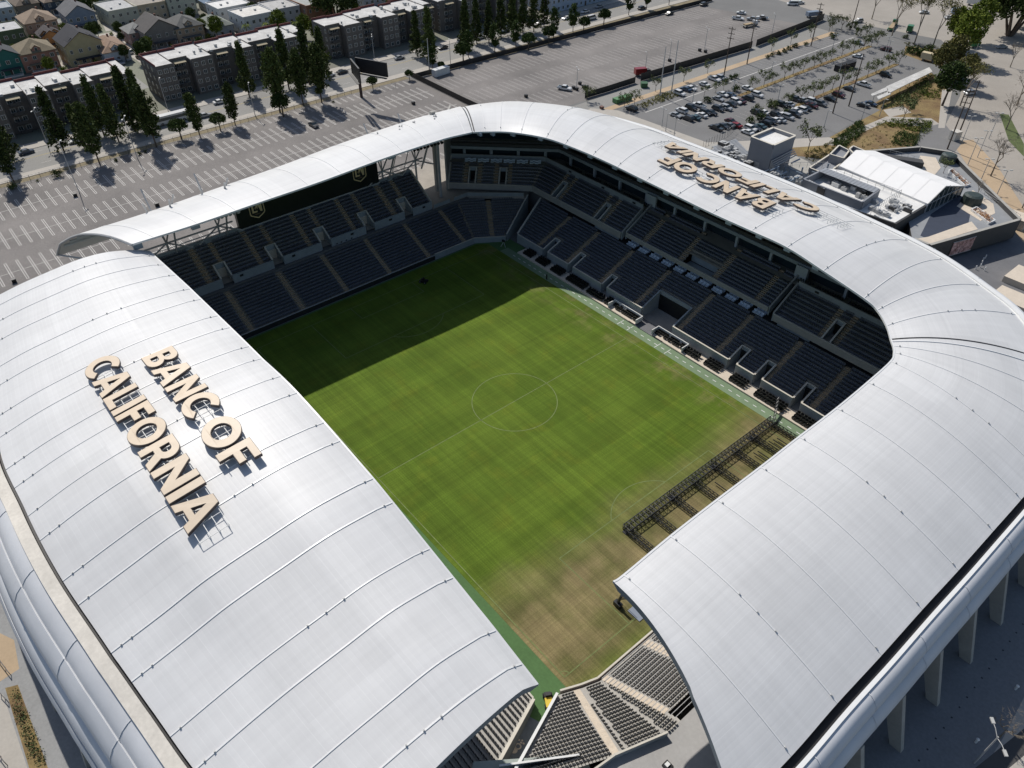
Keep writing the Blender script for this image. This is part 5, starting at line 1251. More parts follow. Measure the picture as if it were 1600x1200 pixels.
kb = MB(); kb.box(-193.0, -188.02, -400, 300, E0 - .1, E0 + .13); tag(kb.build("pavement", m_walk), kind='structure')
sheet("verge", [(-166.58, -400), (-163.6, -400), (-163.6, 84), (-166.58, 84)], Z1 + .004, m_verge); sheet("verge", [(-166.58, 92), (-161.5, 92), (-159.5, 262), (-166.58, 262)], Z1 + .004, m_verge)
sheet("house_yards", [(-420, -420), (-193.1, -420), (-193.1, 420), (-420, 420)], Z1, mat("yard ground", (.20, .185, .155), .9, .25, .03, col2=(.16, .17, .12), fine=.1))
for y in (-3.5, 44.0, 84.0): sheet("side_street", [(-420, y), (-219.5, y), (-219.5, y + 6.5), (-420, y + 6.5)], Z1 + .004, m_street)
S_ = []
for xx in (-181.3, -180.9): S_.append((xx, -300, xx, 290))
lines_sheet("lane_line", S_, mat("yellow lane paint", (.42, .33, .10), .8), Z1 + .004, bpy.data.objects["street"])
S_ = []
for xx in (-174.8, -185.0):
    y = -200
    while y < 280: S_.append((xx, y, xx, y + 3)); y += 9
lines_sheet("lane_dashes", S_, m_line, Z1 + .004, bpy.data.objects["street"])
sheet("service_road", [(-101.5, 84), (-93, 84), (-91.5, 262), (-100.5, 262)], E0 + .0028, m_street)
sheet("tan_path", [(-93, 104), (-90.0, 104), (-88.3, 262), (-91.4, 262)], Z1 + .004, m_tan)
el = sheet("car_park", [(-88.2, 122), (-50, 124), (-26.8, 158), (-30, 192), (-37, 247), (-60, 268), (-88, 262)], Z1, m_eastlot)
S_ = []
y = 152.0
while y < 262: S_.append((-88, y, -80.8, y)); y += 2.75
lines_sheet("stall_lines", S_, m_faint, Z1 + .004, el, .12)
lines_sheet("edge_line", [(-80.6, 128, -80.4, 262)], m_line, Z1 + .004, el, .3)
for xc, y0, y1 in ((-63.5, 130, 256), (-54, 150, 250), (-43.5, 135, 245)):
    S_ = []; y = y0
    while y < y1: S_.append((xc - 4.5, y, xc, y)); y += 2.75
    lines_sheet("stall_lines", S_, m_faint, Z1 + .004, el, .12)
for (xa, ya, yb) in ((-69.0, 166, 256), (-49.7, 172, 243)):
    b = MB(); b.box(xa - .9, xa + .9, ya, yb, E0, E0 + .14); m_ = tag(b.build("planting_strip", m_mulch), kind='structure')
    g_ = MB(); rg = random.Random(int(ya))
    for _ in range(int((yb - ya) * 1.2)): leaves(g_, Vector((xa + rg.uniform(-.7, .7), rg.uniform(ya, yb), E0 + .3)), .4, 7, .13, rg, .5)
    tag(g_.build("ground_cover", m_leafo), kind='stuff')
sheet("walkway", [(-96, 116), (-88.3, 122), (-50, 124.2), (-26.6, 158.2), (-20, 158), (-44, 118), (-60, 104), (-92, 104)], Z1 + .008, m_walk)
sheet("walkway", A2((1290, 222), (1385, 182), (1455, 185), (1470, 195), (1450, 200), (1385, 190), (1300, 228)), Z1 + .012, m_walk)
sheet("walkway", A2((1380, 172), (1410, 165), (1424, 176), (1390, 183)), Z1 + .016, m_walk)
sheet("park_ground", A2((1180, 236), (1290, 218), (1375, 172), (1360, 165), (1450, 110), (1478, 130), (1480, 180), (1470, 205), (1430, 232), (1300, 250)), Z1 + .004, m_mulch)
sheet("park_ground", A2((1415, 72), (1470, 78), (1475, 105), (1440, 95), (1412, 85)), Z1 + .02, m_mulch)
sheet("path_east", A2((1472, 140), (1488, 140), (1476, 200), (1466, 200)), Z1 + .02, m_walk)
sheet("concrete_road", A2((1300, 0), (1600, 0), (1760, 60), (1760, 400), (1600, 330), (1560, 285), (1490, 250), (1475, 200), (1500, 150), (1510, 100), (1470, 62), (1330, 35), (1200, -5)), E0 + .002, m_croad)
sheet("tan_path", A2((1487, 222), (1520, 218), (1560, 262), (1600, 325), (1600, 380), (1540, 300)), Z1 + .012, m_tan)
sheet("grass_verge", A2((1562, 178), (1576, 179), (1600, 225), (1600, 245), (1576, 220)), Z1 + .012, mat("verge grass", (.085, .11, .035), .95, .2, .3, fine=.15))
sheet("entrance_pad", A2((1425, 232), (1440, 200), (1475, 192), (1502, 225), (1490, 240)), Z1 + .016, m_eastlot)
sheet("east_plaza", [(20, 86.5), (60, 86.5), (75, 110), (100, 75), (140, 60), (140, 170), (55, 170), (38, 128)], Z1 + .0105, mat("dark plaza paving", (.15, .15, .155), .85, .1, .2, fine=.06))
sheet("near_plaza", [(74, -90), (130, -90), (130, 70), (74, 70)], Z1, mat("near plaza paving", (.19, .195, .20), .85, .07, .15, fine=.09))
sheet("planting_bed", [(96.6, -14), (98.8, -14), (104, 15), (101.8, 15)], Z1 + .009, m_dgrey); sheet("pavement", A2((1500, 1262), (1568, 1152), (1600, 1090), (1640, 1200), (1600, 1300)), Z1 + .004, m_walk)
pv = MB(); y = -14
while y < 26: pv.box(93.0, 93.22, y, y + .22, Z1, Z1 + .02); y += 2.2
tag(pv.build("paving_studs", m_black), kind='structure')
sheet("left_plaza", [(-40, -140), (40, -140), (40, -92), (-40, -92)], Z1, m_plaza); sheet("left_path", A2((-60, 960), (22, 1000), (30, 1045), (0, 1065), (-60, 1080)), Z1 + .004, m_tan)
sheet("left_bed", A2((8, 1075), (28, 1070), (68, 1180), (80, 1215), (50, 1215)), Z1 + .008, m_mulch)
sheet("left_walk", A2((-60, 1080), (5, 1085), (48, 1215), (-60, 1260)), Z1 + .012, m_walk)
rg = random.Random(3); g_ = MB()
for _ in range(60):
    t = rg.random(); p = at(lerp(15, 62, t) + rg.uniform(-7, 9), lerp(1080, 1190, t), E0 + .3); leaves(g_, p, .6, 12, .13, rg, .6)
tag(g_.build("ground_cover", m_leafo), kind='stuff')
for i, (u0, v0, u1, v1, s) in enumerate(((0, 1032, 18, 1056, 'upper'), (-8, 1170, 12, 1196, 'lower'), (2, 1085, 14, 1098, 'middle'))):
    p, q = at(u0, v0), at(u1, v1); b = MB(); b.tube(p + Vector((0, 0, .9)), q + Vector((0, 0, .9)), .06, 0, 5)
    for t in (0, .5, 1): c = p.lerp(q, t); b.tube(c, c + Vector((0, 0, .9)), .05, 0, 5)
    tag(b.build("handrail", m_dgrey), "%s of the three dark handrails on the plaza at the left bottom edge" % s, "handrail", "handrails on the left plaza")
# fences
def fence(pts, h, label, m=None, sp=3.0, solid=True, cat="fence", rail=True, base_u=None):
    e = empty("fence", (pts[0][0], pts[0][1], E0), 0, label, cat); o = Vector((pts[0][0], pts[0][1], E0)); b = MB(); pb = MB()
    for i in range(len(pts) - 1):
        p, q = Vector((*pts[i], E0)) - o, Vector((*pts[i + 1], E0)) - o; L = (q - p).length; n = max(1, int(L / sp))
        if solid: b.wallstrip([p, q], .08, h - .08, .04)
        else:
            b.wallstrip([p, q], h - .06, h, .05); b.wallstrip([p, q], .1, .15, .05)
            k = max(2, int(L / .9))
            for j in range(k): c = p.lerp(q, j / k); b.tube(c, c + Vector((0, 0, h)), .015, 0, 3)
        for j in range(n + 1): c = p.lerp(q, j / n); pb.tube(c, c + Vector((0, 0, h)), .05, 0, 5)
    b.build("mesh_panel" if not solid else "screen_panel", m or m_black, e); pb.build("posts", m_dgrey, e)
fence([(-165, 85.5), (-128.7, 84.6), (-96, 84.6)], 2.2, "black screened fence with pale fittings dividing the two left car parks")
fence([(-162, 86), (-160.5, 170), (-158.5, 262)], 2.0, "long dark screened fence between the tree lined street and the upper car park")
fence([(-103.2, 150), (-101.5, 184.6), (-100.2, 215.5)], 3.0, "tall black screen fence along the service road, nearer run"); fence([(-100.2, 218.5), (-102.8, 262), (-104, 275)], 3.0, "tall black screen fence along the service road, farther run")
fence([(-104, 121), (-103.4, 132), (-103.3, 147)], 2.4, "black screen fence end curving beside the green skip")
fence([(-163.4, -260), (-163.4, 58)], 1.8, "wire fence on thin posts along the verge of the left car park", m_steel, 2.9, False)
fence([tuple(at(*q)[:2]) for q in ((594, 142), (618, 137))], 1.8, "short wire gate panel beside the billboard post", m_steel, 3.4, False, cat="gate")
fence([tuple(at(*q)[:2]) for q in ((1098, 232), (1136, 214), (1146, 205))], 2.6, "tall grey railings between roof and lower car park corner", m_steel, 1.4, False)
# ---- trees along the street -----------------------------------------------------
def row(kind, pts, base, cat, group, lm, bm_, name, sc=(1, 1), up=1.0, **k):
    pts = sorted(pts, key=lambda q: q[0])
    for i, q in enumerate(pts):
        p = at(q[0], q[1]); s = (q[2] if len(q) > 2 else random.uniform(*sc)) * up
        tree(kind, p.x, p.y, E0, base % ordn(i), cat, group, lm, bm_, name, s, **k)
row('column', [(22, 285, .85), (156, 256, .92), (245, 230, .95), (313, 214, .72), (368, 196, .7), (503, 161, 1.0), (438, 176, 1.08), (474, 165, .95), (-40, 300, 1.0)], "tall dark leafy street tree by the lower car park, %s from the left", "tree", "tall dark trees lining the left street", m_leafd, m_bark, "street_tree", up=.93)
row('spire', [(100, 236, .98), (163, 212, .95), (212, 205, 1.02), (18, 250, 1.0), (390, 152, .95), (672, 97, 1.0), (728, 78, .95), (764, 66, .8), (800, 52, .9), (834, 50, .9), (132, 232, .7), (186, 222, .9), (232, 208, 1.0), (452, 140, 1.05), (484, 132, 1.05), (508, 122, .9), (652, 88, .85), (745, 68, .85), (783, 58, .9), (817, 50, .85), (850, 42, .85)], "pointed dark conifer standing before the grey flats, %s from the left", "tree", "pointed conifers before the grey flats", m_leafd, m_bark, "conifer_tree", up=.95)
row('round', [(284, 218), (345, 205), (443, 183, 1.25), (724, 98, 1.25), (826, 79, 1.1), (857, 68, 1.1), (583, 140, .75), (640, 125, .6), (912, 50, 1.0), (943, 40, 1.1), (690, 112, .6)], "small round headed street tree with clipped crown, %s from the left", "tree", "round headed street trees", m_leafr, m_bark, "round_tree", (.95, 1.1))
row('oval', [(732, 90, 1.1), (773, 82, 1.2), (806, 74, 1.1), (895, 50, 1.2), (865, 60, 1.3), (676, 108, .9), (982, 24, 1.2), (1010, 15, 1.2), (1045, 8, 1.2)], "slim upright street tree beyond the upper car park, %s from the left", "tree", "slim street trees beyond the upper car park", m_leafr, m_bark, "slim_tree")
row('shrub', [(90, 277, 1.5), (181, 252, .7), (218, 242, .8), (228, 238, .6), (20, 295, 1.2), (521, 160, .5), (60, 284, .5)], "low bush on the dry verge beside the fence, %s from the left", "bush", "low bushes on the verge", m_leafd, m_bark, "bush")
# ---- flats ---------------------------------------------------------------------------
m_flat = mat("grey brown render", (.145, .13, .115), .9, .08, .3, fine=.05); m_flat2 = mat("darker render", (.10, .09, .082), .9, .08, .3)
m_wroof = mat("white flat roof", (.52, .51, .485), .85, .2, .25, fine=.14); m_maroon = mat("maroon parapet", (.14, .042, .038), .85, .1, .4)
bab = MB(); bab.box(-1.7, 1.7, -.7, .7, -.12, 0); bab.box(-1.7, 1.7, -.72, -.66, .05, 1.05, 1); BALC = bab.mesh("balcony", [m_flat2, m_dgrey])
shb = MB(); shb.hexa([(-2.1, -1.1, -.05), (2.1, -1.1, -.05), (2.1, .9, .35), (-2.1, .9, .35), (-2.1, -1.1, .05), (2.1, -1.1, .05), (2.1, .9, .45), (-2.1, .9, .45)]); AWN = shb.mesh("sloping_hood", mat("tan hood", (.32, .27, .17), .8))
def flats(y0, y1, label, seed):
    e = empty("apartment_block", (-203, (y0 + y1) / 2, E0), 0, label, "apartment block", "grey four storey flats behind the street"); rg = random.Random(seed); h = 12.2
    oy = (y0 + y1) / 2; b = MB(); rf = MB(); pp = MB(); y = y0; k = seed % 2
    while y < y1 - 3:
        w_ = min(y1 - y, rg.choice((6.5, 8, 9.5))); xf = (3.2, -1.0)[k % 2]; xb = rg.choice((-13.5, -15.5, -12.5)); hh = h + (.25 if k % 2 else 0)
        a, c = y - oy, y + w_ - oy
        b.box(xb, xf, a, c - .01, -.1, hh)
        rf.box(xb + .3, xf - .3, a + .15, c - .16, hh + .004, hh + .10)
        pp.box(xb, xb + .28, a, c - .01, hh + .002, hh + .95, 0)
        pp.box(xf - .28, xf, a, c - .01, hh + .003, hh + .42, 1)
        if rg.random() < .35: pp.box(xb + .3, xf - .3, a + .0, a + .16, hh + .12, hh + .9, 0)
        for f in range(4):
            z = .9 + f * 3.0
            if k % 2 == 0:
                n = 4 if w_ > 8 else 3
                for j in range(n): window(e, xf + .03, a + (j + .5) * w_ / n, z, pi / 2, 1.15)
            else:
                link("balcony", BALC, e, (xf + .75, (a + c) / 2, z - .75), pi / 2); window(e, xf + .03, (a + c) / 2 - 1.2, z, pi / 2, 1.3); window(e, xf + .03, (a + c) / 2 + 1.3, z, pi / 2, 1.3)
        if k % 2: link("sloping_hood", AWN, e, (xf + 1.0, (a + c) / 2, hh - 1.0), pi / 2)
        y += w_; k += 1
    for f in range(4):
        for j in range(3): window(e, -10 + j * 4.2, y0 - oy - .03, 1 + 3 * f, 0, 1.0)
    b.build("wall", m_flat, e); r_ = rf.build("roof", m_wroof, e); pp.build("parapet", [m_maroon, m_flat], e)
    for j in range(16):
        q = MB(); s = rg.uniform(.25, .8); q.box(-s, s, -s * .7, s * .7, 0, rg.uniform(.4, 1.0)); q.build("roof_vent", m_steel, r_, (rg.uniform(-9, 0), rg.uniform(y0 - oy + 3, y1 - oy - 3), h + .36))
flats(-120, -64, "long grey four storey flats cut by the left edge of the photo", 4)
flats(-61, -6, "grey four storey flats with white roofs, leftmost of the row facing the car park", 1)
flats(2, 63, "grey four storey flats with white roofs behind the bus, second of the row", 2)
flats(72, 124, "grey four storey flats with white roofs behind the billboard, third of the row", 3)
flats(128, 178, "grey four storey flats half hidden by conifers at the top centre", 5)
# ---- houses beyond the flats ----------------------------------------------------
HS = [  # u, v (ground centre), w, d, h, roof kind, wall, roof, label
 (66, 52, 15, 13, 6.5, 'hip', (.36, .26, .20), (.25, .185, .13), "pink beige two storey house with tan hipped roof near the top left"),
 (127, 42, 16, 12, 7.0, 'gable', (.17, .21, .27), (.115, .115, .12), "blue grey gabled house with dark grey roof left of the pale green block"),
 (188, 34, 19, 13, 7.0, 'flat', (.40, .41, .34), (.42, .42, .41), "pale green flat roofed two storey block beside the parking alley"),
 (232, 26, 17, 14, 7.0, 'flat', (.40, .34, .24), (.30, .27, .23), "beige flat roofed house with arched porch right of the pale green block"),
 (18, 72, 15, 12, 7.5, 'flat', (.085, .11, .06), (.45, .45, .44), "dark olive green block with white roof at the left edge"),
 (14, 112, 13, 10, 7.0, 'gable', (.035, .15, .125), (.04, .045, .05), "teal gabled house at the left edge behind the flats"),
 (62, 102, 14, 13, 6.8, 'hip', (.35, .18, .13), (.19, .155, .10), "salmon pink house with olive brown hipped roof behind the leftmost flats"),
 (84, 74, 10, 8, 5.5, 'gable', (.38, .20, .085), (.05, .04, .04), "small orange house with dark roof between pink and victorian houses"),
 (132, 93, 15, 14, 8.0, 'gable', (.42, .35, .20), (.025, .025, .032), "cream yellow victorian house with black steep roof and dormers"),
 (176, 88, 20, 10, 4.5, 'hip', (.42, .47, .52), (.26, .175, .12), "long low pale blue house with brown shingle roof beside the alley"),
 (250, 68, 15, 14, 7.0, 'gable', (.20, .18, .16), (.085, .078, .074), "grey brown house with dark gabled roof and dormer behind the second flats"),
 (292, 60, 15, 12, 6.5, 'hip', (.36, .27, .19), (.11, .11, .105), "tan house with dark pyramid roof behind the second flats"),
 (338, 52, 15, 11, 4.5, 'hip', (.35, .37, .39), (.22, .235, .205), "low house with pale green grey hipped roof"),
 (362, 31, 14, 16, 7.0, 'flat', (.55, .55, .53), (.66, .65, .62), "white flat roofed two storey block with cream roof, farther one"),
 (398, 46, 15, 15, 7.5, 'flat', (.55, .56, .56), (.62, .60, .55), "white flat roofed block with palms in front of it"),
 (440, 33, 16, 13, 7.0, 'flat', (.42, .42, .42), (.42, .41, .39), "grey white flat roofed block left of the brick house"),
 (281, 20, 14, 13, 8.5, 'flat', (.38, .40, .33), (.33, .33, .32), "pale green three storey block with tall dark doorway at the top"),
 (218, 66, 11, 9, 5.5, 'hip', (.34, .22, .19), (.20, .20, .19), "small pink walled house with grey roof right of the parked alley cars"),
 (487, 27, 19, 14, 7.5, 'flat', (.30, .16, .10), (.33, .34, .32), "brick red flat roofed block beside the big dark tree at the top"),
 (2, 32, 13, 12, 6, 'flat', (.28, .34, .38), (.33, .35, .36), "pale blue flat roofed house at the top left corner"),
 (44, 20, 13, 10, 5, 'hip', (.22, .19, .15), (.13, .10, .075), "brown roofed bungalow behind the pink beige house"),
 (90, 18, 13, 11, 6, 'hip', (.045, .065, .09), (.17, .13, .095), "dark navy house with brown roof at the top edge"),
 (333, 14, 12, 9, 4, 'hip', (.35, .35, .33), (.16, .22, .30), "low shed with blue grey roof at the top edge"),
 (160, -8, 14, 12, 6, 'hip', (.36, .34, .30), (.14, .12, .11), "house cut by the top edge above the pale green block"),
 (395, 4, 13, 12, 6, 'hip', (.40, .36, .30), (.22, .17, .13), "brown roofed house cut by the top edge above the white blocks"),
 (575, 14, 15, 12, 6.5, 'gable', (.40, .42, .45), (.16, .16, .17), "pale house with grey gable behind the third flats"),
 (620, 8, 14, 12, 6, 'hip', (.42, .34, .26), (.24, .15, .10), "tan house with brown roof at the top edge behind the third flats"),
 (660, 2, 15, 12, 7, 'flat', (.42, .36, .30), (.48, .46, .43), "cream block at the top edge right of the tan house"),
 (520, -14, 15, 12, 6, 'hip', (.40, .38, .34), (.20, .17, .14), "house cut by the top edge behind the big dark tree"),
 (250, -10, 15, 12, 7, 'flat', (.42, .40, .36), (.44, .43, .41), "block cut by the top edge above the beige house"),
 (310, -6, 14, 11, 6, 'hip', (.30, .30, .30), (.14, .13, .12), "dark roofed house cut by the top edge above the three storey block"),
 (445, 2, 14, 11, 6, 'hip', (.44, .40, .36), (.24, .20, .16), "pale house with brown roof at the top edge left of the brick block"),
 (-14, 70, 14, 12, 6, 'hip', (.32, .30, .26), (.15, .13, .12), "house cut by the left edge behind the olive green block"),
]
for u, v, w_, d_, h_, k, wc, rc, lab in HS:
    p = at(u, v); house(p.x, p.y, w_, d_, h_, k, wc, rc, lab, random.uniform(-.04, .04), dormers=2 if 'victorian' in lab else 1, floors=1 if h_ < 5.1 else (3 if h_ > 8.2 else 2))
# blue grey block at the top centre and the plain yard trees
p = at(905, 8); house(-203, 207, 18, 42, 13, 'flat', (.36, .42, .50), (.5, .5, .5), "tall pale blue flat block at the top centre behind the street", 0, floors=4, name="office_block", cat="office block", group=None)
def trees_at(kind, pts, label, group, lm, bm_, name="tree", cat="tree", **k):
    pts = sorted(pts, key=lambda q: q[0]); one = len(pts) == 1
    for i, q in enumerate(pts):
        p = at(q[0], q[1]); tree(kind, p.x, p.y, E0, label if one else label % ordn(i), cat, group, lm, bm_, name, q[2], **k)
trees_at('big', [(528, 38, 1.25)], "huge dark tree with dense crown above the brick block", None, m_leafd, m_bark)
trees_at('medium', [(440, 60, .9), (478, 62, .8), (500, 74, .9), (560, 40, .7), (615, 24, .8), (235, 82, .5), (342, 64, .8), (318, 58, .6), (82, 118, .55), (150, 16, .7), (105, 60, .5), (70, 10, .7), (30, 95, .5), (384, 10, .8), (545, 62, .6), (300, 12, .6)], "leafy garden tree among the houses, %s from the left", "garden trees among the houses", m_leafb, m_bark, "garden_tree")
trees_at('palm', [(388, 62, .9), (418, 58, .85), (447, 72, 1.0), (470, 80, .9), (465, 58, .9)], "green palm beside the white blocks, %s from the left", "palms beside the white blocks", m_leafb, m_barkp, "palm_tree", "palm")
trees_at('shrub', [(60, 126, 1.5), (100, 112, 1.5), (152, 104, 1.8), (222, 76, 2.0), (270, 78, 1.6), (330, 62, 2.0), (375, 66, 2.2), (405, 66, 2.2), (430, 74, 2.3), (255, 20, 1.8), (175, 55, 1.0), (460, 92, 2.0), (508, 95, 2.2), (488, 78, 2)], "leafy shrub in the yards behind the flats, %s from the left", "shrubs in the yards", m_leafb, m_bark, "shrub", "shrub")
rg = random.Random(5); GX = []
while len(GX) < 46:
    u, v = rg.uniform(-10, 660), rg.uniform(-12, 120)
    q = at(u, v)
    if q.x > -222 or v > 128 - u * .12: continue
    if any(abs(u - h_[0]) < 19 and abs(v - 6 - h_[1]) < 15 for h_ in HS): continue
    GX.append((u, v, rg.uniform(.35, .7)))
trees_at('medium', GX, "small dark yard tree between the house plots, %s from the left", "yard trees between the house plots", m_leafr, m_bark, "yard_tree")
# yard walls and drives
for i, (a, c, lab) in enumerate((((28, 28), (66, 72), "pale yard wall left of the pink beige house"), ((185, 52), (222, 86), "low wall beside the row of alley cars"), ((190, 28), (208, 52), "garden wall right of the pale green block"), ((355, 48), (388, 72), "white yard wall left of the palms"))):
    p, q = at(*a), at(*c); b = MB(); b.wallstrip([(p.x, p.y, E0), (q.x, q.y, E0)], 0, 1.6, .2); tag(b.build("yard_wall", m_walk), lab, "wall")
for (a, c, w2) in (((95, 50), (108, 78), 3.5), ((160, 24), (172, 48), 3.5), ((92, 112), (104, 92), 3.0), ((165, 52), (235, 95), 8), ((190, 70), (212, 60), 4), ((345, 30), (330, 10), 5)):
    p, q = at(*a), at(*c); d = q - p; n = Vector((-d.y, d.x)).normalized() * w2 / 2; sheet("driveway", [(p.x - n.x, p.y - n.y), (q.x - n.x, q.y - n.y), (q.x + n.x, q.y + n.y), (p.x + n.x, p.y + n.y)], E0 + .02 + .002 * w2, m_walk)
# ---- vehicles -----------------------------------------------------------------------
def cars(L, base, group, rz, jitter=.03, z=E0, sort=True):
    L = sorted(L, key=lambda q: q[0]) if sort else L; cnt = {}
    for u, v, kind, col in L:
        p = at(u, v, z + .6); k = (kind, col); cnt.setdefault(k, 0); i = cnt[k]; cnt[k] += 1
        n = sum(1 for q in L if (q[2], q[3]) == k); kw = {'sedan': 'saloon car', 'suv': 'estate car', 'pickup': 'pickup truck', 'van': 'van'}[kind]
        cw = {'dark': 'charcoal', 'darkred': 'dark red'}.get(col, col)
        lab = "%s %s %s" % (cw, kw, base) + ("" if n == 1 else ", %s from left" % ordn(i))
        car(kind, col, p.x, p.y, rz + random.uniform(-jitter, jitter) + (pi if random.random() < .35 else 0), lab, group, z)
cars([(5, 258, 'suv', 'white'), (9, 247, 'suv', 'dark'), (41, 237, 'sedan', 'blue'), (118, 220, 'sedan', 'white'), (141, 216, 'pickup', 'white'), (213, 197, 'sedan', 'silver'), (320, 180, 'sedan', 'silver'), (343, 159, 'sedan', 'white'), (473, 127, 'sedan', 'black'), (489, 124, 'sedan', 'silver'), (515, 117, 'sedan', 'white'), (535, 112, 'sedan', 'dark'), (624, 90, 'sedan', 'silver'), (692, 74, 'sedan', 'dark'), (722, 65, 'suv', 'silver'), (750, 58, 'suv', 'white'), (790, 48, 'sedan', 'blue'), (846, 35, 'sedan', 'silver'), (885, 28, 'sedan', 'white'), (925, 28, 'van', 'white'), (936, 10, 'sedan', 'silver'), (914, 18, 'sedan', 'white')], "on the tree lined street", "cars on the tree lined street", pi / 2)
cars([(91, 194 - 0, 'sedan', 'grey')][:0] + [(490, 195, 'sedan', 'dark')], "parked alone in the big empty left car park", None, 0)
cars([(1003, 13, 'suv', 'black'), (1046, 21, 'sedan', 'black'), (1100, 7, 'suv', 'dark')], "parked by the far fence of the upper car park", "cars by the far fence of the upper car park", pi / 2)
cars([(1153, 29, 'pickup', 'white'), (1158, 20, 'sedan', 'white'), (1176, 30, 'pickup', 'silver'), (1191, 28, 'pickup', 'white'), (882, 138, 'pickup', 'white')], "standing in the upper car park", "work trucks in the upper car park", .4)
cars([(188, 57, 'sedan', 'white'), (187, 67, 'sedan', 'silver'), (196, 75, 'sedan', 'grey'), (202, 81, 'suv', 'white'), (219, 90, 'sedan', 'darkred'), (22, 26, 'sedan', 'blue'), (178, 99, 'sedan', 'white'), (188, 98, 'suv', 'silver'), (505, 52, 'sedan', 'white'), (516, 57, 'sedan', 'silver')], "in the alleys behind the flats", "cars parked behind the flats", .2)
E1 = [(680, 440, 'suv', 'white'), (745, 395, 'sedan', 'blue'), (800, 385, 'sedan', 'white'), (940, 345, 'sedan', 'white'), (1040, 290, 'pickup', 'white'), (1110, 280, 'suv', 'silver'), (1385, 385, 'sedan', 'white')]
S67 = lambda L: [(960 + a / 6.667, 80 + b_ / 6.667, k, c) for a, b_, k, c in L]
T67 = lambda L: [(1160 + a / 6.667, 60 + b_ / 6.667, k, c) for a, b_, k, c in L]
cars(S67(E1), "in hedge side row, east car park", "cars in the hedge side row", 0)
cars(S67([(640, 665, 'sedan', 'silver'), (700, 620, 'suv', 'white'), (765, 700, 'suv', 'dark'), (835, 690, 'sedan', 'teal'), (905, 665, 'sedan', 'white'), (950, 640, 'suv', 'dark'), (1010, 640, 'sedan', 'black'), (1080, 600, 'suv', 'dark'), (1125, 580, 'sedan', 'silver'), (1165, 590, 'suv', 'silver'), (1215, 550, 'sedan', 'black'), (1265, 525, 'suv', 'white'), (1310, 520, 'sedan', 'darkred'), (1390, 490, 'suv', 'dark'), (1490, 455, 'suv', 'white')]), "in near middle row, east car park", "cars in the near middle row", 0)
cars(S67([(800, 590, 'suv', 'black'), (880, 565, 'pickup', 'white'), (1085, 495, 'sedan', 'silver'), (1130, 450, 'sedan', 'white'), (1205, 455, 'sedan', 'blue'), (180, 600, 'suv', 'black')]), "in shrub side middle row, east car park", "cars beside the planted strip", 0)
cars(S67([(1060, 800, 'pickup', 'dark'), (1135, 780, 'sedan', 'dark'), (1195, 770, 'sedan', 'grey'), (1265, 770, 'sedan', 'red'), (1215, 730, 'sedan', 'darkred')]) + T67([(50, 975, 'sedan', 'white'), (85, 940, 'suv', 'white'), (135, 935, 'sedan', 'dark'), (185, 915, 'sedan', 'teal'), (240, 885, 'suv', 'black'), (290, 865, 'suv', 'black'), (335, 850, 'sedan', 'white'), (390, 850, 'sedan', 'silver'), (350, 800, 'suv', 'dark'), (420, 800, 'sedan', 'white'), (475, 820, 'suv', 'silver'), (540, 790, 'suv', 'dark'), (560, 755, 'sedan', 'white'), (605, 740, 'suv', 'white'), (655, 725, 'sedan', 'dark'), (725, 700, 'sedan', 'darkred'), (815, 680, 'suv', 'grey'), (915, 630, 'sedan', 'black'), (1000, 590, 'suv', 'darkred'), (1115, 525, 'sedan', 'dark'), (1260, 480, 'pickup', 'white'), (1490, 380, 'suv', 'black')]), "in roof side row, east car park", "cars in the roof side row", 0)
cars(T67([(215, 770, 'sedan', 'white'), (150, 775, 'suv', 'dark'), (410, 690, 'suv', 'dark'), (480, 685, 'sedan', 'white'), (555, 635, 'suv', 'dark'), (620, 640, 'sedan', 'silver'), (730, 655, 'suv', 'white')]), "behind roof side row, east car park", "cars behind the roof side row", 0)
cars(T67([(1200, 185, 'sedan', 'white'), (1210, 45, 'sedan', 'silver'), (1495, 115, 'suv', 'darkred'), (1260, 695, 'sedan', 'black'), (1335, 680, 'sedan', 'blue'), (1100, 690, 'sedan', 'black')][:5]), "apart in the far east car park", "cars standing apart in the east car park", .15)
cars([(1341, 33, 'suv', 'silver'), (1528, 22, 'suv', 'white'), (1483, 27, 'sedan', 'white'), (1444, 19, 'sedan', 'white'), (1516, 145, 'suv', 'white'), (1565, 73, 'sedan', 'silver'), (1238, 6, 'van', 'white'), (1250, 4, 'sedan', 'white')], "on the pale road at the top right", "cars on the pale road", 1.1, .3)
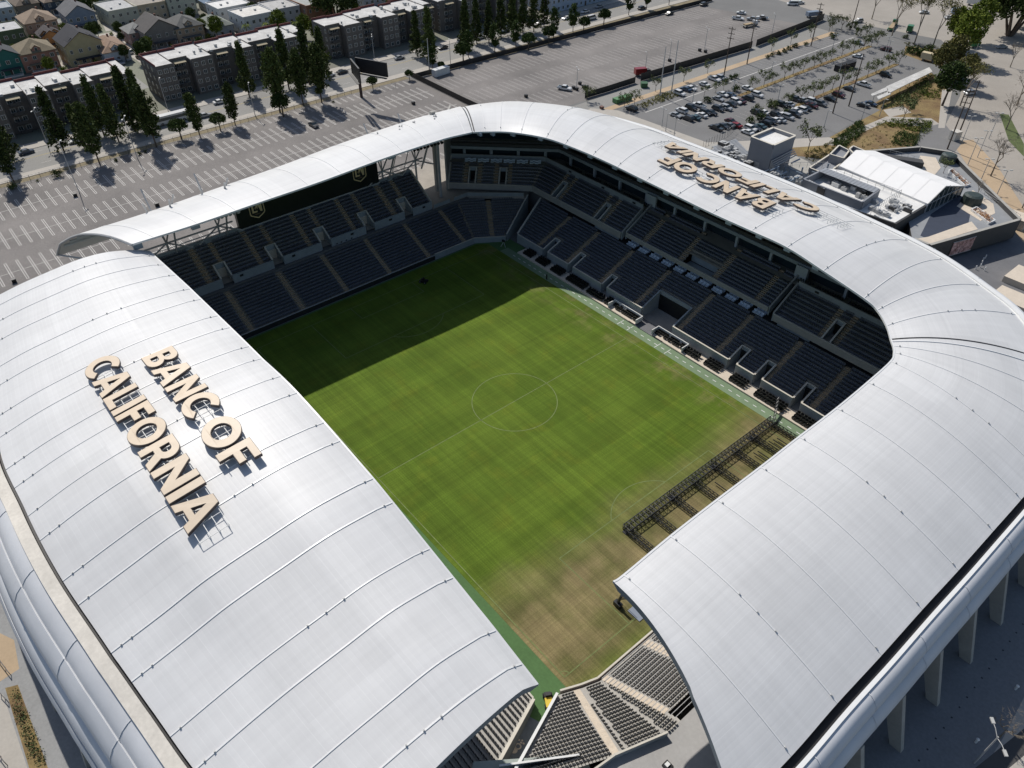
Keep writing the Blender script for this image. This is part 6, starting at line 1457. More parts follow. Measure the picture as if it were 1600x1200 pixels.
def box_truck(u, v, rz, cab, boxc, label, L=7.5, h=3.2, flat=False, name="truck"):
    p = at(u, v, E0 + 1); e = empty(name, (p.x, p.y, E0 + .012), rz, label, "truck")
    b = MB(); b.hexa([(L / 2 - 1.9, -1.1, .5), (L / 2, -1.1, .5), (L / 2, 1.1, .5), (L / 2 - 1.9, 1.1, .5), (L / 2 - 1.9, -1.05, 2.4), (L / 2 - .5, -1.05, 2.4), (L / 2 - .5, 1.05, 2.4), (L / 2 - 1.9, 1.05, 2.4)]); b.build("cab", cab, e)
    b = MB(); b.face([(L / 2 - .02, -.95, 1.45), (L / 2 - .02, .95, 1.45), (L / 2 - .44, .95, 2.3), (L / 2 - .44, -.95, 2.3)]); b.build("windscreen", m_glass, e).location.x = .03
    b = MB(); b.box(-L / 2, L / 2 - 2.0, -1.2, 1.2, .8, 1.0 if flat else h); b.build("load_bed" if flat else "cargo_box", boxc, e)
    if flat:
        b = MB(); b.box(-L / 2 + .5, L / 2 - 2.6, -.9, .9, 1.01, 1.5); b.build("load", mat("stacked timber", (.36, .27, .16), .8, .2, 2), e)
    for a in (-L / 2 + 1.3, L / 2 - 1.1):
        for s in (-1, 1):
            w2 = link("wheel", WHEEL, e, (a, s * 1.0, .45)); w2.scale = (1.35, 1.6, 1.35)
    return e
m_wp, m_gp, m_rp = paint("white", PAINT['white']), paint("green", (.03, .16, .05)), paint("red", PAINT['red'])
e = empty("bus", (at(268, 184, E0 + 1.5).x, at(268, 184, E0 + 1.5).y, E0 + .012), pi / 2, "white roofed city bus on the shaded side of the street", "bus")
b = MB(); b.box(-6, 6, -1.25, 1.25, .35, 1.5); b.box(-6, 6, -1.25, 1.25, 2.5, 3.1); b.box(-6, -5.7, -1.25, 1.25, 1.5, 2.5); b.box(5.8, 6, -1.25, 1.25, 1.5, 2.5); b.build("body", m_wp, e); b = MB(); b.box(-5.69, 5.79, -1.2, 1.2, 1.5, 2.5); b.build("windows", m_glass, e)
for a in (-3.8, 3.8):
    for s in (-1, 1): w2 = link("wheel", WHEEL, e, (a, s * 1.15, .45)); w2.scale = (1.4, 1.5, 1.4)
box_truck(1004, 114, 1.1, m_dgrey, m_rp, "red topped truck beside the black screen fence", 6.5, 3.0)
box_truck(1272, 23, 1.2, m_black, paint("bluegrey", (.20, .24, .30)), "blue grey truck at the upper car park corner", 8, 2.6)
box_truck(1172, 38, 1.4, m_wp, m_conc, "flatbed trailer with tan load beside the white work trucks", 8, 3, True)
box_truck(1395, 40, 1.9, m_gp, m_gp, "green flatbed lorry on the pale road", 13, 3, True); box_truck(1422, 46, 1.9, m_gp, m_gp, "green tractor unit behind the tall sparse trees", 5, 3)
box_truck(1530, 6, .3, m_wp, m_wp, "white lorry at the top beside the large dark tree", 11, 3.8); box_truck(1497, 20, .6, m_wp, paint("skyblue", (.25, .38, .55)), "small lorry with pale blue top at the top right", 6, 3)
box_truck(1452, 92, .1, m_dgrey, mat("tan canvas", (.55, .46, .30), .8), "box lorry with cream top at the far end of the east car park", 6.5, 3.2)
box_truck(1522, 70, 1.3, m_gp, m_gp, "green truck behind the bright green tree", 5, 2.6)
for i, (u, v, du, dv, lab, c, hh) in enumerate(((972, 158, 24, -7, "green skip container beside the service road", (.08, .20, .08), 1.5), (1006, 136, 10, 0, "dark green bin trailer beside the tan path", (.03, .10, .04), 1.6), (689, 117, 22, -7, "white storage cabin behind the dark fence", (.55, .56, .55), 2.6), (1319, 108, 26, -8, "long black container beside the utility pole in the east car park", (.012, .012, .013), 2.2), (985, 172, 5, -1, "brown planter box by the walkway corner, nearer one", (.16, .08, .06), .8), (940, 170, 4, -1, "brown planter box by the walkway corner, farther one", (.16, .08, .06), .8), (1490, 218, 9, -2, "cream guard hut at the plaza entrance", (.55, .52, .46), 2.8), (1192, 31, 6, 0, "black bin by the screen fence gap", (.02, .02, .02), 1.2))):
    p, q = at(u - du / 2, v - dv / 2), at(u + du / 2, v + dv / 2); b = MB(); W2 = 2.4 if hh > 1 else 1.2; c_ = (p + q) / 2; d_ = (q - p); L_ = d_.length
    e = empty("container" if i < 4 else ("planter_box" if i < 6 else ("guard_hut" if i == 6 else "bin")), (c_.x, c_.y, E0), atan2(d_.y, d_.x), lab, ("container" if i < 4 else ("planter" if i < 6 else ("hut" if i == 6 else "bin"))))
    m_ = mat("box paint %d" % i, c, .6, .1, .6); b.box(-L_ / 2, L_ / 2, -W2 / 2, W2 / 2, .15, hh); b.build("box_body", m_, e)
    b = MB(); b.box(-L_ / 2 - .06, L_ / 2 + .06, -W2 / 2 - .06, W2 / 2 + .06, hh + .003, hh + .12); b.build("lid", m_, e)
    b = MB(); k = -L_ / 2 + .3
    while k < L_ / 2: b.box(k, k + .08, -W2 / 2 - .04, W2 / 2 + .04, .16, hh - .03); k += 1.1
    b.build("side_ribs", m_, e)
# traffic cones, bins and small gear in the upper car park
for i, (u, v) in enumerate(((896, 139), (901, 141), (906, 132), (912, 137), (917, 138), (1093, 80), (1102, 82), (1046, 96), (646, 163), (480, 300), (822, 152), (118, 307), (246, 322), (23, 441))):
    p = at(u, v); b = MB(); b.box(-.5, .5, -.5, .5, 0, .9); b.box(-.55, .55, -.55, .55, .903, 1.0); e = tag(b.build("crate", m_black, None, (p.x, p.y, E0 + .012)), "black box standing on the open car park, %s from the left" % ordn(sorted([896, 901, 906, 912, 917, 1093, 1102, 1046, 646, 480, 822, 118, 246, 23]).index(u)), "box", "black boxes on the car parks")
# ---- poles ---------------------------------------------------------------------------
PO = [(1031, 150, 17.5, 0, "slender grey steel pole beside the tan path, left one of the pair", 0), (1049, 145, 18.5, 0, "slender grey steel pole beside the tan path, right one of the pair", 0), (1131, 119, 18, 1, "wooden pole with crossarms beside the hedge row of cars", 3), (1167, 100, 17.5, 1, "wooden pole with crossarms beside the long black container", 3), (1267, 72, 17, 1, "wooden pole with crossarms by the clipped hedge", 3), (1331, 41, 14, 1, "wooden pole on the pale road behind the silver car", 1), (1301, 177, 17, 1, "wooden pole on the lower kerb island of the east car park", 2), (1326, 166, 18, 1, "wooden pole on the upper kerb island of the east car park", 0), (1480, 233, 19, 1, "tall wooden pole behind the terrace wall, left of two", 3), (1497, 212, 18, 1, "tall wooden pole behind the terrace wall, right of two", 1), (671, 110, 12, 0, "short grey pole by the upper car park hedge", 0)]
for u, v, h, wd, lab, arms in PO: p = at(u, v); utility_pole(p.x, p.y, h, lab, bool(wd), arms, .3)
LP = [(74, 224, 11), (88, 222, 7), (124, 301, 15), (215, 248, 13), (263, 174, 11), (399, 182, 11), (585, 92, 9), (704, 100, 9), (901, 137, 7), (1008, 112, 7), (1046, 92, 7), (1101, 76, 8), (1206, 53, 8), (825, 46, 8)]
for i, (u, v, h) in enumerate(sorted(LP)): p = at(u, v); lamp_post(p.x, p.y, h, "grey street lamp on the street and upper car park, %s from the left" % ordn(i), "street lamps by street and car parks", 1.6, 2.6, i % 3 == 0)
LE = [(1143, 154), (1082, 160), (1215, 158), (1203, 122), (1040, 205), (1034, 198), (1053, 214), (1287, 200), (1345, 190), (1374, 182), (1310, 118), (1300, 78), (1385, 88)]
for i, (u, v) in enumerate(sorted(LE)): p = at(u, v); lamp_post(p.x, p.y, 6.0, "thin lamp post in or beside the east car park, %s from the left" % ordn(i), "lamp posts of the east car park", .8, 0, i % 2 == 0, name="lamp_post")
LR = [(1503, 222), (1527, 246), (1512, 258), (1528, 292), (1545, 217), (1380, 92), (1520, 92), (1555, 310)]
for i, (u, v) in enumerate(sorted(LR)): p = at(u, v); lamp_post(p.x, p.y, 8.5, "tall thin lamp post along the tan path at the right, %s from the left" % ordn(i), "lamp posts by the right tan path", .9, .8, True, name="lamp_post")
p = at(1522, 1192); e = lamp_post(p.x, p.y, 7.5, "double armed lamp post in the bottom right corner", None, 2.0, 2.35, True)
# ---- billboard ------------------------------------------------------------------------
p = at(565, 152); bb = empty("billboard", (p.x, p.y, E0), 0, "tall dark V shaped billboard on a single brown post", "billboard")
b = MB(); b.tube((0, 0, 0), (0, 0, 13.2), .55, 0, 8); b.build("post", mat("brown post", (.06, .035, .03), .7), bb)
def panel(a, c, z0, z1, m1, m2):
    P, Q = Vector(a) - p, Vector(c) - p; b = MB(); P.z = Q.z = 0; b.wallstrip([P, Q], z0, z1, .5); b.build("panel", m1, bb)
    d = (Q - P).normalized(); n = Vector((-d.y, d.x, 0)) * .27; f = MB(); f.hexa([P + n + d * .3 + Vector((0, 0, z0 + .3)), Q + n - d * .3 + Vector((0, 0, z0 + .3)), Q + n * 1.15 - d * .3 + Vector((0, 0, z0 + .3)), P + n * 1.15 + d * .3 + Vector((0, 0, z0 + .3)), P + n + d * .3 + Vector((0, 0, z1 - .3)), Q + n - d * .3 + Vector((0, 0, z1 - .3)), Q + n * 1.15 - d * .3 + Vector((0, 0, z1 - .3)), P + n * 1.15 + d * .3 + Vector((0, 0, z1 - .3))]); f.build("panel_face", m2, bb)
    f = MB(); f.wallstrip([P - n * 3, Q - n * 3], z0 - .35, z0 - .2, .9); f.build("catwalk", m_dgrey, bb)
panel(at(556, 100, E0 + 14), at(605, 109, E0 + 14), 11.5, 16.3, m_black, m_black); panel(at(549, 102, E0 + 14), at(562, 118, E0 + 14), 11.5, 16.3, m_black, mat("blue grey poster sheet", (.30, .33, .38), .7, .15, .8))
# ---- east car park trees and beds --------------------------------------------------------
AIR = []
for k in range(13): AIR.append((lerp(1176, 1362, k / 12) + random.uniform(-3, 3), lerp(141, 72, k / 12) + random.uniform(-1, 1), random.uniform(.85, 1.15)))
for k in range(9): AIR.append((lerp(1268, 1402, k / 8) + random.uniform(-3, 3), lerp(154, 101, k / 8), random.uniform(.9, 1.2)))
AIR += [(1230, 165, .9), (1205, 175, .9), (1250, 160, 1.1), (1180, 183, .9), (1100, 150, .7), (1118, 145, .8), (1130, 140, .6), (975, 170, 1.0), (991, 165, 1.0), (1024, 143, 1.0), (1068, 128, 1.0), (1105, 115, .9), (1205, 80, 1.0), (1235, 69, 1.0), (1266, 58, 1.0), (1295, 50, 1.0), (1300, 44, 1.1), (1314, 48, 1.2), (917, 158, 1.1), (1352, 60, 1.1), (1370, 70, 1.2), (1262, 236, 1.6), (1410, 190, 1.4), (1420, 176, 1.0)]
trees_at('airy', AIR, "small olive green tree with thin crown in the east car park, %s from the left", "small trees of the east car park", m_leafo, m_bark, "small_tree")
trees_at('shrub', [(1134, 128, 1.1), (1142, 124, 1.1), (1150, 122, 1.2), (1198, 91, 1.0), (1207, 88, 1.0), (1216, 85, 1.1), (1225, 82, 1.2), (1232, 78, 1.2), (1242, 74, 1.4), (1258, 71, 1.0), (1150, 143, 1.6), (1105, 160, 1.6), (1208, 168, 1.9), (1228, 178, 1.4), (1190, 188, 1.8), (1170, 192, 1.5), (1302, 60, 1.6), (1415, 60, 1.3), (1430, 85, 2.2), (1420, 82, 2.0), (1442, 88, 2.2), (1448, 80, 2.0)], "clipped dark shrub in the east car park, %s from the left", "shrubs of the east car park", m_leafr, m_bark, "shrub", "shrub")
trees_at('topiary', [(1325, 46, 1.6), (1335, 43, 1.6), (1340, 57, 1.8)], "dark clipped cone shaped bush by the pale road, %s from the left", "clipped cones by the pale road", m_leafd, m_bark, "cone_bush", "bush")
rg = random.Random(11)
def patch(poly, n, r, per, size, m_, z=.35, kind="ground_cover"):
    P = [at(*q) for q in poly]; xs = [q.x for q in P]; ys = [q.y for q in P]; b = MB(); c = 0
    def inside(x, y):
        r_ = False; j = len(P) - 1
        for i in range(len(P)):
            if (P[i].y > y) != (P[j].y > y) and x < (P[j].x - P[i].x) * (y - P[i].y) / (P[j].y - P[i].y) + P[i].x: r_ = not r_
            j = i
        return r_
    while c < n:
        x, y = rg.uniform(min(xs), max(xs)), rg.uniform(min(ys), max(ys))
        if inside(x, y): leaves(b, Vector((x, y, E0 + z)), r * rg.uniform(.7, 1.2), per, size, rg, .6); c += 1
    tag(b.build(kind, m_), kind='stuff')
patch([(992, 166), (1045, 143), (1060, 150), (1010, 170)], 130, .6, 12, .2, tinted("yellow green spiky leaves", (.14, .15, .03), .8, .35, (.20, .18, .05)), kind="low_plants")
patch([(1300, 222), (1345, 188), (1352, 205), (1310, 240)], 260, .9, 16, .22, m_leafr, .5, "shrubbery")
patch([(1368, 195), (1400, 186), (1455, 190), (1450, 210), (1400, 200)], 240, .8, 14, .2, m_leafb, .3)
patch([(1400, 205), (1440, 212), (1428, 232), (1392, 226)], 150, .7, 16, .2, m_leafr, .4, "shrubbery")
patch([(1375, 168), (1450, 118), (1470, 122), (1430, 160), (1400, 170)], 220, 1.0, 16, .22, m_leafd, .6, "shrubbery")
patch([(1440, 140), (1470, 140), (1468, 155), (1440, 155)], 80, .6, 12, .2, m_leafb, .3)
patch([(1255, 240), (1300, 222), (1310, 240), (1262, 255)], 80, .6, 12, .2, m_leafdry, .3)
patch([(1412, 66), (1470, 75), (1472, 100), (1420, 84)], 120, .6, 12, .2, m_leafdry, .3)
patch([(1330, 205), (1440, 185), (1470, 200), (1400, 235), (1340, 235)], 120, .4, 8, .16, m_leafdry, .15)
# ---- right side trees -----------------------------------------------------------------------
trees_at('medium', [(1500, 95, 1.5), (1522, 66, 1.35), (1486, 74, 1.2)], "bright green broad tree at the top right, %s of three", "bright broad trees at the top right", m_leafb, m_bark)
trees_at('medium', [(1472, 165, 1.35)], "dark green round tree beside the east path", None, m_leafr, m_bark, sz=1.15)
trees_at('medium', [(1480, 118, 1.15), (1464, 124, 1.0), (1502, 138, .95)], "olive brown leafed tree beyond the dark round tree, %s of three", "olive brown trees beyond the dark round tree", m_leafdry, m_bark)
trees_at('sparse', [(1393, 57, 1.35), (1428, 70, 1.5), (1457, 74, 1.5), (1500, 165, 1.2), (1362, 30, 1.2), (1512, 140, .8)], "tall thin tree with sparse spring leaves, %s from the left", "tall thin trees at the top right", m_leafdry, m_barkp)
trees_at('big', [(1577, 56, 1.5), (1608, 40, 1.4)], "massive black green fig tree in the top right corner, %s of two", "fig trees in the top right corner", m_leafd, m_bark)
trees_at('bare', [(1548, 275, 1.3), (1572, 202, 1.2), (1588, 165, 1.2), (1578, 105, 1.0), (1600, 250, 1.0), (1597, 325, .8)], "leafless tree with forked branches along the right path, %s from the left", "leafless trees along the right path", m_barkp, m_barkp, "bare_tree")
trees_at('bare', [(1562, 1152, .62)], "small leafless tree in the shaded bottom right plaza", None, m_barkp, m_barkp, "bare_tree")
p = at(1708, 196); b = MB(); b.tube((p.x, p.y, E0), (p.x, p.y, E0 + 13), 17, 0, 32); tag(b.build("round_building", mat("dark brown drum wall", (.045, .03, .03), .8)), "dark brown round building cut by the right edge", "building")
p = at(1392, 150, E0 + 3); cn = empty("carport_canopy", (0, 0, 0), 0, "long white canopy roof at the far edge of the east car park", "canopy")
for (a, c, d_, e_) in (((1385, 135), (1388, 146), (1457, 112), (1452, 105)), ((1361, 147), (1363, 150), (1388, 141), (1385, 136)), ((1370, 151), (1373, 155), (1392, 147), (1389, 143))):
    P = [at(*q, z=E0 + 2.9) for q in (a, c, d_, e_)]; b = MB(); b.prism([(q.x, q.y) for q in P], E0 + 2.75, E0 + 2.95, bottom=True); b.build("canopy_roof", m_wroof, cn)
b = MB()
for t in range(7): q = at(lerp(1366, 1452, t / 6), lerp(150, 112, t / 6), E0 + 2.7); b.tube((q.x, q.y, E0), (q.x, q.y, E0 + 2.74), .1, 0, 5)
b.build("canopy_posts", m_steel, cn)
m_wroof2 = mat("white membrane roof", (.70, .69, .66), .8, .08, .2, fine=.08)
# ---- service building and terrace restaurant beside the right roof ----------------------------
m_gwall = mat("mid grey wall", (.23, .24, .26), .8, .06, .3); m_cool = mat("cool grey metal", (.36, .37, .38), .4, .06, 1.0, metal=.2)
def poly3(pts, z): return [tuple(at(u, v, z)[:2]) for u, v in pts]
def ringwall(b, P, z0, z1, th, mi=0, cap=None, close=True):
    L = [Vector((x, y, 0)) for x, y in P]; n = len(L)
    for i in range(n if close else n - 1):
        p, q = L[i], L[(i + 1) % n]; d = (q - p).normalized(); b.wallstrip([(p.x, p.y, 0), (q.x - d.x * th * .52, q.y - d.y * th * .52, 0)], z0 + .002 * i, z1 + .003 * i, th, mi, cap)
bx = empty("plant_building", (0, 0, 0), 0, "tall plain grey box building with white recessed roof beside the right canopy", "building")
P = poly3(((1174, 214), (1209, 227.5), (1243, 212.5), (1208, 200)), 18.5)
b = MB(); b.prism(P, E0, 17.6); b.build("wall", m_gwall, bx); b = MB(); b.prism(P, 17.603, 17.7); b.build("roof", m_wroof2, bx)
b = MB(); ringwall(b, P, 17.5, 18.6, .5, 0, 1); b.build("parapet", [m_gwall, m_wcap], bx)
u_ = MB(); P0, P1 = Vector((*P[1], 0)), Vector((*P[2], 0))
for k in range(4):
    off = Vector(((P1 - P0).y, -(P1 - P0).x, 0)).normalized() * (.5 + .45 * k)
    u_.tube(P0 + off + Vector((0, 0, 9)), P0 + off + Vector((0, 0, 14 - .4 * k)), .2, 0, 6); u_.tube(P0 + off + Vector((0, 0, 14 - .4 * k)), P1 + off + Vector((0, 0, 14.5 - .4 * k)), .2, 0, 6)
u_.build("pipe_run", m_cool, bx)
# plant yard: low roof packed with ducts and units
yd = empty("plant_yard", (0, 0, 0), 0, "cluttered grey plant deck with ducts and pipes around the tall box building", "building")
Y = poly3(((1098, 238), (1190, 292), (1262, 322), (1300, 290), (1262, 252), (1240, 242), (1170, 256), (1140, 226), (1112, 224)), 9.5)
b = MB(); b.prism(Y, E0, 9.5); b.build("deck", m_conc, yd)
rg = random.Random(21)
def unit(u, v, z, sx, sy, h, par, m_=None, rz=.0):
    p = at(u, v, z); b = MB(); b.box(-sx / 2, sx / 2, -sy / 2, sy / 2, 0, h); b.box(-sx / 2 + .15, sx / 2 - .15, -sy / 2 + .15, sy / 2 - .15, h + .002, h + .08, 1)
    if sx > 1.5: b.tube((0, 0, h + .082), (0, 0, h + .3), min(sx, sy) * .3, 1, 10)
    o = b.build("plant_unit", [m_ or m_cool, m_steel], par, (p.x, p.y, z)); o.rotation_euler.z = rz; return o
for i in range(60):
    t = rg.random(); s = rg.random(); u = lerp(1118, 1250, t) + rg.uniform(-5, 5); v = lerp(238, 300, t) + lerp(-10, 12, s)
    if 1160 < u < 1215 and v < 262: continue
    unit(u, v, 9.503, rg.uniform(.6, 3.0), rg.uniform(.6, 2.2), rg.uniform(.5, 2.6), yd, rg.choice((m_cool, m_steel, m_wroof2, m_gwall, m_dgrey)), rg.choice((0, .05, 1.57)))
b = MB()
for i in range(46):
    u, v = rg.uniform(1185, 1290), rg.uniform(262, 312)
    if v > 262 + (u - 1185) * .55 + 22: continue
    p = at(u, v, 10); z = rg.uniform(10, 13); L = rg.uniform(1.5, 6); d = rg.choice((Vector((1, 0, 0)), Vector((0, 1, 0)), Vector((0, 0, .4)))); q = Vector((p.x, p.y, z)); b.tube(q, q + d * L, rg.uniform(.06, .28), 0, 6); b.tube(Vector((p.x, p.y, 9.5)), q, .07, 0, 4)
b.build("pipework", mat("blue grey ducts", (.20, .26, .33), .4), yd)
for (a, c, d_, e_, z, n) in (((1113, 229), (1150, 217), (1172, 240), (1135, 252), 11.0, 14), ((1100, 240), (1118, 231), (1160, 258), (1142, 266), 11.6, 18)):
    P = [at(*q, z=z) for q in (a, c, d_, e_)]; b = MB()
    for k in range(n):
        p, q = P[0].lerp(P[3], k / n), P[0].lerp(P[3], (k + .62) / n); r, s = P[1].lerp(P[2], (k + .62) / n), P[1].lerp(P[2], k / n); b.face([p, q, r, s]); b.face([p - Vector((0, 0, .15)), q - Vector((0, 0, .15)), r - Vector((0, 0, .15)), s - Vector((0, 0, .15))][::-1])
    for q in P: b.tube((q.x, q.y, 9.5), q, .1, 0, 4)
    b.build("louvre_screen", m_cool, yd)
# dark flank block with recessed roof well
fb = empty("terrace_building", (0, 0, 0), 0, "dark grey block with pale roofs, sunken well and railings along the right canopy", "building")
F = poly3(((1250, 300), (1287, 262), (1318, 266), (1450, 320), (1400, 350)), 14)
b = MB(); b.prism(F, E0, 14); b.build("wall", m_dgrey, fb); b = MB(); b.prism([tuple(Vector(p).lerp(Vector((sum(q[0] for q in F) / 5, sum(q[1] for q in F) / 5)), .03)) for p in F], 14.003, 14.1); b.build("roof", m_wroof2, fb)
W = poly3(((1254, 287), (1288, 270), (1372, 303), (1345, 323)), 15)
b = MB(); ringwall(b, W, 14.1, 16.4, .5, 0); b.build("well_wall", m_gwall, fb)
for (p, q, r, s, n) in ((W[1], W[2], Vector(W[2]).lerp(Vector(W[3]), .32), Vector(W[1]).lerp(Vector(W[0]), .32), 16),):
    A_, B_, C_, D_ = [Vector((*x[:2], 16.5)) for x in (p, q, r, s)]; b = MB()
    for k in range(n):
        a0, a1 = k / n, (k + .85) / n; b.face([A_.lerp(B_, a0), A_.lerp(B_, a1), D_.lerp(C_, a1), D_.lerp(C_, a0)])
    b.face([A_ - Vector((0, 0, .1)), B_ - Vector((0, 0, .1)), C_ - Vector((0, 0, .1)), D_ - Vector((0, 0, .1))]); b.build("seamed_roof", m_cool, fb)
b = MB(); p, q = at(1272, 294, 14.6), at(1340, 320, 14.6); b.wallstrip([(p.x, p.y, 14.1), (q.x, q.y, 14.1)], 0, .8, 2.0); b.build("low_roof", m_wroof2, fb)
for i in range(8): unit(lerp(1262, 1285, i / 7), lerp(291, 303, i / 7) + 2, 14.1, .9, .9, 2.0, fb, m_dgrey)
for u, v in ((1362, 328), (1372, 333), (1385, 338), (1366, 318), (1395, 325)): unit(u, v, 14.1, 1.6, 1.2, .8, fb)
for i in range(22):
    t, s_ = rg.random(), rg.random(); unit(lerp(1300, 1428, t) - 14 * s_, lerp(282, 326, t) + 12 * s_, 14.1, rg.uniform(.4, 2.2), rg.uniform(.4, 1.6), rg.uniform(.3, 1.3), fb, rg.choice((m_cool, m_steel, m_dgrey, m_wroof2)))
b = MB()
def rail(b, pts, z, h=1.5, sp=2.0):
    for i in range(len(pts) - 1):
        p, q = at(*pts[i], z=z), at(*pts[i + 1], z=z); L = (q - p).length; n = max(1, int(L / sp))
        b.tube(p + Vector((0, 0, h)), q + Vector((0, 0, h)), .05, 0, 4); b.tube(p + Vector((0, 0, h * .5)), q + Vector((0, 0, h * .5)), .03, 0, 4)
        for k in range(n + 1): c = p.lerp(q, k / n); b.tube(c, c + Vector((0, 0, h)), .05, 0, 4)
rail(b, ((1284, 262), (1318, 275), (1405, 308)), 14.1, 1.8, 2.2); rail(b, ((1405, 308), (1360, 335)), 14.1, 2.2, 1.2); rail(b, ((1225, 262), (1284, 262)), 13, 1.6, 2.0); b.build("railing", m_steel, fb)
b = MB()
for k in range(9):
    p, q = at(lerp(1366, 1402, k / 8), lerp(336, 314, k / 8), 14.4), at(lerp(1376, 1412, k / 8), lerp(341, 319, k / 8), 14.4); b.tube(p, q, .12, 0, 4)
b.build("pergola_bars", m_cool, fb)
for (pts, z) in ((((1265, 262), (1297, 241), (1322, 250), (1290, 272)), 11.5), (((1297, 241), (1311, 227), (1327, 235), (1318, 247)), 13.2), (((1327, 233), (1333, 228), (1352, 236), (1340, 246)), 13.6)):
    P = poly3(pts, z); w2 = MB(); w2.prism(P, E0, z - .9); w2.prism(P, z - .9, z - .85); w2.build("lower_block", m_gwall, fb); w2 = MB(); ringwall(w2, P, z - 1.2, z, .35, 0, 1); w2.build("parapet", [m_gwall, m_wcap], fb)
# terrace deck
tc = empty("restaurant_terrace", (0, 0, 0), 0, "angular dark walled roof terrace with planters right of the white marquee", "terrace")
T = poly3(((1429, 373), (1453, 383), (1594, 343), (1487, 238), (1437, 230), (1350, 237), (1340, 262), (1420, 330)), 13)
b = MB(); b.prism(T, 7.6, 11.8); b.build("podium", m_dgrey, tc)
b = MB(); b.prism([tuple(Vector(p).lerp(Vector((sum(q[0] for q in T) / 8, sum(q[1] for q in T) / 8)), .015)) for p in T], 11.803, 11.85); b.build("terrace_floor", mat("terrace paving", (.26, .27, .28), .8, .08, .4), tc)
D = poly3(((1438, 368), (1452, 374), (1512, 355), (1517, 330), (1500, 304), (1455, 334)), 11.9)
b = MB(); b.prism(D, 11.853, 11.87); b.build('terrace_shade', mat('painted terrace shade', (.035, .045, .07), .7, .1, .5), tc)  # dark blue sheet paints the shade beside the marquee onto the terrace floor
b = MB(); ringwall(b, T[:6], 7.7, 13.1, .6, 0, 1, False); b.build("terrace_wall", [m_dgrey, m_conc], tc)
b = MB(); q = poly3(((1432, 373), (1453, 381), (1528, 358), (1518, 346), (1450, 370)), 11.9); b.prism(q, 11.855, 11.9); q = poly3(((1495, 322), (1520, 297), (1552, 318), (1555, 333), (1532, 345)), 11.9); b.prism(q, 11.855, 11.9); b.prism(poly3(((1438, 243), (1462, 246), (1470, 262), (1458, 276), (1430, 262)), 11.9), 11.855, 11.9); b.build("pale_paving", m_lconc, tc)
m_or = tinted("orange dried leaves", (.30, .10, .02), .8, .4, (.38, .16, .04))
for i, (pts, lab) in enumerate(((((1482, 266), (1488, 264), (1516, 288), (1508, 290)), "farther"), (((1518, 327), (1526, 323), (1555, 344), (1546, 348)), "nearer"))):
    P = poly3(pts, 12.4); pe = empty("planter", (0, 0, 0), 0, "%s of the two long white planters with orange plants on the terrace" % lab, "planter", "orange planted troughs on the terrace")
    b = MB(); ringwall(b, P, 11.86, 12.5, .25); b.build("trough", m_white, pe)
    b = MB()
    for k in range(60):
        c = Vector((*P[0], 0)).lerp(Vector((*P[3], 0)), rg.random()).lerp(Vector((*P[1], 0)).lerp(Vector((*P[2], 0)), rg.random()), rg.random()); leaves(b, Vector((c.x, c.y, 12.5)), .4, 10, .12, rg)
    b.build("plants", m_or, pe)
for i, (u, v, s, lab) in enumerate(((1480, 252, 2.3, "dark rounded cistern near the back wall of the terrace"), (1517, 316, 2.6, "dark green rounded cistern beside the nearer orange planter"))):
    p = at(u, v, 12); b = MB(); b.tube((0, 0, 0), (0, 0, 2.2), s, 0, 14, s * .92); b.tube((0, 0, 2.21), (0, 0, 2.5), s * .9, 0, 14, s * .6); tag(b.build("cistern", mat("dark green tank", (.035, .05, .045), .5), None, (p.x, p.y, 11.86)), lab, "tank")
p = at(1474, 270, 12); tree('airy', p.x, p.y, 11.86, "bushy olive plant on the terrace beside the farther orange planter", "bush", None, m_leafo, m_bark, "small_tree", .8)
p = at(1526, 306, 12); tree('bare', p.x, p.y, 11.86, "small leafless tree on the pale terrace paving", "tree", None, m_barkp, m_barkp, "bare_tree", .5)
b = MB(); rail(b, ((1532, 300), (1592, 342)), 11.9, 1.1, 1.5); rail(b, ((1372, 236), (1436, 252)), 12, 1.2, 1.6); b.build("railing", m_steel, tc)
b = MB(); q = poly3(((1350, 238), (1440, 252), (1443, 258), (1352, 244)), 13); b.prism(q, 11.86, 13.6); b.build("inner_wall", m_dgrey, tc)
# picture panel on the terrace wall: an abstract red and pink scene
pn = empty("wall_picture", (0, 0, 0), 0, "red and pink crowd picture hanging on the dark terrace wall", "picture")
A_, B_ = Vector((*T[1], 0)), Vector((*T[2], 0)); dd = (B_ - A_).normalized(); nn = Vector((dd.y, -dd.x, 0)) * .42
# local coordinates along the wall
def wp_(t, z, o=1.0): c = A_ + dd * t + nn * o; return Vector((c.x, c.y, z))
L_ = (B_ - A_).length; t0, t1 = L_ * .26, L_ * .50
b = MB(); b.hexa([wp_(t0, 8.2, .9), wp_(t1, 8.2, .9), wp_(t1, 8.2, 1.2), wp_(t0, 8.2, 1.2), wp_(t0, 11.9, .9), wp_(t1, 11.9, .9), wp_(t1, 11.9, 1.2), wp_(t0, 11.9, 1.2)]); b.build("picture_board", mat("picture print", (.30, .09, .08), .6, .5, .9, col2=(.5, .33, .30), fine=.5), pn)
b = MB()
for (a, c, e_, f_) in ((t0 - .15, t1 + .15, 8.05, 8.2), (t0 - .15, t1 + .15, 11.9, 12.05)): b.hexa([wp_(a, e_, .9), wp_(c, e_, .9), wp_(c, e_, 1.3), wp_(a, e_, 1.3), wp_(a, f_, .9), wp_(c, f_, .9), wp_(c, f_, 1.3), wp_(a, f_, 1.3)])
b.build("frame", m_steel, pn)
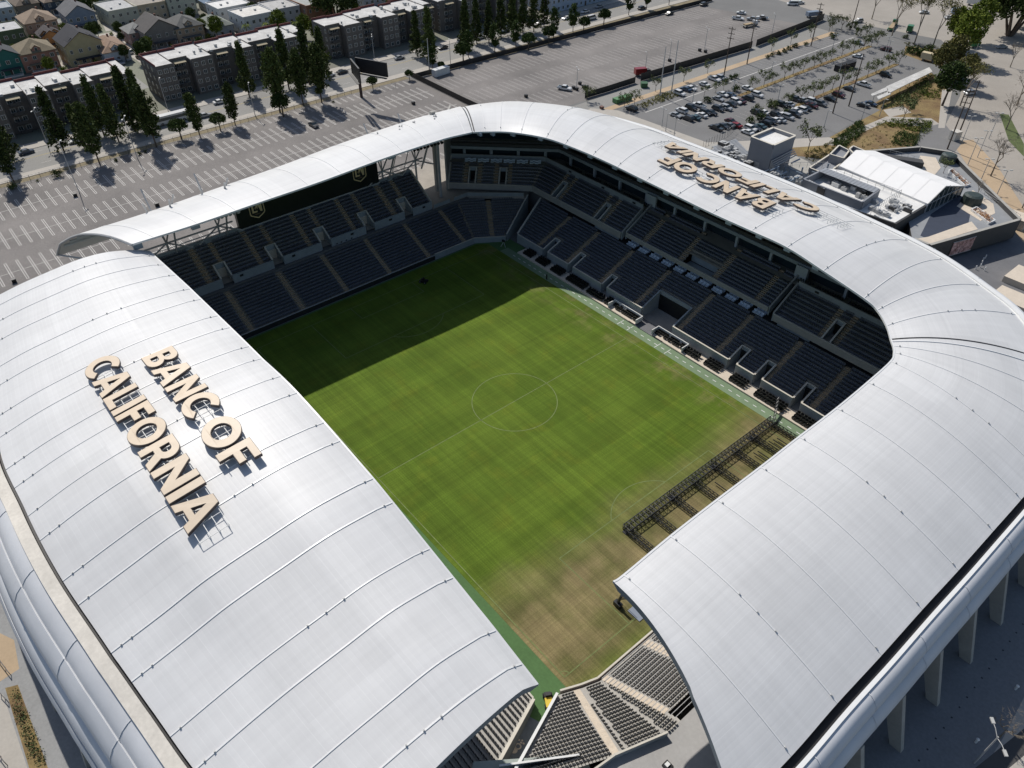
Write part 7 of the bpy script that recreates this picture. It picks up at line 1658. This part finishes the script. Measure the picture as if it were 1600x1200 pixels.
# marquee
mq = empty("marquee", (0, 0, 0), 0, "large white ridge roofed marquee with glazed end wall on the terrace", "marquee")
R1, L1, E1_ = at(1478, 291, 17.5), at(1450, 318.5, 14.6), at(1506, 291, 14.6); dv = (at(1311, 259, 14.6) - L1)
R0, L0, E0_ = R1 + dv, L1 + dv, E1_ + dv
m_tent = mat("white marquee canvas", (.82, .81, .79), .6, .04, .15)
b = MB(); n = 6
for k in range(n):
    a, c = k / n, (k + .985) / n
    P = lambda X, Y, t: X.lerp(Y, t)
    b.face([P(L1, L0, a), P(R1, R0, a), P(R1, R0, c), P(L1, L0, c)][::-1]); b.face([P(R1, R0, a), P(E1_, E0_, a), P(E1_, E0_, c), P(R1, R0, c)][::-1])
Z_ = Vector((0, 0, .12))
b.face([L1 - Z_, R1 - Z_, R0 - Z_, L0 - Z_]); b.face([R1 - Z_, E1_ - Z_, E0_ - Z_, R0 - Z_]); b.build("roof", m_tent, mq)
b = MB(); dn = lambda p, z: Vector((p.x, p.y, z))
b.face([dn(L1, 11.9), dn(L0, 11.9), L0 - Z_, L1 - Z_]); b.face([dn(E1_, 11.9), dn(E0_, 11.9), E0_ - Z_, E1_ - Z_]); b.face([dn(L0, 11.9), dn(E0_, 11.9), E0_ - Z_, R0 - Z_, L0 - Z_]); b.build("side_wall", m_tent, mq)
b = MB(); b.face([dn(L1, 11.9), dn(E1_, 11.9), E1_ - Z_, R1 - Z_, L1 - Z_]); b.build("end_glazing", m_glass, mq)
b = MB()
for k in range(9):
    t = k / 8; c = L1.lerp(E1_, t); top = 14.5 + (2.9 * (1 - abs(2 * t - 1))); q = (E1_ - L1).normalized(); n_ = Vector((q.y, -q.x, 0)) * .08; b.tube(dn(c, 11.9) + n_, dn(c, top) + n_, .09, 0, 4)
b.tube(dn(L1, 14.5), dn(E1_, 14.5), .12, 0, 4); b.tube(L1, R1, .14, 0, 4); b.tube(R1, E1_, .14, 0, 4); b.build("frame", m_steel, mq)
# odds and ends on the dark east plaza
for i, (u, v) in enumerate(((1531, 418), (1533, 413), (1535, 408), (1539, 404), (1538, 423), (1524, 421), (1537, 380))):
    p = at(u, v, E0); b = MB(); b.tube((0, 0, 0), (0, 0, 1.0), .14, 0, 8); b.tube((0, 0, 1.001), (0, 0, 1.1), .16, 0, 8, .06); tag(b.build("bollard", m_white, None, (p.x, p.y, E0 + .02)), "white bollard on the shaded plaza beside the right roof, %s from the left" % ordn(sorted([1531, 1533, 1535, 1539, 1538, 1524, 1537]).index(u)), "bollard", "white bollards on the shaded plaza")
b = MB(); p = at(1597, 446); b.box(p.x - 4, p.x + 6, p.y - 2, p.y + 6, E0, E0 + 1.6); q = at(1590, 462); b.box(q.x - 4, q.x + 9, q.y - 6, q.y, E0, E0 + 1.0); tag(b.build("seat_wall", m_lconc), "pale stone seating ledges at the right edge below the plaza", "ledge")
b = MB(); p = at(1582, 352); b.box(p.x - 2, p.x + 3, p.y - 1.5, p.y + 3, E0, E0 + 2.6); b.box(p.x - 2.2, p.x + 3.2, p.y - 1.7, p.y + 3.2, E0 + 2.603, E0 + 2.8); tag(b.build("kiosk", m_lconc), "small pale kiosk in the dark passage under the terrace corner", "kiosk")
for u, v, lab in ((1586, 1077, "white bollard light on the dark planting bed, upper one"), (1524, 1160, "white bollard light on the dark planting bed, lower one")):
    p = at(u, v); b = MB(); b.tube((0, 0, 0), (0, 0, .9), .16, 0, 8); b.tube((0, 0, .901), (0, 0, 1.05), .24, 0, 8, .1); tag(b.build("bollard_light", m_white, None, (p.x, p.y, E0 + .01)), lab, "bollard light")
